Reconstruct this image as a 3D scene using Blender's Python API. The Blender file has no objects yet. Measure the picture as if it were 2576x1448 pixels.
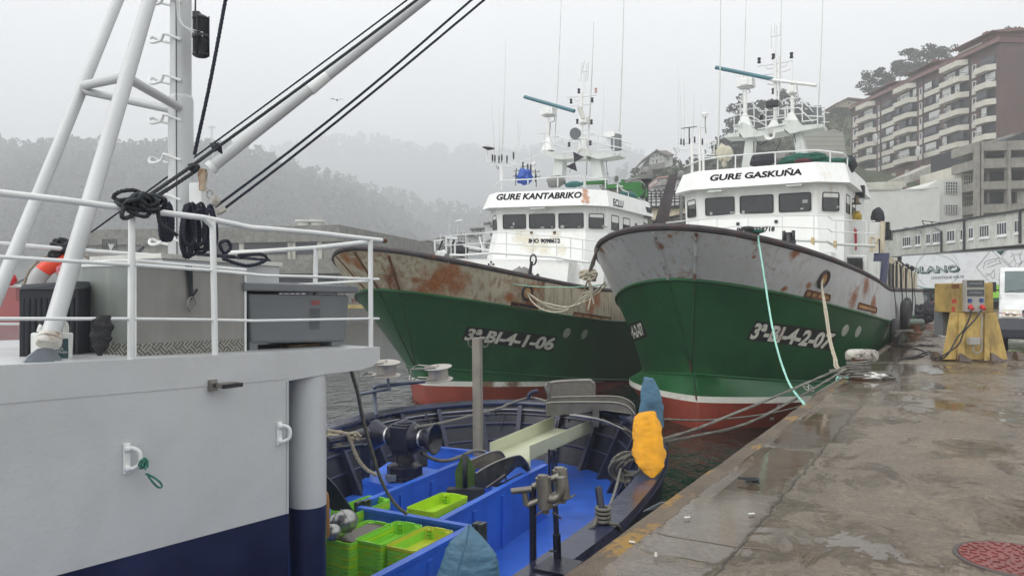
import bpy, bmesh, math, random
from mathutils import Vector, Matrix
from mathutils.bvhtree import BVHTree
from mathutils.noise import noise as pnoise
PI = math.pi
SC = bpy.context.scene
COL = SC.collection
random.seed(7)
F, CX, CY, CH = 1860.0, 1288.0, 736.0, 1.65     # focal length and centre of a 2576 px wide frame, eye height
ZOOM = dict(A=(0,0,.3335), B=(0,483,.3335), C=(0,966,.33316), D=(817.6,849,.26054), E=(817.6,1163.5,.19676),
    F=(817.6,566,.32571), G=(1257.8,911.9,.37049), H=(1163.5,0,.304), I=(1163.5,377.3,.26054), J=(1446.5,534.6,.39097),
    K=(1635.1,0,.32567), L=(1635.1,377.3,.23892), M=(2075.3,62.9,.34741), N=(2075.3,534.6,.28235), O=(0,301.9,.2476),
    P=(440.2,440.2,.32565), Q=(0,597.4,.23025), R=(1037.7,534.6,.13027), S=(1572.2,345.9,.17373), T=(1635.1,974.8,.36523),
    U=(2264,125.8,.30402), W=(0,0,1))
def q(k, x, y):
    a = ZOOM[k]; return (a[0]+a[2]*x, a[1]+a[2]*y)
def qs(k, *pts): return [q(k, *p) for p in pts]
def V(p, d): return Vector(((p[0]-CX)/F*d, d, CH-(p[1]-CY)/F*d))      # measured direction, real distance
def GZ(p, z):
    d = (CH-z)*F/(p[1]-CY); return V(p, d)
class VPlane:                                     # a vertical plane (wall, rail line) in plan
    def __init__(s, x, y, th, off=0):
        s.u = Vector((math.sin(th), math.cos(th), 0)); s.n = Vector((s.u.y, -s.u.x, 0)); s.o = Vector((x, y, 0))+s.n*off
    def pt(s, p, off=0):
        r = (p[0]-CX)/F; o = s.o+s.n*off
        t = (o.x-r*o.y)/(r*s.u.y-s.u.x)
        return V(p, o.y+s.u.y*t)
    def shift(s, off):
        v = VPlane(0, 0, 0); v.u, v.n, v.o = s.u, s.n, s.o+s.n*off; return v
# ------------------------------------------------------------------ materials
def lin(c):
    c = c/255.0
    return c/12.92 if c <= .04045 else ((c+.055)/1.055)**2.4
def rgb(r, g, b): return (lin(r), lin(g), lin(b))
MATS = {}
class NT:
    def __init__(s, m): s.t = m.node_tree; s.n = s.t.nodes; s.l = s.t.links
    def new(s, ty, **kw):
        n = s.n.new(ty)
        for k, v in kw.items():
            if k.startswith('i_'): n.inputs[k[2:].replace('_', ' ')].default_value = v
            else: setattr(n, k, v)
        return n
    def link(s, a, b): s.l.new(a, b)
    def mix(s, f, a, b, mode='MIX'):
        n = s.n.new('ShaderNodeMix'); n.data_type = 'RGBA'; n.blend_type = mode
        for ix, v in ((0, f), (6, a), (7, b)):
            sock = n.inputs[ix]
            if hasattr(v, 'is_linked'): s.l.new(v, sock)
            elif isinstance(v, (int, float)): sock.default_value = v if ix == 0 else (v, v, v, 1)
            else: sock.default_value = (*v[:3], 1)
        return n.outputs[2]
    def math(s, op, a, b=0.0, clamp=False):
        n = s.n.new('ShaderNodeMath'); n.operation = op; n.use_clamp = clamp
        for sock, v in ((n.inputs[0], a), (n.inputs[1], b)):
            if hasattr(v, 'is_linked'): s.l.new(v, sock)
            else: sock.default_value = v
        return n.outputs[0]
    def coord(s, scale=(1,1,1), rot=(0,0,0), kind='Object'):
        c = s.n.new('ShaderNodeTexCoord'); m = s.n.new('ShaderNodeMapping')
        m.inputs['Scale'].default_value = scale; m.inputs['Rotation'].default_value = rot
        s.l.new(c.outputs[kind], m.inputs[0]); return m.outputs[0]
    def noise(s, vec, scale=1, detail=4, rough=.55, dist=0):
        n = s.n.new('ShaderNodeTexNoise'); n.inputs['Scale'].default_value = scale; n.inputs['Detail'].default_value = detail
        n.inputs['Roughness'].default_value = rough; n.inputs['Distortion'].default_value = dist
        s.l.new(vec, n.inputs['Vector']); return n.outputs[0]
    def ramp(s, f, a, b):
        n = s.n.new('ShaderNodeMapRange'); n.inputs[1].default_value = a; n.inputs[2].default_value = b; n.clamp = True
        s.l.new(f, n.inputs[0]); return n.outputs[0]
    def bump(s, h, strength, dist=.01, nrm=None):
        n = s.n.new('ShaderNodeBump'); n.inputs['Strength'].default_value = strength; n.inputs['Distance'].default_value = dist
        s.l.new(h, n.inputs['Height'])
        if nrm: s.l.new(nrm, n.inputs['Normal'])
        return n.outputs[0]
def newmat(name):
    m = bpy.data.materials.new(name); m.use_nodes = True
    t = NT(m); b = t.n['Principled BSDF']; MATS[name] = m
    return m, t, b
def mat(name, col, rough=.5, metal=0., var=.12, vs=2.5, bump=.15, bs=40, bd=.004, rust=0., rcol=rgb(120,62,25), rs=1.4, streak=0., scol=None, dirt=0., spec=.5, coat=0., fine=0., thr=.5):
    """weathered paint / metal / cloth: colour variation, soft streaks, rust patches, fine bump"""
    if name in MATS: return MATS[name]
    m, t, b = newmat(name)
    co = t.coord(); n1 = t.noise(co, vs, 5)
    c = t.mix(t.ramp(n1, .3, .7), tuple(x*(1-var) for x in col), tuple(min(x*(1+var), 1) for x in col))
    if fine:
        nf = t.noise(co, 90, 2); c = t.mix(t.math('MULTIPLY', t.ramp(nf, .45, .65), fine), c, tuple(x*.55 for x in col))
    if streak or rust:
        cs = t.coord((3.2, 3.2, .35)); ns = t.noise(cs, 2.2, 6, .6)
    if streak:
        c = t.mix(t.math('MULTIPLY', t.ramp(ns, .48, .72), streak), c, scol or tuple(x*.45 for x in col))
    if dirt:
        nd = t.noise(co, 1.1, 7, .65, .4); c = t.mix(t.math('MULTIPLY', t.ramp(nd, .45, .75), dirt), c, rgb(70,62,50))
    rg = None
    if rust:
        nr = t.noise(co, rs, 9, .68, .5)
        f1 = t.ramp(nr, thr+.02, thr+.13); f2 = t.ramp(ns, .5, .68)
        f = t.math('MAXIMUM', f1, t.math('MULTIPLY', t.math('MULTIPLY', f2, t.ramp(nr, thr-.14, thr+.06)), .75))
        f = t.math('MULTIPLY', f, rust)
        nc = t.noise(co, 9, 5)
        rc = t.mix(t.ramp(nc, .35, .65), rcol, tuple(x*.4 for x in rcol))
        c = t.mix(f, c, rc); rg = t.math('ADD', rough, t.math('MULTIPLY', f, .35), True)
    t.link(c, b.inputs['Base Color'])
    if rg is not None: t.link(rg, b.inputs['Roughness'])
    else:
        t.link(t.math('ADD', rough, t.math('MULTIPLY', t.math('SUBTRACT', n1, .5), .25), True), b.inputs['Roughness'])
    b.inputs['Metallic'].default_value = metal
    b.inputs['Specular IOR Level'].default_value = spec
    b.inputs['Coat Weight'].default_value = coat; b.inputs['Coat Roughness'].default_value = .12
    if bump: t.link(t.bump(t.noise(co, bs, 4), bump, bd), b.inputs['Normal'])
    return m
# ------------------------------------------------------------------ mesh building
def smooth_path(pts, seg=.05, closed=False):
    """Catmull-Rom through the points, resampled evenly"""
    P = [Vector(p) for p in pts]; n = len(P)
    if n < 3 and not closed:
        L = (P[1]-P[0]).length; k = max(1, int(L/seg)); return [P[0].lerp(P[1], i/k) for i in range(k+1)]
    out = []; rg = range(n if closed else n-1)
    for i in rg:
        if closed: a, b, c, d = P[i-1], P[i], P[(i+1) % n], P[(i+2) % n]
        else:
            b, c = P[i], P[i+1]; a = P[i-1] if i else b*2-c; d = P[i+2] if i+2 < n else c*2-b
        k = max(2, int((c-b).length/seg))
        for j in range(k):
            t = j/k; out.append(.5*((2*b)+(c-a)*t+(2*a-5*b+4*c-d)*t*t+(3*b-a-3*c+d)*t**3))
    if not closed: out.append(P[-1])
    return out
class MB:
    def __init__(s): s.v = []; s.f = []; s.m = []; s.mi = 0; s.sm = []; s.smooth = False; s.mx = None
    def _a(s, p):
        p = Vector(p); s.v.append(s.mx@p if s.mx else p); return len(s.v)-1
    def face(s, ids): s.f.append(tuple(ids)); s.m.append(s.mi); s.sm.append(s.smooth)
    def poly(s, pts): s.face([s._a(p) for p in pts]); return s
    def grid(s, rows, closed=False):
        ids = [[s._a(p) for p in r] for r in rows]
        for i in range(len(ids)-1):
            n = len(ids[i])
            for j in range(n if closed else n-1):
                s.face((ids[i][j], ids[i][(j+1) % n], ids[i+1][(j+1) % n], ids[i+1][j]))
        return ids
    def box(s, c, d, rz=0, rx=0, ry=0):
        M = Matrix.Translation(Vector(c))@Matrix.Rotation(rz, 4, 'Z')@Matrix.Rotation(ry, 4, 'Y')@Matrix.Rotation(rx, 4, 'X')
        return s.mbox(M, d)
    def mbox(s, M, d):
        h = [x/2 for x in d]
        i = [s._a(M@Vector((x*h[0], y*h[1], z*h[2]))) for x in (-1, 1) for y in (-1, 1) for z in (-1, 1)]
        for f in ((0,1,3,2), (4,6,7,5), (0,4,5,1), (2,3,7,6), (0,2,6,4), (1,5,7,3)): s.face([i[k] for k in f])
        return s
    def hexa(s, b, t):
        """solid between a bottom loop and a top loop"""
        n = len(b); i = [s._a(p) for p in b]; j = [s._a(p) for p in t]
        s.face(i[::-1]); s.face(j)
        for k in range(n): s.face((i[k], i[(k+1) % n], j[(k+1) % n], j[k]))
        return s
    def prism(s, pts, vec):
        pts = [Vector(p) for p in pts]; vec = Vector(vec)
        return s.hexa(pts, [p+vec for p in pts])
    def panel(s, pts, th):
        """a plate of thickness th, pts is its front outline"""
        p = [Vector(x) for x in pts]; n = (p[1]-p[0]).cross(p[2]-p[1]).normalized()
        return s.hexa([x-n*th for x in p], p)
    def tube(s, pts, r, n=8, closed=False, caps=True, lobes=0, pitch=.1, amp=.16):
        P = [Vector(p) for p in pts]; N = len(P); rings = []; sm = s.smooth; s.smooth = True
        up = None; dist = 0
        for i in range(N):
            if closed: d = P[(i+1) % N]-P[i-1]
            else: d = P[min(i+1, N-1)]-P[max(i-1, 0)]
            if d.length < 1e-9: d = Vector((0,0,1))
            d.normalize()
            if up is None: up = d.orthogonal().normalized()
            else:
                up = up-d*up.dot(d)
                up = up.normalized() if up.length > 1e-6 else d.orthogonal().normalized()
            w = d.cross(up)
            if i: dist += (P[i]-P[i-1]).length
            rr = r[i] if isinstance(r, (list, tuple)) else r
            tw = dist/pitch*2*PI/lobes if lobes else 0
            ring = []
            for k in range(n):
                a = 2*PI*k/n; e = rr*(1+amp*math.cos(lobes*(a)-tw*lobes)) if lobes else rr
                ring.append(s._a(P[i]+(up*math.cos(a)+w*math.sin(a))*e))
            rings.append(ring)
        for i in range(N if closed else N-1):
            A, B = rings[i], rings[(i+1) % N]
            for k in range(n): s.face((A[k], A[(k+1) % n], B[(k+1) % n], B[k]))
        if caps and not closed: s.face(rings[0][::-1]); s.face(rings[-1])
        s.smooth = sm; return s
    def pipe(s, pts, r, n=8, seg=.06, closed=False): return s.tube(smooth_path(pts, seg, closed), r, n, closed)
    def rope(s, pts, r, seg=None, closed=False, straight=False):
        pa = smooth_path(pts, seg or max(r*1.1, .012), closed)
        return s.tube(pa, r, 9, closed, lobes=3, pitch=r*2.6, amp=.17)
    def cyl(s, a, b, r, n=16, r2=None):
        return s.tube([Vector(a), Vector(b)], [r, r if r2 is None else r2], n)
    def lathe(s, prof, o=(0,0,0), ax=(0,0,1), n=24, cap=True):
        """prof: (radius, height) pairs"""
        ax = Vector(ax).normalized(); u = ax.orthogonal().normalized(); w = ax.cross(u); o = Vector(o)
        sm = s.smooth; s.smooth = True
        rows = [[s._a(o+ax*h+(u*math.cos(2*PI*k/n)+w*math.sin(2*PI*k/n))*r) for k in range(n)] for r, h in prof]
        for i in range(len(rows)-1):
            for k in range(n): s.face((rows[i][k], rows[i][(k+1) % n], rows[i+1][(k+1) % n], rows[i+1][k]))
        s.smooth = sm
        if cap: s.face(rows[0][::-1]); s.face(rows[-1])
        return s
    def ball(s, c, r, n=14, m=9, sq=(1,1,1)):
        c = Vector(c); sm = s.smooth; s.smooth = True
        rows = []
        for i in range(1, m):
            a = PI*i/m; rows.append([s._a(c+Vector((math.sin(a)*math.cos(2*PI*k/n)*sq[0], math.sin(a)*math.sin(2*PI*k/n)*sq[1], math.cos(a)*sq[2]))*r) for k in range(n)])
        t = s._a(c+Vector((0,0,r*sq[2]))); b = s._a(c-Vector((0,0,r*sq[2])))
        for k in range(n): s.face((t, rows[0][k], rows[0][(k+1) % n])); s.face((b, rows[-1][(k+1) % n], rows[-1][k]))
        for i in range(len(rows)-1):
            for k in range(n): s.face((rows[i][k], rows[i+1][k], rows[i+1][(k+1) % n], rows[i][(k+1) % n]))
        s.smooth = sm; return s
    def parts(s, name, mt, parent, world=False):
        # one object per separate piece
        lab = list(range(len(s.v)))
        def fd(i):
            while lab[i] != i: lab[i] = lab[lab[i]]; i = lab[i]
            return i
        for f in s.f:
            r = fd(f[0])
            for k in f[1:]: lab[fd(k)] = r
        g = {}
        for f, m_ in zip(s.f, s.sm): g.setdefault(fd(f[0]), []).append((f, m_))
        for fs in g.values():
            p = MB(); ix = {}
            for f, m_ in fs:
                for k in f:
                    if k not in ix: ix[k] = len(p.v); p.v.append(s.v[k])
                p.f.append(tuple(ix[k] for k in f)); p.m.append(0); p.sm.append(m_)
            o = p.build(name, mt, parent, world=world)
        return o
    def build(s, name, mats, parent=None, bevel=0, world=False):
        if not isinstance(mats, (list, tuple)): mats = [mats]
        v = s.v
        if parent is None:
            xs = [p.x for p in v]; ys = [p.y for p in v]; zs = [p.z for p in v]
            loc = Vector(((min(xs)+max(xs))/2, (min(ys)+max(ys))/2, min(zs)))
            v = [p-loc for p in v]
        elif world:
            inv = WM[root_of(parent)].inverted(); v = [inv@p for p in v]
        me = bpy.data.meshes.new(name); me.from_pydata([tuple(p) for p in v], [], s.f)
        for m in mats: me.materials.append(m)
        me.polygons.foreach_set('material_index', s.m); me.polygons.foreach_set('use_smooth', s.sm)
        bm = bmesh.new(); bm.from_mesh(me); bmesh.ops.recalc_face_normals(bm, faces=bm.faces)
        if bevel:
            es = [e for e in bm.edges if len(e.link_faces) == 2 and e.calc_face_angle(0) > .6]
            try: bmesh.ops.bevel(bm, geom=es, offset=bevel, segments=2, affect='EDGES', profile=.5, clamp_overlap=True)
            except Exception: pass
        sharp(bm); bm.to_mesh(me); bm.free(); me.update()
        o = bpy.data.objects.new(name, me); COL.objects.link(o)
        if parent is None: o.location = loc; WM[o.name] = Matrix.Translation(loc)
        else: o.parent = parent; PAR[o.name] = parent.name
        return o
def sharp(bm):
    for e in bm.edges:
        if len(e.link_faces) == 2 and e.calc_face_angle(0) > .65: e.smooth = False
WM = {}; PAR = {}
def thing_part(name, par):
    o = bpy.data.objects.new(name, None); COL.objects.link(o); o.parent = par; PAR[o.name] = par.name; return o
def root_of(o):
    n = o.name
    while n in PAR: n = PAR[n]
    return n
def tag(o, label=None, cat=None, group=None, kind=None):
    if label: o['label'] = label
    if cat: o['category'] = cat
    if group: o['group'] = group
    if kind: o['kind'] = kind
    return o
def thing(name, label, cat, loc=(0,0,0), rz=0, group=None):
    o = bpy.data.objects.new(name, None); COL.objects.link(o); o.location = loc; o.rotation_euler = (0, 0, rz)
    o.empty_display_size = .1
    WM[o.name] = Matrix.Translation(Vector(loc))@Matrix.Rotation(rz, 4, 'Z')
    return tag(o, label, cat, group)
def copy_tree(o, parent=None):
    c = o.copy(); COL.objects.link(c)
    if parent is not None: c.parent = parent; PAR[c.name] = parent.name
    for ch in KIDS.get(o.name, []): copy_tree(ch, c)
    return c
KIDS = {}
def index_kids():
    KIDS.clear()
    for o in bpy.data.objects:
        if o.parent: KIDS.setdefault(o.parent.name, []).append(o)
def text_mesh(s, shear=0, bold=0, res=3):
    cu = bpy.data.curves.new('t', 'FONT'); cu.body = s; cu.size = 1; cu.shear = shear; cu.offset = bold; cu.resolution_u = res
    o = bpy.data.objects.new('t', cu); COL.objects.link(o)
    me = bpy.data.meshes.new_from_object(o.evaluated_get(bpy.context.evaluated_depsgraph_get()))
    bpy.data.objects.remove(o)
    v = [Vector(x.co) for x in me.vertices]; f = [tuple(p.vertices) for p in me.polygons]
    bpy.data.meshes.remove(me)
    x0, x1 = min(p.x for p in v), max(p.x for p in v); y0, y1 = min(p.y for p in v), max(p.y for p in v)
    return [((p.x-x0)/(x1-x0), (p.y-y0)/(y1-y0)) for p in v], f
def lettering(mb, s, fn, shear=0, bold=.02):
    """fn maps (0..1, 0..1) to a 3D point"""
    uv, fs = text_mesh(s, shear, bold); ids = [mb._a(fn(u, v)) for u, v in uv]
    for f in fs: mb.face([ids[k] for k in f])
def quadmap(a, b, c, d):
    """corners: bottom-left, bottom-right, top-right, top-left"""
    a, b, c, d = map(Vector, (a, b, c, d))
    return lambda u, v: (a.lerp(b, u)).lerp(d.lerp(c, u), v)
def rounded(w, h, r, n=4):
    out = []
    for cx, cy, a0 in ((w/2-r, h/2-r, 0), (-w/2+r, h/2-r, PI/2), (-w/2+r, -h/2+r, PI), (w/2-r, -h/2+r, 3*PI/2)):
        for k in range(n+1):
            a = a0+PI/2*k/n; out.append((cx+r*math.cos(a), cy+r*math.sin(a)))
    return out
# ------------------------------------------------------------------ palette
WHITE = mat('white_paint', (.49,.505,.51), .42, var=.05, vs=1.2, bump=.55, bs=34, bd=.004, dirt=.14, streak=.1, scol=(.48,.46,.4))
WHITE2 = mat('white_tube_paint', (.70,.72,.71), .35, var=.06, vs=6, bump=.5, bs=60, bd=.003, dirt=.1)
NAVY = mat('navy_paint', (.012,.017,.055), .33, var=.25, vs=3, bump=.2, bs=12, bd=.004)
NAVYD = mat('dark_navy_steel', (.009,.011,.026), .36, var=.5, vs=2.5, bump=.35, bs=18, bd=.006, dirt=.06, streak=.25, scol=(.03,.033,.05))
BLUE = mat('blue_deck_paint', (.028,.125,.58), .34, var=.2, vs=1.6, bump=.3, bs=22, bd=.004, dirt=.2, fine=.2, streak=.25, scol=(.02,.05,.28))
STEEL = mat('stainless_steel', (.27,.26,.235), .34, metal=.85, var=.2, vs=5, bump=.1, bs=60, dirt=.15)
ALU = mat('dull_aluminium', (.245,.24,.228), .5, metal=.35, var=.12, vs=2.2, bump=.3, bs=90, bd=.002, dirt=.22, streak=.3, scol=(.40,.40,.38))
ALUG = mat('greenish_aluminium', (.24,.265,.25), .5, metal=.35, var=.15, vs=2.2, bump=.3, bs=90, bd=.002, dirt=.2, streak=.5, scol=(.42,.43,.40))
ROPED = mat('black_rope', (.022,.027,.032), .8, var=.3, vs=20, bump=.6, bs=220, bd=.003)
ROPEN = mat('navy_rope', (.013,.015,.030), .8, var=.3, vs=20, bump=.5, bs=220, bd=.003)
ROPET = mat('tan_rope', (.27,.235,.175), .85, var=.3, vs=20, bump=.5, bs=220, bd=.003)
ROPEG = mat('grey_mooring_rope', (.15,.145,.125), .85, var=.3, vs=12, bump=.5, bs=220, bd=.003)
ROPEM = mat('mint_rope', (.30,.60,.50), .7, var=.15, vs=12, bump=.5, bs=220, bd=.003)
ROPEGR = mat('green_twine', (.03,.16,.11), .7, var=.35, vs=50, bump=.5, bs=320, bd=.002)
BLACK = mat('black_rubber', (.018,.018,.02), .6, var=.3, bump=.3)
LIME = mat('lime_plastic', (.24,.62,.05), .4, var=.08, vs=6, bump=.1, dirt=.05)
LIME2 = mat('yellow_green_plastic', (.38,.62,.02), .4, var=.08, vs=6, bump=.1, dirt=.05)
YELLOWP = mat('worn_yellow_plastic', (.50,.56,.04), .42, var=.12, vs=5, bump=.1, dirt=.25)
CREAMCH = mat('pale_green_plastic', (.50,.52,.37), .4, var=.05, vs=3, dirt=.12)
GREYP = mat('grey_plastic_tub', (.155,.168,.18), .45, var=.08, vs=2, bump=.15, dirt=.1)
DGREYP = mat('dark_grey_plastic', (.045,.05,.06), .5, var=.15, vs=3)
GALV = mat('galvanised_plate', (.16,.18,.20), .5, metal=.3, var=.3, vs=7, dirt=.15)
ORANGE = mat('orange_buoy', (.75,.06,.02), .45, var=.08)
TARPY = mat('yellow_oilskin', (.60,.27,.004), .5, var=.2, vs=7, spec=.3, bump=.4, bs=6, bd=.03, dirt=.12)
TARPB = mat('blue_tarpaulin', (.065,.155,.235), .6, var=.25, vs=5, bump=.6, bs=12, bd=.02, dirt=.2)
GREENH = mat('green_hull_paint', (.012,.098,.030), .36, var=.22, vs=.9, bump=.18, bs=5, bd=.02, streak=.25, scol=(.008,.060,.02), dirt=.08)
REDH = mat('red_antifouling', (.24,.034,.016), .5, var=.2, vs=1.5, bump=.3, bs=8, bd=.01, dirt=.2, streak=.25, scol=(.035,.018,.014))
WSTR = mat('white_boot_stripe', (.62,.62,.56), .5, var=.08, rust=.45, thr=.6, rs=1.2, dirt=.1)
BWG = mat('grey_bulwark_paint', (.52,.53,.54), .45, var=.07, vs=.8, bump=.15, bs=4, bd=.02, rust=1., rs=.8, thr=.585, streak=.3, scol=(.42,.36,.24), rcol=rgb(150,88,42))
BWR = mat('rusty_bulwark_paint', (.50,.45,.34), .5, var=.12, vs=1., bump=.3, bs=5, bd=.02, rust=1., rs=.5, thr=.525, streak=.7, scol=(.25,.165,.07), rcol=rgb(146,88,46))
RUST = mat('rusty_steel', (.13,.05,.02), .8, var=.4, vs=5, bump=.6, bs=25, bd=.01)
CREAMR = mat('cream_rusty_paint', (.60,.54,.40), .5, var=.1, rust=.8, rs=1.2, thr=.55, streak=.7, scol=(.38,.25,.08))
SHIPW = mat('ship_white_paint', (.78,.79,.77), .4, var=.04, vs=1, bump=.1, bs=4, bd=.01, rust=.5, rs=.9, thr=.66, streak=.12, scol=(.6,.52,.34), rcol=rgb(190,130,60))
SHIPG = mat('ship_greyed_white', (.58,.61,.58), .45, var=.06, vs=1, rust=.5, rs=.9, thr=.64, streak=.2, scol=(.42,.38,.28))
CAP = mat('dark_rail_cap', (.035,.03,.035), .6, var=.4, vs=4, bump=.6, bs=20, bd=.01, rust=.5, rs=3, thr=.5)
GLASS = mat('dark_window_glass', (.02,.023,.024), .08, var=.3, vs=1.5, bump=0, spec=.7)
INK = mat('black_lettering', (.014,.014,.022), .9, bump=0, spec=.1)
BLKP = mat('black_number_panel', (.02,.023,.022), .5, var=.3)
NUMW = mat('worn_number_paint', (.80,.78,.70), .5, var=.12, vs=3, rust=.7, rs=1.6, thr=.56, rcol=rgb(176,120,72))
LAMPD = mat('black_lamp_housing', (.015,.015,.02), .4)
LENS = mat('blue_grey_lens', (.05,.12,.2), .15)
RADB = mat('blue_radar_bar', (.07,.19,.23), .45, dirt=.2)
CABLE = mat('dark_cable', (.02,.02,.022), .6, bump=0)
DGRN = mat('dark_green_net', (.01,.085,.06), .8, var=.4, vs=9, bump=.8, bs=30, bd=.03)
GREYC = mat('grey_canvas', (.20,.20,.19), .8, var=.15, vs=6, bump=.5, bs=12, bd=.03)
CREAMC = mat('cream_canvas', (.48,.45,.36), .8, var=.15, vs=6, bump=.5, bs=12, bd=.03)
DARKC = mat('dark_canvas', (.03,.03,.04), .8, var=.3, vs=6, bump=.5, bs=12, bd=.03)
CRANEG = mat('green_crane_paint', (.02,.16,.025), .4, var=.15)
CONC = mat('stained_concrete', (.27,.26,.225), .8, var=.15, vs=.8, bump=.3, bs=9, bd=.02, streak=.55, scol=(.07,.07,.06), dirt=.4)
CONCL = mat('pale_stained_render', (.47,.465,.40), .8, var=.08, vs=.5, streak=.45, scol=(.22,.22,.18), dirt=.25)
WALLW = mat('white_render_wall', (.60,.61,.57), .8, var=.06, vs=.3, streak=.2, scol=(.45,.45,.42), dirt=.12)
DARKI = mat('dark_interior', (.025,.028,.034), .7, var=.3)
YELC = mat('worn_yellow_concrete', (.43,.30,.09), .75, var=.25, vs=3, bump=.4, bs=18, bd=.01, dirt=.8, streak=.8, scol=(.25,.17,.06))
# ------------------------------------------------------------------ camera, sky, sun, air
cam = bpy.data.cameras.new('camera'); camo = bpy.data.objects.new('camera', cam); COL.objects.link(camo)
camo.location = (0, 0, CH); camo.rotation_euler = (PI/2, 0, 0)
cam.sensor_width = 36; cam.lens = F/2576*36; cam.shift_y = (CY-724)/2576; cam.clip_end = 6000; cam.clip_start = .05
SC.camera = camo
SC.view_settings.view_transform = 'Standard'; SC.view_settings.look = 'None'; SC.view_settings.exposure = .15; SC.view_settings.gamma = 1
SC.cycles.use_denoising = True; SC.cycles.max_bounces = 6; SC.cycles.diffuse_bounces = 3; SC.cycles.volume_bounces = 3
w = bpy.data.worlds.new('World'); SC.world = w; w.use_nodes = True
wt = NT(w); bg = wt.n['Background']; bg.inputs[1].default_value = .1
sky = wt.n.new('ShaderNodeTexSky'); sky.sky_type = 'NISHITA'; sky.sun_disc = False
SUN_EL, SUN_AZ = math.radians(42), math.radians(243)          # behind the camera, to its left
sky.sun_elevation = SUN_EL; sky.sun_rotation = SUN_AZ; sky.air_density = 1; sky.dust_density = 4
hs = wt.n.new('ShaderNodeHueSaturation'); hs.inputs['Saturation'].default_value = .15; wt.link(sky.outputs[0], hs.inputs['Color'])
tc = wt.n.new('ShaderNodeTexCoord'); sx = wt.n.new('ShaderNodeSeparateXYZ'); wt.link(tc.outputs['Generated'], sx.inputs[0])
zf = wt.ramp(sx.outputs[2], .0, .35); zf2 = wt.ramp(sx.outputs[2], .3, .95)
cn = wt.noise(tc.outputs['Generated'], 2.2, 5, .55, .3)
base = wt.mix(zf, (10.8, 11.2, 11.4), (12.2, 12.4, 12.5))
base = wt.mix(zf2, base, (13.6, 13.8, 13.9))
base = wt.mix(.6, base, wt.mix(wt.ramp(cn, .3, .7), tuple([.90]*3), tuple([1.1]*3)), 'MULTIPLY')
wt.link(wt.mix(.93, hs.outputs[0], base), bg.inputs[0])
sd = Vector((math.sin(SUN_AZ)*math.cos(SUN_EL), math.cos(SUN_AZ)*math.cos(SUN_EL), math.sin(SUN_EL)))
sl = bpy.data.lights.new('sun', 'SUN'); sl.energy = 1.3; sl.angle = math.radians(45); sl.color = (1, .97, .93)
slo = bpy.data.objects.new('sun', sl); COL.objects.link(slo); slo.rotation_euler = sd.to_track_quat('Z', 'Y').to_euler(); slo.location = (0, 0, 60)
m = bpy.data.materials.new('haze'); m.use_nodes = True; t = NT(m); t.n.remove(t.n['Principled BSDF'])
pv = t.n.new('ShaderNodeVolumePrincipled'); pv.inputs['Color'].default_value = (.97, .98, 1, 1); pv.inputs['Density'].default_value = .00125
pv.inputs['Anisotropy'].default_value = .1
t.link(pv.outputs[0], t.n['Material Output'].inputs['Volume']); MATS['haze'] = m
mb = MB(); mb.box((0, 1130, 215), (4600, 2300, 440)); tag(mb.build('haze', m), 'pale rain haze between the harbour and the far hills', 'haze', kind='stuff')
# ------------------------------------------------------------------ quay and water
TQ = math.atan(.6054); EDGE0 = Vector((-2.355, 0, 0))
uq = Vector((math.sin(TQ), math.cos(TQ), 0)); nq = Vector((uq.y, -uq.x, 0))
MQ = Matrix(((nq.x, uq.x, 0, EDGE0.x), (nq.y, uq.y, 0, EDGE0.y), (0, 0, 1, 0), (0, 0, 0, 1)))   # local x inland, y along the edge
def gz(Y): return min(max(0, Y-24)*.021, .75)
def set_frame(o, M):
    """re-express a top-level mesh in the frame M, so its material follows the quay"""
    cur = Matrix.Translation(o.location); o.data.transform(M.inverted()@cur); o.matrix_world = M
    WM[o.name] = M; return o
def qp(t, s, z=0):
    p = EDGE0+nq*t+uq*s; return Vector((p.x, p.y, z+gz(p.y)))
m, t, b = newmat('wet_concrete')
co = t.coord(); sep = t.n.new('ShaderNodeSeparateXYZ'); t.link(co, sep.inputs[0]); X = sep.outputs[0]
n1 = t.noise(co, .55, 7, .62, .5); n2 = t.noise(co, 6, 6, .6); n3 = t.noise(co, 60, 3, .6)
cst = t.coord((1.5, .85, 1), (0, 0, .2)); n4 = t.noise(cst, 1.5, 9, .7, .9)
wob = t.math('MULTIPLY', t.math('SUBTRACT', t.noise(co, 2.4, 6, .7), .5), .16)
Xw = t.math('ADD', X, wob)
def band(c, w): return t.ramp(t.math('ABSOLUTE', t.math('SUBTRACT', Xw, c)), w, w*.3)
strip = t.math('MULTIPLY', t.ramp(Xw, .16, .24), t.ramp(Xw, .79, .72))       # the sunken slab next to the kerb holds water
pn = t.noise(co, .42, 4, .5, .6)
pud = t.math('ADD', t.ramp(t.math('ADD', n4, t.math('MULTIPLY', t.math('SUBTRACT', pn, .5), 1.3)), .48, .61), t.math('MULTIPLY', strip, t.ramp(t.math('ADD', pn, t.math('MULTIPLY', n2, .15)), .41, .52)), True)
col = t.mix(t.ramp(n1, .3, .7), rgb(99, 86, 72), rgb(133, 119, 100))
col = t.mix(t.math('MULTIPLY', t.ramp(n4, .42, .6), .5), col, rgb(72, 62, 50))
col = t.mix(t.math('MULTIPLY', t.ramp(n2, .5, .62), .4), col, rgb(96, 84, 70))
col = t.mix(t.math('MULTIPLY', t.ramp(n3, .55, .68), .35), col, rgb(140, 130, 112))
col = t.mix(t.math('MULTIPLY', t.ramp(t.noise(co, .9, 5, .6), .56, .68), .45), col, rgb(120, 88, 58))
n5 = t.noise(co, 24, 6, .7); n6 = t.noise(t.coord((3.2, 9, 1), (0, 0, .5)), 1.5, 6, .7, .6)
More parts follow.
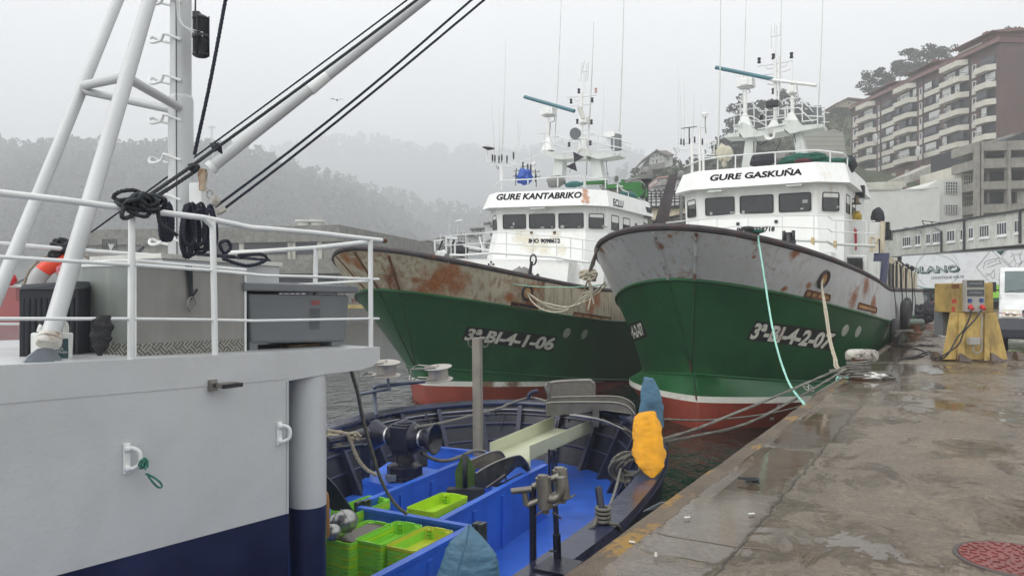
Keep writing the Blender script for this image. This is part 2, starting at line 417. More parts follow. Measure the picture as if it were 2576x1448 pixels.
col = t.mix(t.math('MULTIPLY', t.ramp(n5, .46, .62), .7), col, rgb(60, 52, 43))
col = t.mix(t.math('MULTIPLY', t.ramp(n6, .5, .64), .5), col, rgb(66, 57, 46))
vs_ = t.n.new('ShaderNodeTexVoronoi'); vs_.inputs['Scale'].default_value = 16; t.link(co, vs_.inputs['Vector'])
col = t.mix(t.math('MULTIPLY', t.ramp(vs_.outputs['Distance'], .10, .05), .8), col, rgb(150, 142, 126))
col = t.mix(t.math('MULTIPLY', pud, .45), col, rgb(66, 57, 46))
crack = t.math('MAXIMUM', band(.78, .016), t.math('MULTIPLY', band(.17, .014), .8))
c2 = t.n.new('ShaderNodeTexVoronoi'); c2.feature = 'DISTANCE_TO_EDGE'; c2.inputs['Scale'].default_value = .28
wv = t.mix(.12, co, t.noise(co, 2.5, 6, .7), 'ADD'); t.link(wv, c2.inputs['Vector'])
crack = t.math('MAXIMUM', crack, t.math('MULTIPLY', t.ramp(c2.outputs['Distance'], .005, .001), .3))
col = t.mix(t.math('MULTIPLY', crack, .85), col, rgb(40, 34, 28))
t.link(col, b.inputs['Base Color'])
rg = t.math('ADD', t.math('MULTIPLY', t.math('SUBTRACT', 1.0, pud), t.math('ADD', .12, t.math('MULTIPLY', n2, .28))), .03, True)
t.link(rg, b.inputs['Roughness'])
dry = t.math('SUBTRACT', 1.0, t.math('MULTIPLY', pud, .95))
h = t.math('ADD', t.math('MULTIPLY', n3, .3), t.math('MULTIPLY', n4, 1.0)); h = t.math('ADD', h, t.math('MULTIPLY', n2, .5)); h = t.math('ADD', h, t.math('ADD', t.math('MULTIPLY', n5, .5), t.math('MULTIPLY', n6, .8))); h = t.math('SUBTRACT', t.math('MULTIPLY', h, dry), t.math('MULTIPLY', crack, .8))
bn = t.bump(h, .55, .016); t.link(bn, b.inputs['Normal']); b.inputs['Specular IOR Level'].default_value = .55
WET = m
m, t, b = newmat('kerb_stone')
co = t.coord(); n1 = t.noise(co, 1.2, 8, .65, .4); n2 = t.noise(co, 14, 5, .6)
col = t.mix(t.ramp(n1, .32, .68), rgb(70, 57, 45), rgb(116, 101, 84))
yel = t.math('MULTIPLY', t.ramp(t.noise(t.coord((1.4, .8, 1)), 1.7, 5, .6, .3), .56, .60), t.ramp(n2, .4, .52))
col = t.mix(yel, col, rgb(160, 122, 44)); col = t.mix(t.math('MULTIPLY', t.ramp(n2, .55, .7), .5), col, rgb(48, 40, 32))
t.link(col, b.inputs['Base Color']); b.inputs['Roughness'].default_value = .42
t.link(t.bump(t.math('ADD', t.math('ADD', n1, n2), t.noise(co, 45, 4)), 1., .03), b.inputs['Normal']); KERB = m
ss = [-9+.5*i for i in range(100)]+[41+3*i for i in range(55)]
tt = [.19, .3, .5, .77, 1.0, 1.5, 2.2, 3.2, 4.6, 6.5, 9, 13, 19, 28, 42, 60, 90]
mb = MB(); mb.grid([[qp(tq, s_, .012*pnoise((tq*.7, s_*.5, 0))-(.012 if .19 < tq < .8 else 0)) for s_ in ss] for tq in tt])
o = tag(mb.build('quay', WET), kind='structure'); set_frame(o, MQ)
random.seed(3)
mb = MB(); rows = []
for tq, z in ((.2, -.002), (.11, .006), (.03, -.002), (0, -.05), (.01, -.4), (0, -3.5)):
    rows.append([qp(tq+(.018*pnoise((s_*1.3, tq*9, z)) if tq < .15 else 0), s_, z+.008*pnoise((s_*2.1, 5, 0))) for s_ in [x*.2 for x in range(-45, 500)]])
mb.grid(rows)
o = tag(mb.build('quay_edge', KERB), kind='structure'); set_frame(o, MQ)
m, t, b = newmat('harbour_water')
co = t.coord((1, .55, 1)); a1 = t.noise(co, 2.0, 3, .5, .4); a2 = t.noise(t.coord((1, .5, 1)), 6.5, 3, .55, .3); a3 = t.noise(co, .28, 2)
b.inputs['Base Color'].default_value = (.007, .017, .013, 1); b.inputs['Roughness'].default_value = .04; b.inputs['Specular IOR Level'].default_value = .5
h = t.math('ADD', t.math('MULTIPLY', a1, .7), t.math('MULTIPLY', a2, .28)); h = t.math('ADD', h, t.math('MULTIPLY', a3, 1.2))
t.link(t.bump(h, .62, .24), b.inputs['Normal'])
mb = MB(); mb.poly([(-2200, -18, -2.1), (2200, -18, -2.1), (2200, 2270, -2.1), (-2200, 2270, -2.1)]); tag(mb.build('harbour_water', m), kind='structure')
# ------------------------------------------------------------------ hills and woods
def foliage(name, a, b_, c):
    m, t, b = newmat(name); co = t.coord(); n = t.noise(co, .35, 4); n2 = t.noise(co, 3, 3)
    t.link(t.mix(t.math('MULTIPLY', t.ramp(n2, .4, .65), .6), t.mix(t.ramp(n, .35, .65), a, b_), c), b.inputs['Base Color'])
    b.inputs['Roughness'].default_value = .8; b.inputs['Specular IOR Level'].default_value = .15; return m
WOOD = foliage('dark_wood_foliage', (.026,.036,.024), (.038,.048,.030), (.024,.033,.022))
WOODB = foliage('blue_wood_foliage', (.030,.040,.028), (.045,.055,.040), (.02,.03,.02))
SCRUB = foliage('scrub_slope', (.055,.075,.035), (.12,.13,.07), (.03,.04,.02))
PINE = foliage('pine_foliage', (.018,.035,.022), (.04,.055,.034), (.012,.02,.014))
BARK = mat('bark', (.10,.08,.065), .9, var=.3)
def lerp_tab(tab, x):
    if x <= tab[0][0]: return tab[0][1:]
    for a, b in zip(tab, tab[1:]):
        if x <= b[0]:
            f = (x-a[0])/(b[0]-a[0]); return tuple(p+(r-p)*f for p, r in zip(a[1:], b[1:]))
    return tab[-1][1:]
HILLS = {}
def hill(name, tab, mt, n=90, m=26, amp=1., pw=1., k=1.):
    """tab rows: px, ridge y, ridge distance, base distance, base height"""
    tab = [(r[0], r[1], r[2]*k, r[3]*k, r[4]) for r in tab]; amp *= k
    def f(px, v):
        yr, dr, db, zb = lerp_tab(tab, px)
        zr = CH-(yr-CY)/F*dr; d = db+(dr-db)*v; p = V((px, CY), d)
        z = zb+(zr-zb)*v**pw if v <= 1 else zr-(v-1)*(zr-zb)*.6
        return Vector((p.x, p.y, z+amp*pnoise((p.x*.03/k, p.y*.03/k, 1))*(1 if v < .95 else .3)))
    HILLS[name+str(len(HILLS))] = f
    x0, x1 = tab[0][0], tab[-1][0]
    mb = MB(); mb.smooth = True
    mb.grid([[f(x0+(x1-x0)*i/n, j/m*1.25) for i in range(n+1)] for j in range(m+1)])
    tag(mb.build(name, mt), kind='structure'); return f
def clump(mb, c, r, n, leaf, flat=1.):
    for _ in range(n):
        d = Vector((random.gauss(0,1), random.gauss(0,1), random.gauss(0,1))).normalized()*r*random.uniform(.55, 1.05)
        d.z *= flat; p = Vector(c)+d
        a = Vector((random.uniform(-1,1), random.uniform(-1,1), random.uniform(-.6,.9))).normalized(); b = a.orthogonal().normalized()
        b = Matrix.Rotation(random.uniform(0, 6.28), 3, a)@b; e = a.cross(b); s = leaf*random.uniform(.6, 1.3)
        mb.poly([p+b*s, p+e*s*.8, p-b*s, p-e*s*.8])
def wood(name, label, f, x0, x1, count, v0, v1, hmin, hmax, leaf, mt, per=40, bias=1.):
    mb = MB()
    for k in range(count):
        v = v0+(v1-v0)*random.random()**bias; p = f(random.uniform(x0, x1), v); h = random.uniform(hmin, hmax)
        for j in range(3):
            r = h*(.36-.09*j); clump(mb, p+Vector((random.uniform(-.1,.1)*h, random.uniform(-.1,.1)*h, h*(.3+.27*j))), r, per//3, leaf, .9)
    tag(mb.build(name, mt), label, 'woodland', kind='stuff')
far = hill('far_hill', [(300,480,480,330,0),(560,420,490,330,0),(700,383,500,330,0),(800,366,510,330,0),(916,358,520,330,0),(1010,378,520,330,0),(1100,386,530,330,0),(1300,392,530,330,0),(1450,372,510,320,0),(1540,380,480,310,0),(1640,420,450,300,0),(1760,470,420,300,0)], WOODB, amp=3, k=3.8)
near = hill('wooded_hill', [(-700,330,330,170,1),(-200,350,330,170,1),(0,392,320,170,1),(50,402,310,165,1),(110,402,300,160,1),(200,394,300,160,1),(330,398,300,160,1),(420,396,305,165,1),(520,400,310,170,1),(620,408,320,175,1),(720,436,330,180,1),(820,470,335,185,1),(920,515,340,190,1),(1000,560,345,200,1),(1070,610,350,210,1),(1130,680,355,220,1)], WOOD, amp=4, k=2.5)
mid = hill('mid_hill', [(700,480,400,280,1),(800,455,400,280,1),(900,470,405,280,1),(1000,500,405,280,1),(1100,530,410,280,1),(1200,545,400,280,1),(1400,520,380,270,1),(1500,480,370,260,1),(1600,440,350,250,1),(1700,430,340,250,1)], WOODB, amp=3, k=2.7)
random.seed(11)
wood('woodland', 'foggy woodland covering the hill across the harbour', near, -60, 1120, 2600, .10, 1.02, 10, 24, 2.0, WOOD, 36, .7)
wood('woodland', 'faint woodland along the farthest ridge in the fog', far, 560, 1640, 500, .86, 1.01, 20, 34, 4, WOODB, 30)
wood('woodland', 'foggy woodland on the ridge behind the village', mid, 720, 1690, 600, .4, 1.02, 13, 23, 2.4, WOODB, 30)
# the hill behind the right-hand ships
rt = [(1480,520,150,110,2),(1540,462,170,105,3),(1600,440,190,105,4),(1640,425,200,104,5),(1720,415,210,102,6),(1780,390,215,100,6),(1824,352,215,100,7),(1876,300,220,100,8),(1961,275,225,100,8),(2040,290,230,100,8),(2110,276,232,100,8),(2165,262,235,100,8),(2230,235,240,100,8),(2340,190,245,100,8),(2450,150,250,100,8),(2600,110,250,100,8),(2900,60,250,100,8),(3300,60,250,100,8)]
rh = hill('green_hillside', rt, SCRUB, 80, 26, amp=1.5, pw=1.15)
random.seed(12)
wood('hillside_scrub', 'scrub and bushes growing over the hillside behind the ships', rh, 1490, 2140, 650, .1, .99, 1.2, 3.2, .35, SCRUB, 30)
def pine_mesh(seed, h=1.):
    random.seed(seed); t_ = MB(); c = MB()
    bend = random.uniform(-.06, .06)
    pts = [(bend*math.sin(i*.8), 0, i*.11) for i in range(9)]
    t_.tube(pts, [.018*(1-.09*i) for i in range(9)], 6)
    for k in range(24):
        a = random.uniform(0, 6.28); z = random.uniform(.38, .97); rr = random.uniform(.05, .34)*(1.12-abs(z-.68)*1.2)
        p = Vector((rr*math.cos(a)+bend*math.sin(z*7), rr*math.sin(a), z))
        if k < 8: t_.tube([(bend*math.sin((z-.12)*7.3), 0, z-.12), tuple(p)], [.007, .003], 4)
        clump(c, p, random.uniform(.08, .135), 64, .024, .62)
    return t_, c
PINES = [pine_mesh(s) for s in (1, 2, 3, 4, 5)]
PM = []
for tm, cm in PINES:
    def raw(mb, n, mt):
        me = bpy.data.meshes.new(n); me.from_pydata([tuple(p) for p in mb.v], [], mb.f); me.materials.append(mt); me.polygons.foreach_set('use_smooth', mb.sm); return me
    PM.append((raw(tm, 'trunk', BARK), raw(cm, 'crown', PINE)))
def pine(px, ytop, ybase, d, label, wid=1., k=0, group=None):
    b = V((px, ybase), d); h = (ybase-ytop)/F*d
    o = thing('pine_tree', label, 'tree', b, random.uniform(0, 6), group)
    for me, n in zip(PM[k % 5], ('trunk', 'crown')):
        c = bpy.data.objects.new(n, me); COL.objects.link(c); c.parent = o; PAR[c.name] = o.name; c.scale = (h*wid, h*wid, h)
G1 = 'pines on the ridge behind the brick apartment block'
random.seed(5)
for i, (px, yt, yb, d, w_, l) in enumerate([
    (2190,180,268,228,1.1,'low round pine at the far left end of the ridge row'),
    (2222,168,268,228,1.0,'second pine from the left on the ridge, above the lowest attic'),
    (2262,158,268,230,1.1,'leaning pine left of the tallest ridge pine'),
    (2300,118,238,232,1.1,'tallest dark pine of the ridge, above the middle attic'),
    (2335,116,225,234,1.1,'pine just right of the tallest ridge pine'),
    (2372,120,225,236,1.2,'pine whose crown shows left of the topmost attic'),
    (2535,68,190,245,.8,'pine showing above the tiled roof at the top right corner'),
    (2575,70,190,246,.9,'pine at the right edge of the picture above the roof')]):
    pine(px, yt, yb, d, l, w_, i, G1)
G2 = 'trees on the hillside behind the radar masts'
for i, (px, yt, yb, d, w_, l) in enumerate([
    (1842,296,380,200,1.0,'dark hillside tree left of the large ship mast'),
    (1874,243,360,205,.9,'tall dark hillside tree directly behind the blue radar bar'),
    (1905,255,380,200,.9,'hillside tree between the two mast legs'),
    (1935,250,370,205,1.,'hillside tree behind the mast ladder'),
    (1966,222,350,210,.8,'tallest hillside tree, right of the central mast'),
    (2000,262,360,208,.9,'bushy hillside tree under the white radar bar'),
    (2022,246,350,208,.9,'hillside tree right of the white radar pedestal'),
    (1825,340,420,170,1.2,'low dark tree on the slope left of the left mast leg'),
    (1860,345,440,160,1.3,'broad tree low on the slope behind the mast leg'),
    (1912,350,450,160,1.3,'broad tree low on the slope behind the ship roof'),
    (1785,395,455,170,1.1,'dark bush tree right of the white farmhouse')]):
    pine(px, yt, yb, d, l, w_, i+2, G2)
for i, (px, yt, yb, d, w_, l) in enumerate([(88,366,412,750,1.1,'twin pine standing above the left ridge, left one'),(112,362,412,750,1.1,'taller pine standing above the left ridge in fog')]):
    pine(px, yt, yb, d, l, w_*1.1, i, 'pines above the left ridge')
# bare trees by the farmhouse
def bare_tree(px, yt, yb, d, label):
    random.seed(int(px)); b = V((px, yb), d); h = (yb-yt)/F*d; o = thing('bare_tree', label, 'tree', b)
    mt = MB(); cr = MB(); mt.tube([(0,0,0), (0,0,h*.45)], [h*.02, h*.014], 6)
    def br(p, dr, L, r, lv):
        e = p+dr*L; (mt if lv > 3 else cr).tube([p, e], [r, r*.6], 4)
        if lv:
            for _ in range(3):
                br(e, (dr+Vector((random.uniform(-.6,.6), random.uniform(-.6,.6), random.uniform(-.1,.5)))).normalized(), L*.72, r*.6, lv-1)
    br(Vector((0,0,h*.4)), Vector((0,0,1)), h*.22, h*.013, 4)
    mt.build('trunk', BARK, o); cr.build('crown', BARK, o)
bare_tree(1700, 372, 426, 190, 'bare leafless tree right of the white farmhouse')
bare_tree(1882, 232*1.47, 395, 170, 'bare leafless tree on the slope beside the mast leg')
# ------------------------------------------------------------------ the two green trawlers
class Ship:
    def __init__(s, x, y, thd, curves):
        th = math.radians(thd); s.th = th
        s.M = Matrix.Translation((x, y, 0))@Matrix.Rotation(-th, 4, 'Z'); s.I = s.M.inverted()
        s.c0 = s.I@Vector((0, 0, CH)); s.cv = curves
    def ray(s, p): return (s.I.to_3x3()@(V(p, 1)-Vector((0,0,CH)))).normalized()
    def on(s, p, ax, val):
        d = s.ray(p); return s.c0+d*((val-s.c0[ax])/d[ax])
    def A(s, zk, pts, a): return [s.on(q(zk, *p), 1, a) for p in pts]
    def L(s, zk, pts, l): return [s.on(q(zk, *p), 0, l) for p in pts]
    def Zp(s, zk, pts, z): return [s.on(q(zk, *p), 2, z) for p in pts]
    def hit(s, p, off=.012, bvh=None):
        h, n, i, d = (bvh or s.bvh).ray_cast(s.c0, s.ray(p))
        if h is None: return None
        if n.dot(s.ray(p)) > 0: n = -n
        return h+n*off, n
def near_hit(S, p, off=.05):
    for k in range(60):
        h = S.hit((p[0], p[1]+k*1.5), off)
        if h: return h
def cpt(c, t, LEN=31):
    a0, B, Lw, qq, z0, z1, z2 = c
    b = B*(max(0, 1-(1-min(t/Lw, 1))**2))**qq; tz = min(t, 11.5); z = z0+z1*tz+z2*tz*tz
    if t > 24: b *= 1-.12*((t-24)/7)**2
    return (b, a0+t, z)
TS = [11*(i/34)**1.9 for i in range(35)]+[12, 13.5, 15, 18, 21, 24, 27, 30]
def bvh_of(mb): return BVHTree.FromPolygons([tuple(v) for v in mb.v], mb.f)
def pick_text(S, mb, txt, quad, bvh=None, off=.015, shear=0, bold=.02, rep=0):
    """letters laid on the plating: each vertex is dropped onto the surface it is painted on"""
    if rep:
        for k in range(3): pick_text(S, mb, txt, [(x+(k-1)*rep, y) for x, y in quad], bvh, off+.0008*k, shear, bold)
        return
    qm = quadmap(*[(x, y, 0) for x, y in quad]); uv, fs = text_mesh(txt, shear, bold)
    P = []
    for u, v in uv:
        p = qm(u, v); h = S.hit((p.x, p.y), off, bvh); P.append(h[0] if h else None)
    base = len(mb.v); keep = {}
    for f in fs:
        if all(P[k] is not None for k in f):
            for k in f:
                if k not in keep: keep[k] = mb._a(P[k])
            mb.face([keep[k] for k in f])
def pick_panel(S, quad, nu, nv, off=.008):
    qm = quadmap(*[(x, y, 0) for x, y in quad]); rows = []
    for j in range(nv+1):
        r = []
        for i in range(nu+1):
            p = qm(i/nu, j/nv); h = None; k = 0
            while h is None and k < 60: h = S.hit((p.x+k*2.5, p.y), off); k += 1
            r.append(h[0])
        rows.append(r)
    return rows
def pick_line(S, pts, n=14, off=.0):
    out = []
    for a, b in zip(pts, pts[1:]):
        for i in range(n):
            f = i/n; h = S.hit((a[0]+(b[0]-a[0])*f, a[1]+(b[1]-a[1])*f), off)
            if h: out.append(h[0])
    h = S.hit(pts[-1], off)
    if h: out.append(h[0])
    return out
def build_hull(S, ship, bwm, inner):
    cv = S.cv
    kb = list(cv['bt']); kb[4] -= .17
    wl = [0, 3.5, 6.5, .78, -2.12, 0, 0]; keel = [.7, 2.6, 7, .8, -3.4, 0, 0]
    lv = [cv['rim'], cv['kn'], cv['lo'], cv['bt'], kb, wl, keel]
    def row(c, inset=0, dz=0):
        pts = []
        for t_ in reversed(TS[1:]):
            b, a, z = cpt(c, t_); pts.append((-max(b-inset, 0), a+(inset if t_ < 1 else 0), z+dz))
        b, a, z = cpt(c, 0); pts.append((0, a+inset*1.3, z+dz))
        for t_ in TS[1:]:
            b, a, z = cpt(c, t_); pts.append((max(b-inset, 0), a+(inset if t_ < 1 else 0), z+dz))
        return [Vector(p) for p in pts]
    R_ = [row(c) for c in lv]
    # flare between levels: add rows bulging slightly inward (concave bow sections)
    def between(A, B, n, sag):
        out = []
        for k in range(1, n):
            f = k/n; out.append([a.lerp(b, f)+Vector((-sag*math.sin(PI*f)*(1 if a.x > 0 else -1)*min(1, abs(a.x)), 0, 0)) for a, b in zip(A, B)])
        return out
    full = MB()
    def plate(name, rows, mt, label=None):
        mb = MB(); mb.smooth = True; mb.grid(rows); o = mb.build(name, mt, ship)
        full.grid(rows)
        if label: o['label'] = label
        return o
    bw = plate('bulwark', [R_[0]]+between(R_[0], R_[1], 4, .0)+[R_[1]], bwm)
    hl = plate('hull', [R_[1]]+between(R_[1], R_[2], 6, .08)+[R_[2]]+between(R_[2], R_[3], 2, 0)+[R_[3]], GREENH)
    plate('boot_stripe', [R_[3], R_[4]], WSTR)
    plate('hull_bottom', [R_[4]]+between(R_[4], R_[5], 3, 0)+[R_[5]]+between(R_[5], R_[6], 3, 0)+[R_[6]], REDH)
    S.bvh = bvh_of(full)
    # inner face of the bulwark, foredeck, cap rail, rubbing bars
    ri, ki = row(cv['rim'], .09), row(cv['kn'], .12, .12)
    mb = MB(); mb.smooth = True; mb.grid([ri, ki]); mb.build('bulwark_inside', inner, bw)
    mb = MB(); n = len(ki)//2
    mb.grid([[ki[n-i].lerp(ki[n+i], f/8) for f in range(9)] for i in range(n+1)]); mb.build('foredeck', mat('deck_plating', (.10,.12,.10), .6, var=.3), ship)
    mb = MB(); c = [(p+r)*.5+Vector((0,0,.02)) for p, r in zip(R_[0], ri)]; c[len(c)//2] += Vector((0, -.04, 0))
    mb.tube(c, .085, 8); mb.build('cap_rail', CAP, bw)
    mb = MB(); mb.tube([p+Vector((0,0,-.02)) for p in R_[1]], .045, 6); mb.build('rubbing_bar', GREENH if inner is not RUST else GREENH, hl)
    mb = MB(); mb.tube([p for p in R_[2]], .05, 6); mb.build('rubbing_bar', GREENH, hl)
    return bw, hl
def wplane(S, af, h, roll):
    """wheelhouse plan at a level: front half-width h at af, facets, sides"""
    def ring(da, dh, z, back=5.2, fe=.66, fd=.72):
        a = af+da; H = h+dh
        pts = [(-(H+fd), a+back), (-(H+fd), a+fe), (-H, a), (H, a), (H+fd, a+fe), (H+fd, a+back)]
        return [Vector((x, y, z+roll*x)) for x, y in pts]
    return ring
def rect_window(par, c, ux, uz, n, w, h, r=.07):
    """rounded window: rubber frame ring and dark pane, c centre"""
    pts = [c+ux*x+uz*y for x, y in rounded(w, h, r)]; inn = [c+ux*x+uz*y for x, y in rounded(w-.07, h-.07, r*.7)]
    mb = MB(); k = len(pts); g = [mb._a(p+n*.02) for p in pts]; e = [mb._a(p+n*.02) for p in inn]; o = [mb._a(p-n*.01) for p in pts]; i2 = [mb._a(p-n*.012) for p in inn]
    for i in range(k):
        j = (i+1) % k; mb.face((g[i], g[j], e[j], e[i])); mb.face((o[i], o[j], g[j], g[i])); mb.face((e[i], e[j], i2[j], i2[i]))
    W_ = mb.build('window', BLACK, par)
    mb = MB(); mb.poly([p+n*.004 for p in inn]); mb.build('pane', GLASS, W_)
    return W_
def build_wheelhouse(S, ship, af, h, roll, wins, facet, zs=4.22):
    ring = wplane(S, af, h, roll)
    wh = MB(); b0 = ring(-.85, .25, 1.3, 6.05, .5, .6); b1 = ring(0, 0, zs, fe=.66); b2 = ring(-.10, .02, 5.3)
    def loops(mb, A, B, close=True):
        for i in range(len(A)): 
            j = (i+1) % len(A); mb.poly([A[i], A[j], B[j], B[i]])
    loops(wh, b0, b1); loops(wh, b1, b2); wh.poly(b2)
    W_ = wh.build('wheelhouse', SHIPW, ship)
    v0, v1, v2 = ring(-.52, .12, 5.27, 5.9, .72, .85), ring(-.22, -.02, 5.96, 5.4, .66, .78), ring(-.12, -.1, 5.96, 5.2, .6, .7)
    vm = MB(); loops(vm, v0, v1); vm.poly(v1); vm.poly([p+Vector((0,0,.0)) for p in v0][::-1])
    vis = vm.build('roof_visor', SHIPW, ship)
    full = MB(); loops(full, v0, v1); S.bvis = bvh_of(full)
    full = MB(); loops(full, b0, b1); loops(full, b1, b2); S.bwh = bvh_of(full)
    zc, zh = 4.69, .63
    def front(px0, px1):
        y = af-.055
        a = S.on((px0, 540), 1, y).x; b = S.on((px1, 540), 1, y).x
        c = Vector(((a+b)/2, y+.005, zc+roll*(a+b)/2)); ux = Vector((1, 0, roll)).normalized(); n = Vector((0, -1, -.09)).normalized(); uz = ux.cross(n).normalized()
        if uz.z < 0: uz = -uz
        return rect_window(W_, c+n*.005, ux, uz, n, abs(b-a), zh)
    for w_ in wins: front(*w_)
    for sgn in (-1, 1):
        A = Vector((sgn*h, af-.055, zc)); B = Vector((sgn*(h+.72), af+.66-.055, zc)); d = (B-A).normalized(); n = Vector((-d.y, d.x, 0))*(1 if sgn < 0 else -1)
        if n.y > 0: n = -n
        n = (n+Vector((0,0,-.09))).normalized()
        c = A.lerp(B, .5)+Vector((0, 0, roll*sgn*(h+.36)))
        rect_window(W_, c+n*.005, d, Vector((0,0,1)), n, facet, zh)
        for k in range(2):
            c = Vector((sgn*(h+.725), af+1.35+1.25*k, zc+roll*sgn*(h+.7))); rect_window(W_, c, Vector((0,1,0)), Vector((0,0,1)), Vector((sgn,0,0)), .8, zh)
    return W_, vis
def lamp(par, p, r=.055, h=.16, m=None, lens=None):
    mb = MB(); mb.lathe([(r*.6, -h*.5), (r*1.15, -h*.42), (r*1.15, -h*.3), (r*.9, -h*.28), (r*.9, h*.28), (r*1.2, h*.3), (r*1.05, h*.42), (r*.5, h*.5)], p, n=10)
    return mb.build('navigation_lamp', m or LAMPD, par)
def rails(par, name, lines, posts, r, mt=WHITE2, rp=None):
    mb = MB()
    for l_ in lines: mb.tube(l_, r, 6)
    for a, b in posts: mb.cyl(a, b, rp or r, 6)
    return mb.build(name, mt, par)
def cloth(mb, c, size, seed, n=20, m=12, fold=.25):
    random.seed(seed); c = Vector(c); sm = mb.smooth; mb.smooth = True; rows = []
    for j in range(m+1):
        ph = PI*j/m; r = []
        for i in range(n):
            th = 2*PI*i/n; d = Vector((math.cos(th)*math.sin(ph), math.sin(th)*math.sin(ph), math.cos(ph)))
            e = 1+fold*pnoise((d.x*2.3+seed, d.y*2.3, d.z*2.3))+fold*.5*pnoise((d.x*6+seed, d.y*6, d.z*6))
            r.append(c+Vector((d.x*size[0], d.y*size[1], d.z*size[2]))*e)
        rows.append(r)
    mb.grid(rows, True); mb.smooth = sm
# ---- near ship, right
CR = dict(rim=(-3.204,3.947,8.935,.484,3.203,-.197,.006), kn=(-2.0,4.0,8.787,.557,2.013,-.221,.009), lo=(-.1,3.589,5.986,.85,-.587,-.16,.015), bt=(.0,3.648,4.412,.755,-1.203,.002,-.001))
CL = dict(rim=(-3.447,3.95,7.796,.545,2.954,-.234,.011), kn=(-2.516,4.0,7.276,.62,1.774,-.213,.009), lo=(-.15,3.466,5.2,.88,-.814,-.153,.003), bt=(.02,3.425,4.968,.862,-1.285,-.05,.0))
SR = Ship(5.129, 20.43, 32.85, CR); SL = Ship(-2.898, 24.73, 31.226, CL)
shipR = thing('trawler', 'green hulled trawler with a tall grey bow moored nearest the quay', 'trawler', SR.M.translation, -SR.th, 'green trawlers moored side by side')
shipL = thing('trawler', 'green hulled trawler with a heavily rusted bow rafted outside the other trawler', 'trawler', SL.M.translation, -SL.th, 'green trawlers moored side by side')
WM[shipR.name] = SR.M; WM[shipL.name] = SL.M
bwR, hlR = build_hull(SR, shipR, BWG, mat('bulwark_inner', (.40,.36,.28), .6, rust=.8, thr=.5))
bwL, hlL = build_hull(SL, shipL, BWR, mat('bulwark_inner_rusty', (.16,.085,.06), .7, var=.3, rust=.7, thr=.45, rcol=rgb(110,60,45)))
def blob(mt, S, zk, pts, col, bvh=None, kf=.9):
    """one named rust stain on the plating where the ship really has it"""
    t = NT(mt); b = t.n['Principled BSDF']; old = b.inputs['Base Color'].links[0].from_socket; co = t.coord(); f = None
    nz = t.noise(co, 1.7, 8, .7, .8)
    for x, y, r in pts:
        h = S.hit(q(zk, x, y), .012, bvh)
        if not h: continue
        d = t.n.new('ShaderNodeVectorMath'); d.operation = 'DISTANCE'; t.link(co, d.inputs[0]); d.inputs[1].default_value = h[0]
        g = t.ramp(t.math('ADD', d.outputs['Value'], t.math('MULTIPLY', t.math('SUBTRACT', nz, .5), r*2.4)), r, r*.35)
        f = g if f is None else t.math('MAXIMUM', f, g)
    fine_ = t.noise(co, 11, 5, .7)
    c = t.mix(t.ramp(fine_, .35, .65), col, tuple(x*.5 for x in col))
    t.link(t.mix(t.math('MULTIPLY', f, kf), old, c), b.inputs['Base Color'])
blob(BWR, SL, 'F', [(930,400,.75), (860,470,.6), (1010,470,.5), (760,520,.35), (1420,560,.25), (160,250,.3), (250,300,.25), (2100,560,.5), (2050,620,.5), (1600,480,.25), (690,420,.2)], rgb(176,104,50))
blob(BWG, SR, 'J', [(170,240,.18), (545,215,.15), (610,150,.1), (1420,260,.16), (1870,470,.45), (1800,540,.4), (1920,580,.35), (1500,470,.12), (1345,490,.12), (1150,285,.07)], rgb(160,92,40))
blob(WSTR, SL, 'F', [(1250,1235,.3), (1450,1240,.35)], rgb(120,80,45))
# weld ribs and stem
def ribs(S, par, zk, lines, r, mt):
    mb = MB()
    for l_ in lines:
        p = pick_line(S, qs(zk, *l_), 12, 0)
        if len(p) > 2: mb.tube(p, r, 6)
    return mb.build('plate_rib', mt, par)
BWG_RIB = mat('grey_rib_paint', (.5,.51,.52), .5, rust=1, rs=2.2, thr=.47)
GRIB = mat('green_rib_paint', (.010,.078,.026), .45, var=.3, rust=.25, rs=2, thr=.55)
ribs(SR, bwR, 'J', [((292,152),(460,428))], .03, BWG_RIB); ribs(SR, bwR, 'J', [((502,122),(600,428))], .05, BWG_RIB); ribs(SR, bwR, 'J', [((778,132),(768,430))], .045, BWG_RIB)
ribs(SR, hlR, 'J', [((460,438),(735,960))], .03, GRIB); ribs(SR, hlR, 'J', [((600,436),(742,960))], .03, GRIB); ribs(SR, hlR, 'J', [((768,438),(750,1000),(765,1080),(778,1170))], .035, GRIB)
ribs(SR, hlR, 'J', [((778,1165),(782,1205))], .03, RUST); ribs(SR, hlR, 'J', [((740,955),(748,1015))], .045, RUST)
ribs(SL, bwL, 'F', [((225,206),(410,488))], .045, RUST); ribs(SL, bwL, 'F', [((492,236),(574,500))], .04, RUST); ribs(SL, bwL, 'F', [((90,240),(305,485))], .04, RUST)
ribs(SL, hlL, 'F', [((412,500),(685,1075))], .035, GRIB); ribs(SL, hlL, 'F', [((575,512),(692,1070))], .035, GRIB)
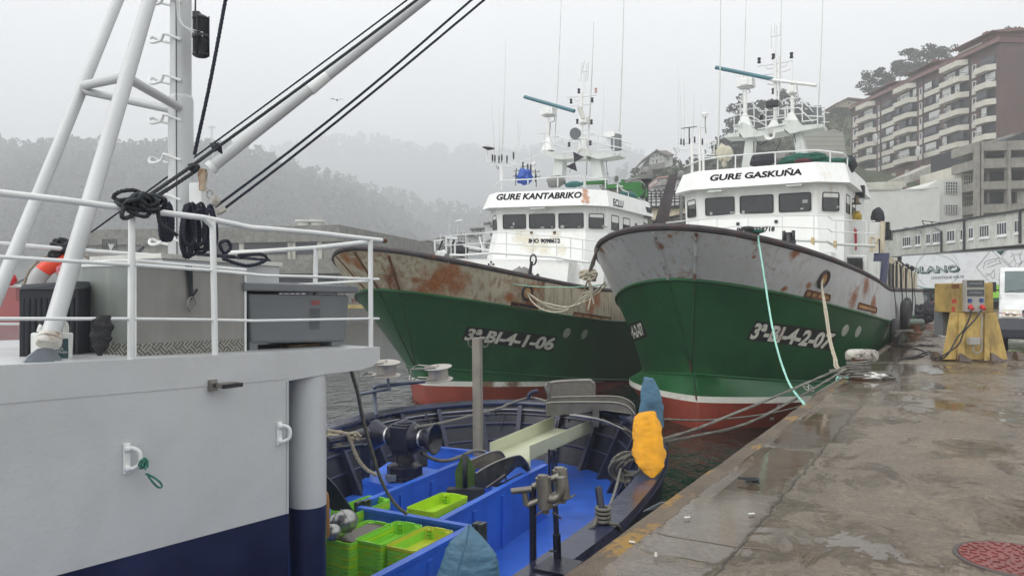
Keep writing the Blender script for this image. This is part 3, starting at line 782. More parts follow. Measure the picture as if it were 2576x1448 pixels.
# registration panels, portholes, hawse pipes, freeing ports
def regpanel(S, par, zk, pq, tq, txt):
    mb = MB(); mb.grid(pick_panel(S, qs(zk, *pq), 30, 8, .005)); P = mb.build('number_panel', BLKP, par)
    mb = MB(); pick_text(S, mb, txt, qs(zk, *tq), off=.010, shear=.2, bold=.04); mb.build('registration_number', NUMW, P)
regpanel(SR, hlR, 'J', ((1100,815),(1640,885),(1690,765),(1165,693)), ((1120,812),(1640,882),(1680,778),(1152,704)), '3ª-BI-4-2-07')
regpanel(SL, hlL, 'F', ((1050,888),(1755,978),(1797,858),(1095,780)), ((1070,885),(1755,968),(1782,866),(1098,790)), '3ª-BI-4-1-06')
regpanel(SR, hlR, 'J', ((362,836),(470,795),(425,690),(345,716)), ((375,815),(458,782),(424,705),(352,730)), '4-2-07')
def port(S, par, p, r):
    h = S.hit(p, 0)
    if not h: return
    mb = MB(); mb.lathe([(r*1.12, -.02), (r*1.12, .012), (r*.8, .015)], h[0], h[1], 20); P = mb.build('porthole', mat('porthole_cream', (.42,.43,.37), .4), par)
def hawse(S, par, p, r, fill):
    h = S.hit(p, 0); n = h[1]; u = Vector((0,0,1)).cross(n).normalized(); v = n.cross(u)
    mb = MB(); mb.tube([h[0]+n*.02+(u*math.cos(a)+v*math.sin(a)*1.15)*r for a in [k*PI/10 for k in range(20)]], .045, 8, True); H = mb.build('hawse_ring', CAP, par)
    mb = MB(); mb.poly([h[0]+n*.014+(u*math.cos(a)+v*math.sin(a)*1.15)*r for a in [k*PI/10 for k in range(20)]]); mb.build('hawse_opening', fill, H)
    return h[0]
def slot(S, par, zk, quad, fill, bars=0):
    rows = pick_panel(S, qs(zk, *quad), 8, 2, .012); mb = MB(); mb.grid(rows); P = mb.build('freeing_port', fill, par)
    mb = MB(); loop = rows[0]+[r[-1] for r in rows[1:-1]]+rows[-1][::-1]+[r[0] for r in rows[1:-1]][::-1]
    mb.tube(loop, .028, 6, True)
    for k in range(bars): i = 2+k*2; mb.tube([rows[0][i], rows[-1][i]], .03, 5)
    mb.build('port_rim', RUST, P)
OCH = mat('ochre_inner_plate', (.45,.25,.10), .7, var=.3, rust=.6, thr=.5)
for x, y in ((1737,757), (1820,765), (1997,787)): port(SR, hlR, q('J', x, y), .155)
port(SR, hlR, q('J', 362, 812), .15)
for x, y in ((1867,832), (2003,842)): port(SL, hlL, q('F', x, y), .165)
HR = hawse(SR, bwR, q('J', 1597, 427), .19, OCH); HL = hawse(SL, bwL, q('F', 1560, 520), .19, OCH)
slot(SR, bwR, 'J', ((1475,535),(1632,563),(1638,530),(1492,497)), OCH, 2); slot(SR, bwR, 'J', ((1818,612),(1935,640),(1935,612),(1826,580)), OCH)
slot(SL, bwL, 'F', ((1438,620),(1640,655),(1636,624),(1440,592)), DARKI, 1); slot(SL, bwL, 'F', ((1915,700),(2195,742),(2200,714),(1920,673)), OCH, 3)
# draft figures
mb = MB()
for txt, qd in (('36', ((1295,1250),(1320,1247),(1322,1228),(1298,1231))), ('35', ((1250,1332),(1278,1328),(1280,1312),(1252,1316)))): pick_text(SR, mb, txt, qs('J', *qd), off=.015)
if mb.f: mb.build('draft_figures', NUMW, hlR)
mb = MB(); h = SR.hit(q('J', 1500, 1127), .012)
n = h[1]; u = Vector((0,0,1)).cross(n).normalized(); v = n.cross(u)
mb.tube([h[0]+(u*math.cos(a)+v*math.sin(a))*.16 for a in [k*PI/12 for k in range(24)]], .012, 5, True)
for a in (PI/4, 3*PI/4): mb.tube([h[0]+(u*math.cos(a)+v*math.sin(a))*.13, h[0]-(u*math.cos(a)+v*math.sin(a))*.13], .012, 5)
mb.build('thruster_mark', NUMW, hlR)
# wheelhouses
wR, vR = build_wheelhouse(SR, shipR, 6.04, 2.0, -.012, ((1774,1848),(1861,1946),(1959,2041)), .62)
wL, vL = build_wheelhouse(SL, shipL, 7.92, 2.12, -.035, ((1265,1323),(1331,1396),(1405,1468)), .66)
mb = MB(); pick_text(SR, mb, 'GURE GASKUÑA', qs('L', (630,330),(1600,264),(1597,182),(636,248)), SR.bvis, .010, .15, .04); mb.build('name_lettering', INK, vR)
mb = MB(); pick_text(SL, mb, 'GURE KANTABRIKO', qs('I', (325,487),(1150,465),(1154,402),(333,425)), SL.bvis, .010, .15, .04); mb.build('name_lettering', INK, vL)
mb = MB(); pick_text(SL, mb, 'ECLU', qs('I', (1456,540),(1548,562),(1552,492),(1453,468)), SL.bvis, .015, .0, .02)
if mb.f: mb.build('call_sign', INK, vL)
mb = MB(); pick_text(SR, mb, 'IMO 8738718', qs('L', (912,872),(1312,857),(1316,806),(916,818)), SR.bwh, .010, .0, .045); mb.build('ship_number', INK, wR)
mb = MB(); pick_text(SL, mb, 'IMO 9098672', qs('I', (638,900),(943,900),(945,854),(642,854)), SL.bwh, .010, .0, .045); mb.build('ship_number', INK, wL)
m2_ = SHIPW.copy(); m2_.name = 'rust_run_white'; vL.data.materials[0] = m2_
blob(m2_, SL, 'I', [(1185,395,.16),(1180,430,.16),(1195,465,.16),(1205,500,.14),(1160,495,.12)], rgb(200,120,55), SL.bvis, .8)
m3_ = SHIPW.copy(); m3_.name = 'yellowed_white'; wL.data.materials[0] = m3_
blob(m3_, SL, 'I', [(560,840,.4),(620,860,.45),(700,930,.5),(800,940,.45),(900,830,.3),(960,960,.35)], rgb(214,200,150), SL.bwh, .5)
for S, W_, zk, pts in ((SR, wR, 'L', ((647,668),(870,657),(1602,618),(1635,540),(1640,545),(1965,600),(985,655))), (SL, wL, 'I', ((498,712),(775,747),(868,742),(968,740),(1132,742),(1378,740),(1352,738),(482,745)))):
    for i, p in enumerate(pts):
        c = S.on(q(zk, *p), 1, S.on(q(zk, *p), 1, 0).y); h = S.hit(q(zk, *p), .035, S.bwh)
        if h: mb = MB(); mb.box(h[0], (.16 if i % 2 else .09, .012, .05 if i % 3 else .11)); mb.build('paper_notice', mat('paper_behind_glass', (.35,.36,.35), .5), W_)
# small fittings on the fronts
for S, W_, zk, pts in ((SR, wR, 'L', ((928,780),(1330,755))), (SL, wL, 'I', ((668,800),(890,798)))):
    for p in pts:
        h = S.hit(q(zk, *p), .03, S.bwh); mb = MB(); mb.box(h[0], (.09, .08, .1)); mb.build('flood_lamp', LAMPD if S is SR else RUST, W_)
for S, V_, zk, a, b in ((SR, vR, 'L', (1435,350), (1600,345)), (SR, vR, 'L', (610,405), (760,392)), (SL, vL, 'I', (658,538), (800,538))):
    y = (5.62 if S is SR else 7.5)
    A_, B_ = S.on(q(zk, *a), 1, y), S.on(q(zk, *b), 1, y); A_.z = B_.z = 5.2; mb = MB(); mb.box((A_+B_)/2, ((B_-A_).length, .1, .07)); mb.build('strip_lamp', SHIPG, V_)
# ---- bridge decks, houses, railings
def deckbox(S, ship, name, x0, x1, y0, y1, z0, z1, mt, roll=0, slope=0.):
    mb = MB(); b = [Vector((x, y, z0+roll*x)) for x, y in ((x0, y0-slope), (x1, y0-slope), (x1, y1), (x0, y1))]; t_ = [Vector((x, y, z1+roll*x)) for x, y in ((x0, y0), (x1, y0), (x1, y1), (x0, y1))]
    mb.hexa(b, t_); return mb.build(name, mt, ship)
# left ship: wide white house front under the wheelhouse
xL = SL.on(q('R', 750, 905), 1, 6.9).x; xR = SL.on(q('I', 1030, 1090), 1, 6.9).x
hL = deckbox(SL, shipL, 'deckhouse', xL, xR, 6.9, 12, .6, 3.02, SHIPW, -.035, .55)
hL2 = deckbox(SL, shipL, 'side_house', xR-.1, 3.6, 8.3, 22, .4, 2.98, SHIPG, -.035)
def plate_on(S, par, name, pts, mt, th=.03): mb = MB(); mb.panel(pts, th); return mb.build(name, mt, par)
d_ = plate_on(SL, hL2, 'door', SL.A('I', ((1055,1330),(1143,1330),(1145,1160),(1058,1152)), 8.25), SHIPG)
plate_on(SL, hL2, 'dark_doorway', SL.A('I', ((1165,1345),(1325,1345),(1335,1180),(1165,1170)), 8.27), DARKI)
mb = MB(); mb.tube(SL.A('I', ((1058,1325),(1062,1155),(1143,1165),(1140,1325)), 8.2), .02, 5, True); mb.build('door_seal', BLACK, d_)
# cross emblem
mb = MB(); bh = BVHTree.FromPolygons([tuple(v.co) for v in hL.data.vertices], [tuple(p.vertices) for p in hL.data.polygons])
for k in range(4):
    a = PI/4+k*PI/2-PI/4; c = (277, 1104); pts = []
    for r, da in ((3, .0), (30, .42), (33, 0), (30, -.42)):
        h = SL.hit(q('I', c[0]+r*math.cos(a+da), c[1]+r*math.sin(a+da)), .012, bh); pts.append(h[0])
    mb.poly([pts[0], pts[1], pts[2], pts[3]])
mb.build('cross_emblem', INK, hL)
# anchor lashed on the foredeck of the left ship
an = thing('anchor', 'dark stocked anchor lashed upright on the foredeck of the rusty trawler', 'anchor', SL.M@SL.on(q('I', 665, 1230), 1, 5.6))
mb = MB(); P = [SL.M@p for p in SL.A('I', ((645,1235),(668,1075)), 5.6)]; mb.tube(P, [.075, .06], 8)
mb.tube([SL.M@p for p in smooth_path(SL.A('I', ((560,1195),(640,1225),(730,1235),(725,1195)), 5.6), .1)], .05, 6)
mb.poly([SL.M@p for p in SL.A('I', ((690,1215),(730,1190),(728,1240)), 5.62)]); mb.build('shank', LAMPD, an, world=True)
mb = MB(); c = SL.on(q('I', 683, 1058), 1, 5.6); mb.tube([SL.M@(c+Vector((math.cos(a)*.13, 0, math.sin(a)*.2))) for a in [k*PI/8 for k in range(16)]], .035, 6, True); mb.build('shackle', LAMPD, an, world=True)
mb = MB(); mb.mx = SL.M; cloth(mb, SL.on(q('I', 570, 1190), 1, 5.7)-Vector((0,0,.15)), (.45,.3,.4), 4); tag(mb.build('canvas_bundle', GREYC), 'grey canvas bundle beside the anchor on the rusty trawler', 'tarpaulin')
# rail lines, left ship
def line(S, zk, pts, a): return S.A(zk, pts, a)
def postlist(S, zk, xs, y0, y1, a): return [(S.on(q(zk, x, y0(x) if callable(y0) else y0), 1, a), S.on(q(zk, x, y1(x) if callable(y1) else y1), 1, a)) for x in xs]
def itab(tab): return lambda x: lerp_tab(tab, x)[0]
t1 = [(-176,832),(-60,823),(100,810),(300,793),(560,808),(1040,846),(1160,866),(1310,880)]
t2 = [(-176,921),(0,912),(270,895),(700,925),(1040,942),(1260,972)]
t3 = [(-120,1012),(0,1015),(200,1003),(300,992),(900,1032),(1040,1060),(1230,1082)]
AR = 6.75
rl = [line(SL, 'I', t1, AR), line(SL, 'I', t2, AR), line(SL, 'I', t3, AR)]
rails(shipL, 'bridge_railing', rl[:2], postlist(SL, 'I', (-110,33,207,425,680,910,1045,1160), itab(t1), lambda x: itab(t3)(x)+40, AR), .021)
mb = MB(); mb.tube(rl[2], .05, 8); mb.build('fire_main_pipe', WHITE2, shipL)
# gear on the port side of the left ship's bridge deck
mb = MB()
for pts in (((840,170),(960,150)), ((420,550),(600,535)), ((430,550),(440,760)), ((545,550),(520,830)), ((650,490),(655,800)), ((820,500),(820,800)), ((640,490),(870,500)), ((990,640),(1500,735)), ((1290,470),(1370,740))):
    mb.tube(SL.A('R', pts, 8.2), .045, 6)
mb.parts('deck_gear_frame', WHITE2, shipL)
mb = MB()
for pts in (((450,840),(500,750),(520,830)), ((470,860),(580,750),(610,810),(540,870)), ((560,830),(600,740),(640,800))): mb.tube(smooth_path(SL.A('R', pts, 7.6), .06), .07, 8)
mb.build('ventilator', WHITE2, shipL)
for pts in (((580,535),(470,830)), ((810,520),(750,680))): mb = MB(); mb.tube(SL.A('R', pts, 7.8), .05, 6); mb.build('davit', LAMPD, shipL)
mb = MB(); mb.mx = SL.M; cloth(mb, SL.on(q('R', 925, 710), 1, 9)-Vector((0,0,0)), (.38,.4,.36), 9, fold=.15); tag(mb.build('covered_raft', DARKC), 'black covered life raft on the far side deck of the rusty trawler', 'life raft')
# right ship: house, rail, side superstructure
hR = deckbox(SR, shipR, 'deckhouse', -3.4, 2.55, 5.3, 12, .8, 2.98, SHIPW, -.012, .3)
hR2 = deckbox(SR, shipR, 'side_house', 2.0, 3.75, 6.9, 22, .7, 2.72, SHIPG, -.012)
w_ = plate_on(SR, hR2, 'window', SR.A('L', ((1990,1290),(2240,1300),(2240,1135),(1995,1130)), 6.86), GLASS)
mb = MB(); mb.tube(SR.A('L', ((1985,1300),(1985,1110),(2270,1118),(2275,1305)), 6.84), .035, 6, True); mb.build('window_frame', SHIPW, w_)
mb = MB(); mb.tube(SR.A('L', ((1935,1105),(1985,1118),(1985,1170),(1938,1160)), 6.8), .03, 6, True); mb.build('grab_rail', SHIPW, hR2)
r1 = [(170,766),(400,742),(870,682),(1400,682),(1870,690),(1920,736),(2369,748)]; r2 = [(400,835),(700,832),(880,805),(1250,800),(1325,803),(1720,822),(1870,826),(1912,860),(2369,878)]; r3 = [(1000,935),(1400,944),(1870,962),(1912,990),(2369,1008)]
AQ = lambda x: 4.75
def lineq(tab):
    out = []
    for x, y in tab: out.append(SR.on(q('L', x, y), 1, 4.9 if x <= 1875 else 5.3+(x-1912)*.0022))
    return out
rails(shipR, 'bridge_railing', [lineq(r1), lineq(r2)], [(SR.on(q('L', x, itab(r1)(x)), 1, 4.9), SR.on(q('L', x, itab(r3)(x)+50), 1, 4.9)) for x in (405,705,1033,1395,1725)]+[(lineq([(x, itab(r1)(x))])[0], lineq([(x, itab(r3)(x)+60)])[0]) for x in (1960,2280)], .02)
mb = MB(); mb.tube(lineq(r3), .045, 8); mb.build('fire_main_pipe', SHIPG, shipR)
for x0, x1 in ((1705,1725), (1940,1958)):
    mb = MB(); c = lineq([((x0+x1)/2, itab(r3)((x0+x1)/2))])[0]; mb.box(c, (.09,.12,.2)); mb.build('pipe_clamp', mat('ochre_clamp', (.55,.42,.2), .6), shipR)
# quay-side upper works: yellow-streaked post, pipes, stepped side plating
PX = lambda pts, l=3.85: SR.L('N', pts, l)
sp = MB(); z0 = .55
pa = [SR.on(q('N', *p), 0, 3.86) for p in ((455,600),(520,360),(600,395),(745,560))]
b_ = [Vector((3.86, 7.0, .6)), Vector((3.86, 20, .6)), Vector((3.86, 20, 2.55)), Vector((3.86, 8.4, 2.95)), Vector((3.86, 7.6, 2.9))]
sp.hexa([p+Vector((-.12, 0, 0)) for p in b_], b_)
side = sp.build('side_plating', CREAMR, shipR)
gp = MB(); g_ = [Vector((3.885, 6.5, .6)), Vector((3.885, 20, .6)), Vector((3.885, 20, 1.35)), Vector((3.885, 12, 1.5)), Vector((3.885, 8.2, 1.95)), Vector((3.885, 7.4, 1.9)), Vector((3.885, 6.9, 1.2))]
gp.hexa([p+Vector((-.02, 0, 0)) for p in g_], g_); gp.build('side_plating_green', GREENH, shipR)
mb = MB()
for a in (8.6, 9.6, 10.9, 12.6, 14.6): mb.box((3.875, a, 2.2), (.03, .55, .95))
mb.build('side_opening', DARKI, side)
mb = MB(); mb.hexa([Vector((x, y, z)) for x, y, z in ((3.5,6.75,1.75),(3.95,6.75,1.75),(3.95,7.0,1.75),(3.5,7.0,1.75))], [Vector((x, y, z)) for x, y, z in ((3.5,7.65,2.98),(3.95,7.65,2.98),(3.95,8.0,2.98),(3.5,8.0,2.98))]); mb.build('bulwark_step', NAVY, shipR)
mb = MB(); mb.tube(smooth_path([Vector((4.0, a, .62+.06*math.sin(a))) for a in (7, 9, 12, 16, 20)], .4), .05, 6); mb.build('rubbing_bar', GREENH, side)
post = MB(); pp = SR.A('N', ((505,80),(540,85),(530,365),(500,365)), 8.2); post.panel(pp, .3); post.build('corner_post', CREAMR, shipR)
mb = MB(); pp = SR.A('N', ((415,95),(505,95),(505,240),(415,240)), 8.6); mb.panel(pp, .5); mb.build('locker', SHIPW, shipR)
mb = MB(); mb.tube(smooth_path(SR.A('N', ((412,350),(408,230),(440,215)), 7.6), .08), .055, 8); mb.tube(smooth_path(SR.A('N', ((455,350),(462,240),(490,225)), 7.6), .08), .055, 8); mb.build('pipe', CREAMR, shipR)
mb = MB(); mb.panel(SR.A('N', ((165,335),(250,335),(250,-30),(170,-60)), 10.5), .4); mb.build('streaked_casing', SHIPG, shipR)
mb = MB(); c = SR.on(q('N', 258, 240), 1, 8.8); mb.lathe([(.02,-.42),(.1,-.36),(.1,.34),(.03,.42)], c, n=14); mb.build('extinguisher', mat('red_bottle', (.42,.02,.02), .35), shipR)
mb = MB(); c = SR.on(q('N', 285, 40), 1, 8.0); mb.lathe([(.12,-.14),(.15,-.1),(.15,.1),(.08,.14),(.1,.2)], c, n=14); mb.build('brass_lamp', mat('brass', (.45,.32,.05), .35, metal=.6), shipR)
mb = MB(); mb.mx = SR.M; cloth(mb, SR.on(q('N', 470, 40), 1, 9)-Vector((0,0,0)), (.22,.22,.33), 5, fold=.12); tag(mb.build('hooded_cover', DARKC), 'black hooded cover on the white locker of the grey-bowed trawler', 'cover')
# rigging clutter down the quay side
mb = MB(); random.seed(4)
for k in range(5):
    a = 8.9+k*2.1; x = 3.98; pts = [Vector((x+random.uniform(0,.08), a+random.uniform(-.3,.3), z)) for z in (2.7, 2.0, 1.2, .2, -.5-random.random()*.5)]
    mb.rope(pts, .014+.008*(k % 2), .05)
mb.build('hanging_line', ROPED, shipR)
mb = MB()
for k in range(4):
    a = 11+k*2.4; cloth(mb, Vector((3.8, a, 2.75)), (.10,.4,.12), k+3, fold=.5)
mb.build('net_gear', DARKC, shipR)
mb = MB(); mb.box((3.6, 9.6, 3.7), (.5,.6,.35)); mb.cyl((3.6,9.4,3.75),(3.6,9.0,3.65), .13, 10); mb.cyl((3.5, 9.6, 2.7),(3.5, 9.6, 3.6), .08, 8); mb.box((3.6,9.6,4.02),(.35,.3,.3)); mb.build('deck_winch', LAMPD, shipR)
# tyre fenders against the quay
def tyre(loc, ax, R_=.42, r=.14, label='', group=None):
    mb = MB(); ax = Vector(ax).normalized(); u = ax.orthogonal().normalized(); w__ = ax.cross(u); c = Vector(loc)
    mb.tube([c+(u*math.cos(a)+w__*math.sin(a))*R_ for a in [k*PI/10 for k in range(20)]], r, 10, True)
    return tag(mb.build('tyre_fender', BLACK), label, 'tyre', group)
for i, (p, d, l) in enumerate(((q('N',712,915), 26.5, 'upper black tyre fender hanging between trawler side and quay'), (q('N',625,1090), 24.5, 'lower tyre fender squeezed at the waterline of the quay edge'), (q('N',735,880), 29, 'farthest tyre fender beside the far bollard'))):
    tyre(V(p, d), (.85,-.52,0), label=l, group='tyre fenders')
# visor-side items
mb = MB(); c = SR.on(q('L', 2175, 530), 1, 7.5); mb.lathe([(.03,.16),(.07,.1),(.09,-.05),(.17,-.13)], c, n=14, cap=False); mb.build('ship_bell', mat('bronze', (.1,.08,.05), .4, metal=.7), shipR)
mb = MB(); mb.panel(SR.A('L', ((2155,500),(2255,500),(2255,370),(2160,375)), 9), .3); mb.build('flood_lamp_box', LAMPD, shipR)
# foredeck bollards on the right ship
for p, mt, nm in (((1028,880), LAMPD, 'mooring_post'), ((1117,905), DGRN, 'mooring_post'), ((1460,950), LAMPD, 'mooring_post')):
    h = SR.on(q('L', p[0], p[1]+45), 0, .0) if False else None
def rail_fit(S, ship, zk, x, y, wid, hgt, mt, off=.35):
    ht = S.hit(q(zk, x, y+40)); base = ht[0] if ht else S.on(q(zk, x, y), 1, 1)
    d = base.y
    c = S.on(q(zk, x, y), 1, d+.38); mb = MB()
    mb.lathe([(wid*.55,-hgt*.5),(wid*.4,-hgt*.2),(wid*.4,hgt*.15),(wid,hgt*.25),(wid,hgt*.42),(wid*.5,hgt*.5)], c, n=14); mb.cyl(c-Vector((0,0,hgt*.4)), c-Vector((0,0,hgt*.8)), wid*.4, 8)
    return mb.build('mooring_post', mt, ship)
rail_fit(SR, shipR, 'L', 1028, 872, .16, .32, LAMPD); rail_fit(SR, shipR, 'L', 1117, 900, .2, .3, DGRN)
mb = MB(); y_ = 2.2; c = SR.on(q('L', 1460, 940), 1, y_)
for dx in (-.13, .13): mb.tube([c+Vector((dx,0,-.1)), c+Vector((dx,0,.25))], .05, 8)
mb.tube([c+Vector((0,0,-.5)), c+Vector((0,0,.2))], .09, 8); mb.box(c+Vector((0,0,-.08)), (.38,.12,.12)); mb.build('chain_stopper', LAMPD, shipR)
# ---- masts
def mast_set(S, ship, zk, a, D, roof):
    Yd = (S.M@Vector((0, a, 0))).y; u = ZOOM[zk][2]*Yd/F      # metres per zoom unit here
    pa = lambda pts, aa=a: S.A(zk, pts, aa)
    G_ = MB()
    for (x0, y0), (x1, y1), wd in D['legs']:
        A_, B_ = pa([(x0, y0), (x1, y1)]); hw = wd*u/2
        G_.hexa([A_+Vector((sx*hw, sy*.22, 0)) for sx, sy in ((-1,-1),(1,-1),(1,1),(-1,1))], [B_+Vector((sx*hw*.92, sy*.2, 0)) for sx, sy in ((-1,-1),(1,-1),(1,1),(-1,1))])
    mast = thing_part('portal_mast', ship)
    G_.parts('mast_leg', SHIPG, mast)
    mb = MB()
    for pl in D['plat']:
        pts = pa(pl); mb.prism([p-Vector((0,.45,0)) for p in pts], (0, .9, 0))
    mb.parts('mast_platform', SHIPG, mast)
    mb = MB()
    for pts, r in D['poles']: mb.tube(pa(pts), r, 10)
    for (x, y0, y1, w0, w1) in D['cones']:
        b = pa([(x, y0)])[0]; t_ = pa([(x, y1)])[0]; mb.hexa([b+Vector((sx*w0*u, sy*w0*u*.9, 0)) for sx, sy in ((-1,-1),(1,-1),(1,1),(-1,1))], [t_+Vector((sx*w1*u, sy*w1*u, 0)) for sx, sy in ((-1,-1),(1,-1),(1,1),(-1,1))])
    mb.parts('mast_pole', SHIPW, mast)
    mb = MB()
    for l_ in D['rails']: mb.tube(pa(l_, a-.5), .022, 6)
    for x, y0, y1 in D['posts']: mb.tube(pa([(x, y0), (x+2, y1)], a-.5), .022, 6)
    for l_ in D['rails']: mb.tube([p+Vector((0, 1.0, 0)) for p in pa(l_, a-.5)], .02, 6)
    mb.build('platform_railing', WHITE2, mast)
    mb = MB()
    for l_ in D['arms']: mb.tube(smooth_path(pa(l_), .06), .022, 6)
    mb.parts('crossarm', WHITE2, mast)
    for i, (x, y) in enumerate(D['lamps']):
        lamp(mast, pa([(x, y)])[0], .06, .22, LAMPD if (x, y) not in D.get('pink', ()) else mat('pale_red_lens', (.55,.35,.32), .3))
    for (bx0, by0), (bx1, by1), mt, hh in D['bars']:
        A_, B_ = pa([(bx0, by0), (bx1, by1)], a-.1); d = (B_-A_).normalized(); n_ = Vector((0,1,0)); up = d.cross(n_).normalized(); up = up if up.z > 0 else -up
        mb = MB(); pr = [(up*math.cos(k*PI/6)*hh+n_*math.sin(k*PI/6)*hh*1.3) for k in range(12)]
        mb.hexa([A_+p for p in pr], [B_+p for p in pr]); bar = mb.build('radar_scanner', mt, mast)
        mb = MB(); mb.hexa([A_-d*.02+p*.97 for p in pr], [A_-d*.003+p*.97 for p in pr]); mb.build('scanner_end_cap', SHIPW, bar)
    for x0, x1, y0, y1 in D['gear']:
        c = pa([((x0+x1)/2, (y0+y1)/2)])[0]; w_ = (x1-x0)*u; hh = (y1-y0)*u; mb = MB()
        mb.box(c, (w_, w_*.8, hh*.78)); mb.box(c-Vector((0, w_*.42, 0)), (w_*.5, .05, hh*.6)); mb.box(c+Vector((0,0,hh*.45)), (w_*.35, w_*.35, hh*.2)); mb.box(c-Vector((0,0,hh*.46)), (w_*.8, w_*.6, .03)); mb.build('radar_gearbox', SHIPW, mast, bevel=.02)
    for pts, r, aa in D['whips']:
        mb = MB(); P = S.A(zk, pts, a+aa); n = 8; P = [P[0].lerp(P[1], k/n)+Vector((.03*math.sin(PI*k/n), 0, 0)) for k in range(n+1)]
        mb.tube(P, [r*(.35+.65*k/n) for k in range(n+1)], 6); mb.build('whip_antenna', D.get('whipm', SHIPG), mast)
    mb = MB()
    for pts in D['cables']: mb.tube(smooth_path(pa(pts, a-.25), .08), .014, 5)
    mb.parts('cable', CABLE, mast)
    return mast, u, pa
DR = dict(
 legs=[((755,1295),(785,1060),72), ((1178,1200),(1142,1010),68)],
 plat=[[(675,985),(745,962),(795,985),(845,1045),(835,1070),(745,1082)], [(836,1030),(1050,985),(1062,1030),(836,1075)], [(1040,947),(1150,945),(1200,985),(1352,975),(1352,1000),(1190,1030),(1100,1050),(1055,1010)], [(600,1062),(715,1030),(715,1070),(600,1078)]],
 poles=[([(965,1000),(968,455)], .06), ([(735,985),(735,690)], .075), ([(1100,945),(1100,740)], .065), ([(970,465),(972,262)], .022), ([(990,900),(1000,430)], .03), ([(1045,830),(1045,1000)], .03), ([(428,910),(432,1130)], .03), ([(385,1000),(385,1330)], .04), ([(325,1100),(325,1345)], .055), ([(413,1150),(413,1320)], .045), ([(467,1100),(467,1180)], .02), ([(495,1120),(495,1190)], .02)],
 cones=[(735,985,880,55,14), (1095,945,870,50,14), (960,1000,920,48,12)],
 rails=[[(660,815),(720,797),(785,790),(845,860),(1000,845),(1060,825)], [(625,905),(690,885),(790,900),(850,935),(1060,905)], [(1010,792),(1060,762),(1160,752),(1215,820),(1348,828)], [(1015,845),(1150,832),(1210,895),(1345,902)], [(640,970),(690,965)], [(830,1000),(1040,960)], [(1175,940),(1290,925)]],
 posts=[(650,905,1040), (697,805,985), (803,815,985), (1175,762,945), (1293,825,972), (1062,828,940), (1345,828,975), (895,860,1005)],
 arms=[[(833,512),(955,495),(1100,470)], [(890,503),(910,530),(955,525)], [(1000,512),(1050,510),(1060,480)], [(870,580),(960,568)], [(980,550),(1040,552),(1085,532)], [(980,600),(1025,590)], [(905,650),(950,655)], [(985,690),(1025,680)], [(975,455),(980,1000)],
   [(215,1110),(320,1105),(440,1112)], [(215,1125),(250,1155),(430,1150),(440,1115)], [(330,1190),(500,1195)], [(345,1215),(510,1212)], [(375,990),(400,985),(420,990)], [(930,285),(1005,272)], [(935,200),(938,370)], [(962,182),(962,262)], [(976,200),(978,262)], [(1005,180),(1005,272)]],
 lamps=[(843,468),(953,437),(1093,428),(953,705),(858,910)],
 bars=[((510,522),(945,612),RADB,.075), ((930,617),(1285,661),SHIPW,.06)], gear=[(680,802,605,685), (1068,1136,655,735)],
 whips=[([(548,-260),(523,1310)], .035, -1.2), ([(745,-200),(715,790)], .022, .6), ([(1012,-260),(1002,720)], .022, .4), ([(1338,-240),(1302,800)], .026, .2), ([(212,525),(221,1110)], .012, -.2), ([(224,585),(240,1090)], .012, 0), ([(262,608),(262,1112)], .01, 0), ([(338,715),(329,1070)], .014, 0), ([(390,810),(390,985)], .009, 0), ([(1097,390),(1097,640)], .008, .3)],
 cables=[[(825,1090),(850,1120),(905,1090)], [(760,690),(775,705),(765,720)], [(430,900),(425,960),(433,1030)], [(800,1090),(808,1290)], [(1110,1030),(1125,1100)], [(1010,1080),(975,1160),(960,1180)]])
mR, uR, paR = mast_set(SR, shipR, 'K', 8.3, DR, 5.96)
mb = MB(); c = paR([(935,1045)], 7.5)[0]; mb.lathe([(.2,-.22),(.19,-.2),(.1,-.1),(.05,.05),(.04,.35)], c, (0,1,0), 22, False); mb.build('ship_horn', SHIPW, mR)
mb = MB(); c = paR([(947,803)], 7.7)[0]; mb.box(c, (.42,.25,.24)); mb.build('searchlight', LAMPD, mR, bevel=.03)
mb = MB(); c = paR([(1295,880)], 8.5)[0]; mb.box(c, (.24,.25,.55)); mb.build('junction_cabinet', GREYP, mR)
mb = MB(); c = paR([(303,985)])[0]; mb.box(c, (.55,.3,.03), rx=.25); mb.cyl(c, c-Vector((0,0,.5)), .025, 6); mb.build('flat_antenna', LAMPD, mR)
mb = MB(); c = paR([(425,885)])[0]; mb.lathe([(.04,-.16),(.13,0),(.13,.03),(.1,.07),(.02,.1)], c, n=16); mb.build('dome_antenna', SHIPW, mR)
for x, y in ((467,1097),(497,1112)):
    mb = MB(); c = paR([(x, y)])[0]; mb.lathe([(.02,-.05),(.08,0),(.075,.04),(.01,.06)], c, n=12); mb.build('mushroom_antenna', SHIPW, mR)
mb = MB()
for x, y in ((240,1095),(262,1100),(305,1090),(345,1080),(405,1095)): c = paR([(x, y)])[0]; mb.lathe([(.02,-.12),(.035,-.1),(.03,.1),(.01,.14)], c, n=8)
mb.build('antenna_base', LAMPD, mR)
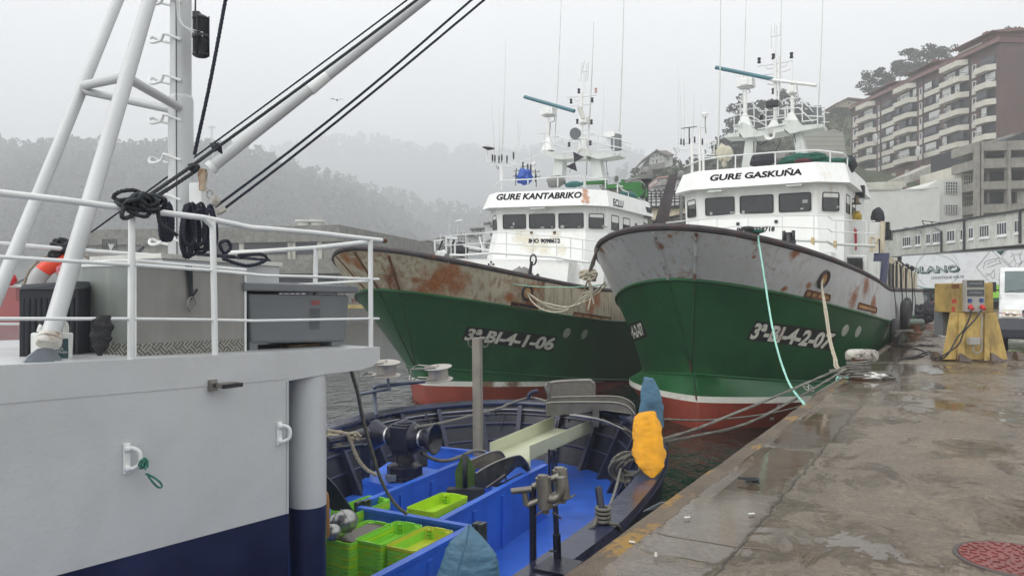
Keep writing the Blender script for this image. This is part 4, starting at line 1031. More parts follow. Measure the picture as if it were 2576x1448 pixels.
# roof rails and canvas on both roofs
rr = [(262,1290),(380,1240),(540,1212),(660,1200),(970,1176),(1250,1160),(1300,1160),(1490,1182),(1530,1225)]
rrp = SR.A('K', rr[1:-1], 6.15); e0 = SR.A('K', rr[:1], 7.2); e1 = SR.A('K', rr[-1:], 7.0)
rails(vR, 'roof_railing', [e0+rrp+e1], [(SR.on(q('K', x, itab(rr)(x)), 1, 6.15), SR.on(q('K', x, y), 1, 6.15)) for x, y in ((660,1302),(968,1275),(1392,1268))]+[(SR.on(q('K', x, itab(rr)(x)), 1, 6.9), SR.on(q('K', x, y), 1, 6.9)) for x, y in ((320,1350),(1525,1315))], .025)
def canvas(S, name, zk, x, y, a, size, seed, mt, label, cat='tarpaulin', fold=.25):
    mb = MB(); mb.mx = S.M; c = S.on(q(zk, x, y), 1, a); cloth(mb, c, size, seed, fold=fold); return tag(mb.build(name, mt), label, cat)
canvas(SR, 'canvas_bundle', 'K', 865, 1238, 7.0, (.42,.4,.27), 2, DARKC, 'black canvas bundle on the roof of the grey-bowed trawler')
canvas(SR, 'canvas_bundle', 'K', 1015, 1230, 7.4, (.33,.35,.22), 3, GREYC, 'rounded grey cover between the black and green bundles on the roof')
canvas(SR, 'net_bundle', 'K', 1190, 1232, 7.2, (.8,.4,.22), 6, DGRN, 'green net heaped on the roof of the grey-bowed trawler', 'net')
canvas(SR, 'net_bundle', 'K', 1420, 1258, 7.2, (.55,.35,.16), 8, DGRN, 'flat green net at the right end of the roof', 'net')
canvas(SR, 'net_bundle', 'K', 1545, 1268, 7.6, (.2,.35,.28), 9, DARKC, 'dark net hanging over the right roof corner', 'net')
canvas(SR, 'canvas_bundle', 'K', 1180, 1244, 6.9, (.3,.2,.08), 9, mat('maroon_canvas', (.09,.012,.02), .7), 'maroon bag tucked under the green net', 'bag')
mb = MB(); mb.mx = SR.M; c = paR([(560,1180)], 6.9)[0]; cloth(mb, c, (.23,.2,.3), 12, fold=.35); cloth(mb, c+Vector((.17,0,-.05)), (.22,.2,.28), 15, fold=.35); cloth(mb, c-Vector((-.06,0,.38)), (.09,.09,.14), 16)
tag(mb.build('canvas_cover', CREAMC), 'cream canvas cover tied over a lamp on the left of the roof', 'cover')
DL = dict(whipm=SHIPG,
 legs=[((800,1480),(815,1300),88), ((1135,1475),(1108,1290),86)],
 plat=[[(662,1268),(715,1250),(850,1292),(985,1288),(985,1322),(830,1332),(772,1312)], [(955,1252),(1030,1240),(1145,1275),(1320,1285),(1320,1300),(1150,1330),(1060,1300)], [(980,1290),(1060,1300),(1060,1330),(980,1325)]],
 poles=[([(987,1240),(985,770)], .07), ([(713,1250),(713,980)], .07), ([(1003,770),(1005,590)], .02), ([(1020,700),(1016,780)], .012), ([(1040,1240),(1040,1080)], .03), ([(322,1365),(322,1500)], .07), ([(205,1240),(200,1330),(215,1355)], .025), ([(420,1290),(425,1360)], .02), ([(593,1380),(595,1440)], .018)],
 cones=[(713,1250,1140,48,14), (1005,1245,1140,45,14)],
 rails=[[(620,1105),(730,1098),(860,1158),(965,1150)], [(635,1182),(700,1175),(850,1222),(965,1215)], [(910,1085),(1035,1075),(1125,1122),(1325,1155)], [(930,1155),(1030,1150),(1180,1195),(1322,1226)], [(830,1262),(960,1258)], [(1110,1245),(1250,1240)]],
 posts=[(680,1103,1242), (765,1115,1265), (826,1142,1272), (1122,1122,1255), (1252,1143,1275), (1098,1182,1250), (978,1150,1245), (1322,1155,1230)],
 arms=[[(863,805),(985,800),(1112,788)], [(893,880),(985,870),(1082,858)], [(930,820),(945,835),(985,828)], [(980,598),(1042,590)], [(990,518),(978,675)], [(1010,503),(992,600)], [(1030,522),(1018,680)], [(1044,512),(1034,672)], [(200,1350),(250,1340),(365,1335),(440,1368)], [(205,1362),(300,1372),(420,1378)], [(440,1365),(540,1365)], [(960,860),(955,900)], [(660,1272),(570,1310),(440,1360)]],
 lamps=[(963,753),(898,838),(1073,828),(950,1005),(1067,1010),(882,1195),(1058,1183),(1103,748)], pink=[(1103,748)],
 bars=[((515,802),(925,920),RADB,.085), ((968,893),(1005,985),mat('cream_scanner', (.55,.55,.48), .5),.10)], gear=[(660,770,893,965), (968,1035,962,1030)],
 whips=[([(822,-160),(765,1150)], .028, .3), ([(1087,175),(1040,1170)], .04, .2), ([(1338,-140),(1298,1090)], .036, .1), ([(359,322),(324,1290)], .02, 0), ([(240,840),(266,1290)], .014, 0), ([(303,893),(303,1300)], .012, 0), ([(346,833),(331,1290)], .013, 0), ([(457,925),(463,1350)], .01, 0), ([(488,1010),(446,1280)], .01, 0), ([(571,1170),(565,1375)], .01, 0), ([(1170,703),(1153,1130)], .014, .2)],
 cables=[[(757,965),(762,1000),(735,1010)], [(730,1010),(720,1120)], [(1030,1340),(1025,1448)], [(1195,1330),(1190,1350),(1200,1448)], [(280,1372),(293,1400),(297,1380)]])
mL, uL, paL = mast_set(SL, shipL, 'H', 10.3, DL, 5.96)
mb = MB(); mb.prism(paL([(915,1255),(1007,1300),(925,1342)], 9.4), (0,.02,0)); mb.prism(paL([(853,1378),(930,1342),(948,1418)], 9.4), (0,.02,0)); mb.tube(paL([(975,1240),(885,1425)], 9.4), .012, 5); mb.build('day_shape', DARKC, mL)
mb = MB(); mb.box(paL([(1272,1180)])[0], (.38,.3,.68)); mb.build('junction_cabinet', GREYP, mL)
mb = MB(); mb.box(paL([(1232,1120)])[0], (.45,.4,.22)); mb.build('lamp_box', SHIPW, mL, bevel=.02)
mb = MB(); c = paL([(940,1105)], 9.6)[0]; mb.lathe([(.05,.2),(.2,.1),(.26,-.1),(.25,-.14)], c, (0,1,.2), 16); mb.build('searchlight', GREYP, mL)
mb = MB(); c = paL([(216,1225)])[0]; mb.lathe([(.04,-.1),(.3,-.02),(.31,.02),(.2,.04)], c, (.15,0,1), 18); mb.build('dish_antenna', LAMPD, mL)
mb = MB(); c = paL([(593,1357)])[0]; mb.ball(c, .12, 14, 9, (1,1,.85)); mb.lathe([(.05,-.3),(.06,-.25),(.02,-.1),(.1,-.07)], c, n=10); mb.build('dome_antenna', SHIPW, mL)
mb = MB()
for x, y in ((248,1300),(268,1305),(325,1300),(368,1310),(422,1280),(500,1360),(540,1380),(565,1385),(302,1310)): c = paL([(x, y)])[0]; mb.lathe([(.02,-.25),(.04,-.12),(.04,.1),(.015,.14)], c, n=8)
mb.build('antenna_base', LAMPD, mL)
mb = MB()
for x, y in ((445,1390),(498,1358),(560,1395),(603,1400),(610,1440),(440,1430)): c = paL([(x, y)])[0]; mb.tube([c, c+Vector((0,0,-.6))], .02, 5); mb.tube([c+Vector((-.15,0,-.15)), c+Vector((.25,0,-.12))], .016, 5)
mb.build('aerial_bracket', LAMPD, mL)
canvas(SL, 'canvas_cover', 'I', 598, 260, 8.6, (.36,.3,.36), 21, mat('blue_tarp_cover', (.015,.07,.35), .55, var=.2, vs=8, bump=.5, bs=14, bd=.02), 'bright blue tarpaulin wrapped round a fitting on the rusty trawler roof', 'cover', .3)
canvas(SL, 'canvas_bundle', 'I', 900, 305, 8.9, (.42,.3,.26), 22, GREYC, 'grey canvas bundle on the roof of the rusty trawler')
canvas(SL, 'net_bundle', 'I', 1075, 332, 9.0, (.42,.3,.13), 23, mat('teal_canvas', (.03,.14,.13), .7), 'teal net bundle under the mast of the rusty trawler', 'net')
canvas(SL, 'net_bundle', 'I', 1600, 440, 12, (.3,.8,.18), 24, mat('teal_canvas', (.03,.14,.13), .7), 'teal net beside the green crane', 'net')
lr = [(312,340),(375,297),(520,288),(700,280),(920,262),(1130,256),(1390,286),(1500,325),(1545,385),(1640,430),(1800,515)]
AA = lambda x: 8.1 if x < 1400 else 8.1+(x-1400)*.017
L1 = [SL.on(q('I', x, y), 1, AA(x)) for x, y in lr]
rails(vL, 'roof_railing', [L1], [(SL.on(q('I', x, itab(lr)(x)), 1, AA(x)), SL.on(q('I', x, y), 1, AA(x))) for x, y in ((378,382),(632,365),(920,352),(1380,372),(1497,412),(1600,470))], .026)
mb = MB(); mb.tube(SL.A('I', ((1180,258),(1180,360)), 8.0), .06, 8); mb.build('roof_bollard', SHIPG, vL)
# green crane, radome, funnel and stern gantry of the left ship
mb = MB(); P = lambda pts, a=14: SL.A('I', pts, a)
for pl in ([(1390,335),(1700,305),(1720,312),(1722,352),(1560,360),(1390,372)], [(1560,355),(1745,350),(1752,440),(1690,470),(1650,455),(1640,385),(1545,380)]): mb.prism(P(pl), (0,.5,0))
crane = mb.build('deck_crane', CRANEG, shipL)
mb = MB(); mb.box(P([(1545,305)])[0], (.12,.12,.2)); mb.tube(P([(1160,312),(1390,300)]), .05, 6); mb.tube(P([(1160,328),(1390,322)]), .05, 6); mb.build('crane_stay', CRANEG, crane)
mb = MB(); lettering(mb, 'TEYMIL', quadmap(*[p-Vector((0,.03,0)) for p in P([(1478,362),(1555,358),(1557,340),(1480,344)])])); mb.build('crane_lettering', SHIPW, crane)
mb = MB()
for k in range(5): mb.tube(smooth_path(P([(1730,330+8*k),(1765,360+8*k),(1752,420+6*k),(1725,440+5*k),(1700,500)], 13.8-.05*k), .1), .02, 5)
mb.build('hydraulic_hose', CABLE, crane)
mb = MB(); mb.prism(P([(1690,545),(1785,550),(1780,650),(1700,635)], 12.5), (0,.6,0)); mb.build('speaker_box', LAMPD, shipL)
mb = MB(); c = P([(1778,230)], 18)[0]; us = .26054*(SL.M@Vector((0,18,0))).y/F
mb.lathe([(58*us,-55*us),(60*us,-50*us),(60*us,10*us),(52*us,38*us),(35*us,58*us),(12*us,67*us)], c, n=24); rd = mb.build('radome', GREYC, shipL)
mb = MB(); mb.lathe([(60*us,-52*us),(30*us,-85*us),(18*us,-90*us),(17*us,-330*us)], c, n=16); mb.build('radome_post', LAMPD, rd)
mb = MB(); r_ = 60.5*us
lettering(mb, 'SAILOR.', lambda u_, v_: c+Vector((-r_*math.sin(.75-1.15*u_), -r_*math.cos(.75-1.15*u_), (-10+18*v_)*us))); mb.build('radome_lettering', INK, rd)
mb = MB(); FN = lambda pts, a=17: SL.A('S', pts, a)
mb.hexa(FN([(400,1300),(610,1300)], 16.5)+FN([(610,1300),(400,1300)], 17.6), FN([(640,545),(765,520)], 16.7)+FN([(765,520),(640,545)], 17.2)); mb.build('exhaust_funnel', mat('dark_purple_steel', (.035,.028,.035), .55, var=.6, vs=1.5, rust=.4, rs=1), shipL)
mb = MB(); mb.tube(smooth_path(FN([(400,1300),(420,1220),(460,1195),(490,1240),(480,1300)], 16), .15), .05, 6); mb.build('fairlead_arch', LAMPD, shipL)
mb = MB()
for y in (775,812,855,890,935): mb.tube(FN([(290,y+5),(880,y-5)], 22), .035, 5)
for x in (300,380,450,520,650,720,790,865): mb.tube(FN([(x,778),(x,990)], 22), .04, 5)
ga = mb.build('gantry_railing', LAMPD, shipL)
mb = MB(); mb.prism(FN([(340,1015),(890,1000),(890,1095),(610,1160),(400,1195),(350,1100)], 22.3), (0,1.2,0)); mb.build('stern_gantry', CREAMR, shipL)
mb = MB(); mb.prism(FN([(280,990),(890,985),(890,1008),(280,1020)], 22), (0,1.4,0)); mb.build('gantry_deck', LAMPD, shipL)
mb = MB(); c = FN([(815,550)], 20)[0]; mb.ball(c, .24, 16, 10, (1,1,1.15)); mb.cyl(c, c-Vector((0,0,2.6)), .09, 10); mb.build('ribbed_radome', GREYC, shipL)
mb = MB()
for pl in ([(600,1150),(900,1090),(900,1110),(600,1180)], [(600,1200),(640,1200),(640,1300),(610,1300)]): mb.prism(FN(pl, 20), (0,.3,0))
for y in (1215,1250,1280): mb.tube(FN([(600,y),(900,y)], 20), .03, 5)
mb.build('lower_gantry', LAMPD, shipL)
# aft part of the left wheelhouse side: cream openings
mb = MB()
for x0, x1, yt in ((1548,1600,650),(1610,1680,680),(1745,1800,690)): mb.panel(SL.A('I', ((x0,800),(x1,800),(x1,yt+30),(x0,yt)), 11.5), .1)
mb.build('side_openings', GREYC, wL)
# ------------------------------------------------------------------ the white and navy fishing boat in front
TB = math.radians(31.5)
PWL = VPlane(-1.574, 5.2, TB); U3 = PWL.u.copy(); N3 = PWL.n.copy(); Z3 = Vector((0,0,1))
TD = math.radians(28.7); UD = Vector((math.sin(TD), math.cos(TD), 0)); ND = Vector((UD.y, -UD.x, 0))
boat = thing('fishing_boat', 'white and navy fishing boat with a blue working deck lying along the quay in front', 'fishing boat', (-1.2, 6.5, -2.1))
def bb(mb, name, mt, par=None, bevel=0): return mb.build(name, mt, par or boat, bevel, world=True)
W_ = lambda x, y, off=0: PWL.pt((x, y), off)
def ext(a, b, k): return a+(b-a)*k
# deckhouse: white above, navy below
n0, n1 = W_(135, 1448), W_(725, 1290); nl = ext(n1, n0, 2.4)
t0, t1_ = W_(0, 918), W_(725, 884); tl = ext(t1_, t0, 2.6)
dz = Vector((0, 0, -.19))
def dn(p, z): return Vector((p.x, p.y, z))
mb = MB(); mb.prism([nl, n1, t1_+dz, tl+dz], -N3*2.75); wallw = bb(mb, 'deckhouse_wall', WHITE)
mb = MB(); mb.prism([dn(nl+N3*.004, -2.0), dn(n1+N3*.004, -1.32), n1+N3*.004, nl+N3*.004], -N3*2.76); walln = bb(mb, 'deckhouse_base', NAVY)
mb = MB(); P = [W_(722, y)+N3*.006 for y in (958, 1290)]; mb.tube(P, .008, 6); bb(mb, 'corner_weld', WHITE, wallw)
# upper deck slab with its overhanging end
top = [tl]+[W_(x, y) for x, y in ((0,918), (300,905), (620,889), (800,881), (955,872))]
bot = [W_(x, y) for x, y in ((955,904), (938,920), (905,930), (822,940), (725,957))]+[t1_+dz*1.01, tl+dz]
pl = [p+N3*.004 for p in top+bot]
mb = MB(); mb.prism(pl, -N3*2.8); bb(mb, 'upper_deck', WHITE)
# pillar
pc = W_(774, 1100, -.14); zt = W_(774, 945).z; zb = 1.65-(1277-CY)/F*(pc.y-.1)
mb = MB(); mb.cyl(dn(pc, zb), dn(pc, zt+.05), .137, 40); pil = bb(mb, 'pillar', WHITE)
mb = MB(); mb.cyl(dn(pc, -1.4), dn(pc, zb), .1372, 40); bb(mb, 'pillar_foot', NAVY, pil)
# railings
def rpath(pts, off=-.02): return [W_(x, y, off) for x, y in pts]
mb = MB(); mb.tube(rpath([(-120,472),(0,485),(160,503),(317,524),(510,547),(629,572),(790,585),(929,601),(967,605)]), .0185, 12)
for pts in ([(-120,636),(0,646),(320,665),(534,680)], [(537,681),(668,693),(800,696),(942,702),(953,702)]): mb.tube(rpath(pts), .0105, 8)
for pts in ([(-120,801),(0,801.5),(320,801.5),(534,804),(644,806.5),(929,801),(953,801)],): mb.tube(rpath(pts), .0095, 8)
for x0, y0, x1, y1 in ((332,530,329,905), (535,555,541,892), (932,603,933,877)):
    mb.tube([W_(x0, y0, -.02), W_(x1, y1, -.02)], .0195, 12)
mb.tube(smooth_path([W_(535,600,-.02), W_(534,570,-.02), W_(515,550,-.02)], .02), .0195, 10)
near_rail = bb(mb, 'near_railing', WHITE2)
mb = MB(); mb.tube([W_(960, 604.5, -.02), W_(970, 605.5, -.02)], .0195, 10); bb(mb, 'rusty_rail_end', RUST, near_rail)
FP = PWL.shift(-2.7)
mb = MB(); mb.tube([FP.pt(p) for p in ((-150,600),(0,612.6),(170,627),(324,638.6),(480,648))], .02, 10); mb.tube([FP.pt(p) for p in ((-150,716),(0,718),(165,722),(480,735))], .012, 8); mb.tube([FP.pt(p) for p in ((-150,815),(0,815),(200,815))], .012, 8)
bb(mb, 'far_railing', WHITE2)
cp = W_(932, 603, -.02); TP = VPlane(cp.x, cp.y, TB-PI/2)
mb = MB(); mb.tube([TP.pt(p) for p in ((929,608),(795,623),(668,631),(577,635.6))], .02, 10); mb.tube([TP.pt(p) for p in ((929,706),(808,713),(690,720))], .012, 8)
mb.tube([TP.pt((795,624)), TP.pt((793,716)), TP.pt((793,800))], .02, 10); bb(mb, 'end_railing', WHITE2)
# mast
MX = V((455, 600), 5.93); mp = lambda y: Vector((MX.x, MX.y, CH-(y-CY)/F*5.93))
mb = MB(); mb.lathe([(.094, mp(655).z), (.094, mp(252).z), (.088, mp(244).z), (.08, mp(241).z), (.081, mp(-420).z)], (MX.x, MX.y, 0), n=32); mast = bb(mb, 'mast', WHITE)
for yy in (5, 100, 203, 303, 403, 503, 608):
    mb = MB(); k = .3335
    pts = [V((455, yy), 5.84), V((418, yy-14), 5.84), V((411, yy-13), 5.85), V((405, yy+1), 5.86), V((386, yy+7), 5.88), V((377, yy+5), 5.9), V((376, yy-3), 5.94), V((385, yy-6), 5.97), V((402, yy+2), 5.98), V((432, yy+9), 5.98)]
    mb.tube(smooth_path(pts, .02), .0115, 8); bb(mb, 'mast_rung', WHITE2, mast)
L0, L1 = V((125, 852), 4.08), V((385, -30), 5.6); F0, F1 = V((14, 690), 5.15), V((302, -10), 6.9)
mb = MB(); mb.tube([L0, ext(L0, L1, 1.5)], .048, 24); bb(mb, 'mast_leg', WHITE)
mb = MB(); mb.tube([ext(F1, F0, 1.5), ext(F0, F1, 1.4)], .045, 24); bb(mb, 'mast_leg', WHITE)
def at_y(a, b, y):
    ya = CY-(a.z-CH)/a.y*F; best = min((abs((CY-((a.lerp(b, k/400)).z-CH)/(a.lerp(b, k/400)).y*F)-y), k) for k in range(-200, 600)); return a.lerp(b, best[1]/400)
ln, fn = at_y(L0, L1, 192), at_y(F0, F1, 216)
for a, b, r in ((fn, ln, .036), (at_y(F0, F1, 228), V((432, 276), 5.95), .033), (at_y(L0, L1, 196), V((450, 270), 5.85), .033)):
    mb = MB(); mb.tube([a, b], r, 18); bb(mb, 'mast_brace', WHITE)
mb = MB(); ax = (L1-L0).normalized(); mb.lathe([(.058,-.02),(.064,-.01),(.064,.012),(.052,.016),(.062,.022),(.062,.045),(.05,.05)], L0-ax*.02, ax, 20); bb(mb, 'leg_flange', mat('chipped_flange', (.6,.58,.53), .6, var=.2, rust=.6, thr=.5, rs=6, bump=.3, bs=40))
BP = PWL.shift(-.10)
mb = MB()
mb.panel([BP.pt(q('Q', *p)) for p in ((222,1392),(300,1290),(400,1212),(480,1200),(575,1212),(578,1385))], .014); mb.panel([BP.pt(q('Q', *p))-N3*.05 for p in ((575,1215),(640,1228),(716,1330),(716,1385),(578,1385))], .014)
bb(mb, 'leg_bracket', GALV)
# derrick boom on its swivel
B0, B1 = V((512, 437), 5.72), V((1070, -5), 6.15); bd = (B1-B0).normalized()
mb = MB(); mb.tube([B0+bd*.07, ext(B0, B1, 1.5)], .044, 24); boom = bb(mb, 'derrick_boom', WHITE)
bj = B0.lerp(B1, .46); mb = MB(); mb.tube([bj, bj+bd*.05, bj+bd*.18], [.05, .049, .045], 20); mb.tube([B0+bd*.06, B0+bd*.1], .055, 20); mb.parts('boom_collar', WHITE2, boom, True)
mb = MB(); a = V((643, 344), 5.85); b = V((690, 309), 5.9); mb.hexa([a, b, b+Vector((0,.02,0)), a+Vector((0,.02,0))], [p+Z3*.03 for p in (a, b, b+Vector((0,.02,0)), a+Vector((0,.02,0)))]); bb(mb, 'boom_lug', WHITE2, boom)
mb = MB(); c = V((510, 440), 5.72); mb.box(c, (.05,.05,.09)); mb.cyl(c-Vector((.03,0,0)), c+Vector((.03,0,0)), .022, 12); mb.cyl(c-Z3*.04, c-Z3*.12, .028, 12); bb(mb, 'boom_swivel', CREAMR, boom)
mb = MB(); mb.mbox(Matrix.Translation(V((498, 492), 5.85)), (.1, .1, .19)); mb.box(V((512, 535), 5.83), (.05,.05,.05)); mb.box(V((476, 560), 5.82), (.012,.03,.3)); bb(mb, 'boom_bracket', WHITE2, mast, bevel=.006)
# cabinet under the mast
c2 = W_(408, 637, -1.0); r2 = W_(702, 660, -1.0); lft = c2-N3*.95
cz = c2.z-.5
mb = MB(); mb.hexa([dn(lft, cz), dn(c2, cz), dn(r2, cz), dn(r2-N3*1.35, cz)], [dn(lft, c2.z-.03), c2-Z3*.02, r2-Z3*.02, r2-N3*1.35-Z3*.02]); cab = bb(mb, 'mast_cabinet', WHITE)
mb = MB(); e = [lft+(lft-c2).normalized()*.02-Z3*.0, c2-U3*.02+N3*.02, r2+U3*.02+N3*.02, r2-N3*1.35]
mb.hexa([p-Z3*.035 for p in e], e); bb(mb, 'cabinet_lid', mat('chipped_white_lid', (.6,.6,.56), .5, var=.15, rust=.5, rs=4, thr=.56, rcol=rgb(60,60,55)), cab)
# aluminium locker
c1 = W_(340, 664, -.25); r1_ = W_(616, 686, -.25); l1 = c1-N3*.70; zl = c1.z-.63
def wz(p, z): return Vector((p.x, p.y, z))
zr_ = r1_.z
mb = MB(); mb.hexa([wz(c1, zl), wz(r1_, zl), wz(r1_-N3*.7, zl), wz(c1-N3*.7, zl)], [c1, r1_, r1_-N3*.7, c1-N3*.7]); lock = bb(mb, 'deck_locker', ALU)
mb = MB(); mb.hexa([wz(l1-U3*.012, zl), wz(c1-U3*.012, zl), wz(c1, zl), wz(l1, zl)], [l1-U3*.012, c1-U3*.012, c1, l1]); bb(mb, 'locker_end_panel', ALUG, lock)
mb = MB()
for a, b in ((c1, r1_), (l1-U3*.01, c1-U3*.01)):
    mb.tube([a+N3*.008, b+N3*.008], .012, 6); mb.tube([wz(a, a.z-.0)+Z3*.02+N3*.01, b+Z3*.02+N3*.01], .012, 6)
mb.tube([l1-U3*.012, wz(l1-U3*.012, zl)], .008, 6); mb.tube([r1_+N3*.005, wz(r1_+N3*.005, zl)], .009, 6); mb.tube([c1+N3*.005, wz(c1+N3*.005, zl)], .006, 6)
bb(mb, 'locker_edge', WHITE2, lock)
m, t, b = newmat('tread_plate')
co = t.coord((1,1,1), (0,0,TB)); mp_ = t.n.new('ShaderNodeSeparateXYZ'); t.link(co, mp_.inputs[0])
a_ = t.math('ADD', mp_.outputs[1], t.math('MULTIPLY', mp_.outputs[0], .7)); p1 = t.math('ADD', a_, mp_.outputs[2]); p2 = t.math('SUBTRACT', a_, mp_.outputs[2])
fr = 1/.072
def tri(v, f, ph=0.): return t.math('PINGPONG', t.math('ADD', t.math('MULTIPLY', v, f), ph), 1.0)
sq = t.math('GREATER_THAN', t.math('MULTIPLY', t.math('SUBTRACT', tri(p1, fr), .5), t.math('SUBTRACT', tri(p2, fr), .5)), 0)
b1 = t.ramp(tri(p1, fr*5), .45, .7); b2 = t.ramp(tri(p2, fr*5), .45, .7)
hh = t.math('ADD', t.math('MULTIPLY', b1, sq), t.math('MULTIPLY', b2, t.math('SUBTRACT', 1.0, sq)))
nz = t.noise(t.coord(), 4, 5)
t.link(t.mix(t.math('MULTIPLY', hh, .75), t.mix(nz, (.09,.085,.075), (.16,.155,.14)), (.42,.41,.37)), b.inputs['Base Color']); b.inputs['Roughness'].default_value = .42; b.inputs['Metallic'].default_value = .4
t.link(t.bump(hh, .8, .004), b.inputs['Normal']); TREAD = m
zc_ = W_(480, 856, -.25).z
mb = MB(); mb.hexa([wz(c1+N3*.004, zl), wz(r1_+N3*.004, zl), wz(r1_, zl), wz(c1, zl)], [wz(c1+N3*.004, zc_), wz(r1_+N3*.004, zc_-.01), wz(r1_, zc_-.01), wz(c1, zc_)])
mb.hexa([wz(l1-U3*.016, zl), wz(c1-U3*.016, zl), wz(c1-U3*.012, zl), wz(l1-U3*.012, zl)], [wz(l1-U3*.016, zc_), wz(c1-U3*.016, zc_), wz(c1-U3*.012, zc_), wz(l1-U3*.012, zc_)])
bb(mb, 'tread_plate_band', TREAD, lock)
# grey tub on the deck (a thing of its own)
TPN = PWL.shift(-.22)
tub = thing('insulated_tub', 'large grey plastic tub with red number 00749 on its side behind the railing', 'tub', wz(TPN.pt((760,880)), W_(760,880).z))
def tb(mb, n, mt, p=None, bevel=0): return mb.build(n, mt, p or tub, bevel, world=True)
a, b = TPN.pt((617,709)), TPN.pt((903,718)); D_ = -N3*.95
mb = MB(); mb.hexa([a-Z3*.062, b-Z3*.062, b-Z3*.062+D_, a-Z3*.062+D_], [a, b, b+D_, a+D_]); tb(mb, 'rim', GREYP, bevel=.012)
a2, b2_ = TPN.pt((626,738), -.04), TPN.pt((880,742), -.04); a3, b3_ = TPN.pt((632,864), -.09), TPN.pt((870,859), -.09)
mb = MB(); mb.hexa([a3, b3_, b3_+D_*.8, a3+D_*.8], [a2, b2_, b2_+D_*.9, a2+D_*.9]); body = tb(mb, 'tub_body', GREYP, bevel=.02)
for x0, x1 in ((628,648), (835,872)):
    mb = MB(); p, q_ = TPN.pt((x0,862), -.1), TPN.pt((x1,862), -.1); zz = W_(700,892).z; mb.hexa([wz(p, zz), wz(q_, zz), wz(q_, zz)+D_*.8, wz(p, zz)+D_*.8], [p+Z3*.01, q_+Z3*.01, q_+Z3*.01+D_*.8, p+Z3*.01+D_*.8]); tb(mb, 'foot', GREYP)
def onface(u, v, out=.003):
    p = (a3.lerp(b3_, u)).lerp(a2.lerp(b2_, u), v); return p+N3*out
mb = MB(); lettering(mb, '00749', lambda u, v: onface(.58+.085*u, .78+.10*v, .008), bold=0); tb(mb, 'stencil_number', mat('red_stencil', (.5,.03,.03), .6), body)
mb = MB()
for k in range(16):
    z = .28+.028*k; mb.poly([onface(.565, z, .004), onface(.68, z, .004), onface(.68, z+.006, .009), onface(.565, z+.006, .009)])
tb(mb, 'moulded_ribs', GREYP, body)
mb = MB(); mb.mbox(Matrix.Translation(W_(755, 872, -.5))@Matrix.Rotation(-TB, 4, 'Z'), (.1, .32, .05)); tag(mb.build('wood_block', mat('old_wood', (.2,.14,.09), .8, var=.4, vs=9)), 'weathered wood block under the grey tub', 'wood block')
# dark ribbed storage box
XP = PWL.shift(-.62)
sb = thing('storage_box', 'dark grey ribbed plastic storage box at the left end of the upper deck', 'storage box', wz(XP.pt((120,890)), W_(120,905,-.6).z))
a, b = XP.pt((49,728)), XP.pt((196,714)); zb_ = W_(60, 912, -.62).z; D_ = Vector((-.05,.45,0))
mb = MB(); mb.hexa([wz(a, zb_), wz(b, zb_), wz(b, zb_)+D_, wz(a, zb_)+D_], [a, wz(b, a.z), wz(b, a.z)+D_, a+D_]); bx = mb.build('box_body', DGREYP, sb, world=True)
mb = MB()
for k in range(10):
    p = a.lerp(wz(b, a.z), .08+.095*k); mb.hexa([wz(p+N3*.001, zb_+.04), wz(p+U3*.012+N3*.001, zb_+.04), wz(p+U3*.012+N3*.012, zb_+.04), wz(p+N3*.012, zb_+.04)], [p+N3*.001-Z3*.05, p+U3*.012+N3*.001-Z3*.05, p+U3*.012+N3*.012-Z3*.05, p+N3*.012-Z3*.05])
mb.build('box_ribs', DGREYP, bx, world=True)
mb = MB(); mb.hexa([a-U3*.01+N3*.015, wz(b, a.z)+N3*.015, wz(b, a.z)+D_, a+D_-U3*.01], [a+Z3*.03+U3*.02-N3*.02, wz(b, a.z)+Z3*.055-N3*.02, wz(b, a.z)+Z3*.055+D_, a+Z3*.03+D_]); mb.build('lid', DGREYP, sb, bevel=.006, world=True)
# jerrycan
JP = PWL.shift(-.30)
jc = thing('jerrycan', 'white plastic jerrycan with a dark label behind the mast leg foot', 'jerrycan', JP.pt((150,908)))
mb = MB(); mb.hexa([JP.pt((112,908)), JP.pt((184,906)), JP.pt((184,906))-N3*.16, JP.pt((112,908))-N3*.16], [JP.pt((112,838)), JP.pt((187,836)), JP.pt((187,836))-N3*.16, JP.pt((112,838))-N3*.16]); jb = mb.build('can_body', mat('can_plastic', (.6,.61,.58), .45), jc, bevel=.012, world=True)
mb = MB(); mb.tube(smooth_path([JP.pt(p)-N3*.08 for p in ((118,836),(126,818),(150,812),(178,812),(185,822),(184,842))], .01), .016, 10); mb.build('handle', MATS['can_plastic'], jc, world=True)
mb = MB(); mb.cyl(JP.pt((128,818))-N3*.08, JP.pt((127,806))-N3*.08, .02, 12); mb.build('cap', BLACK, jc, world=True)
mb = MB(); lq = [JP.pt(p)+N3*.004 for p in ((130,900),(171,900),(171,851),(130,851))]; mb.poly(lq); lb = mb.build('label_sheet', mat('teal_label', (.015,.05,.06), .4), jc, world=True)
mb = MB(); lettering(mb, 'AGUA', quadmap(*[JP.pt(p)+N3*.007 for p in ((138,880),(158,880),(158,874),(138,874))])); lettering(mb, 'DESTILADA', quadmap(*[JP.pt(p)+N3*.007 for p in ((133,888),(168,888),(168,882),(133,882))])); mb.build('label_text', WHITE, lb, world=True)
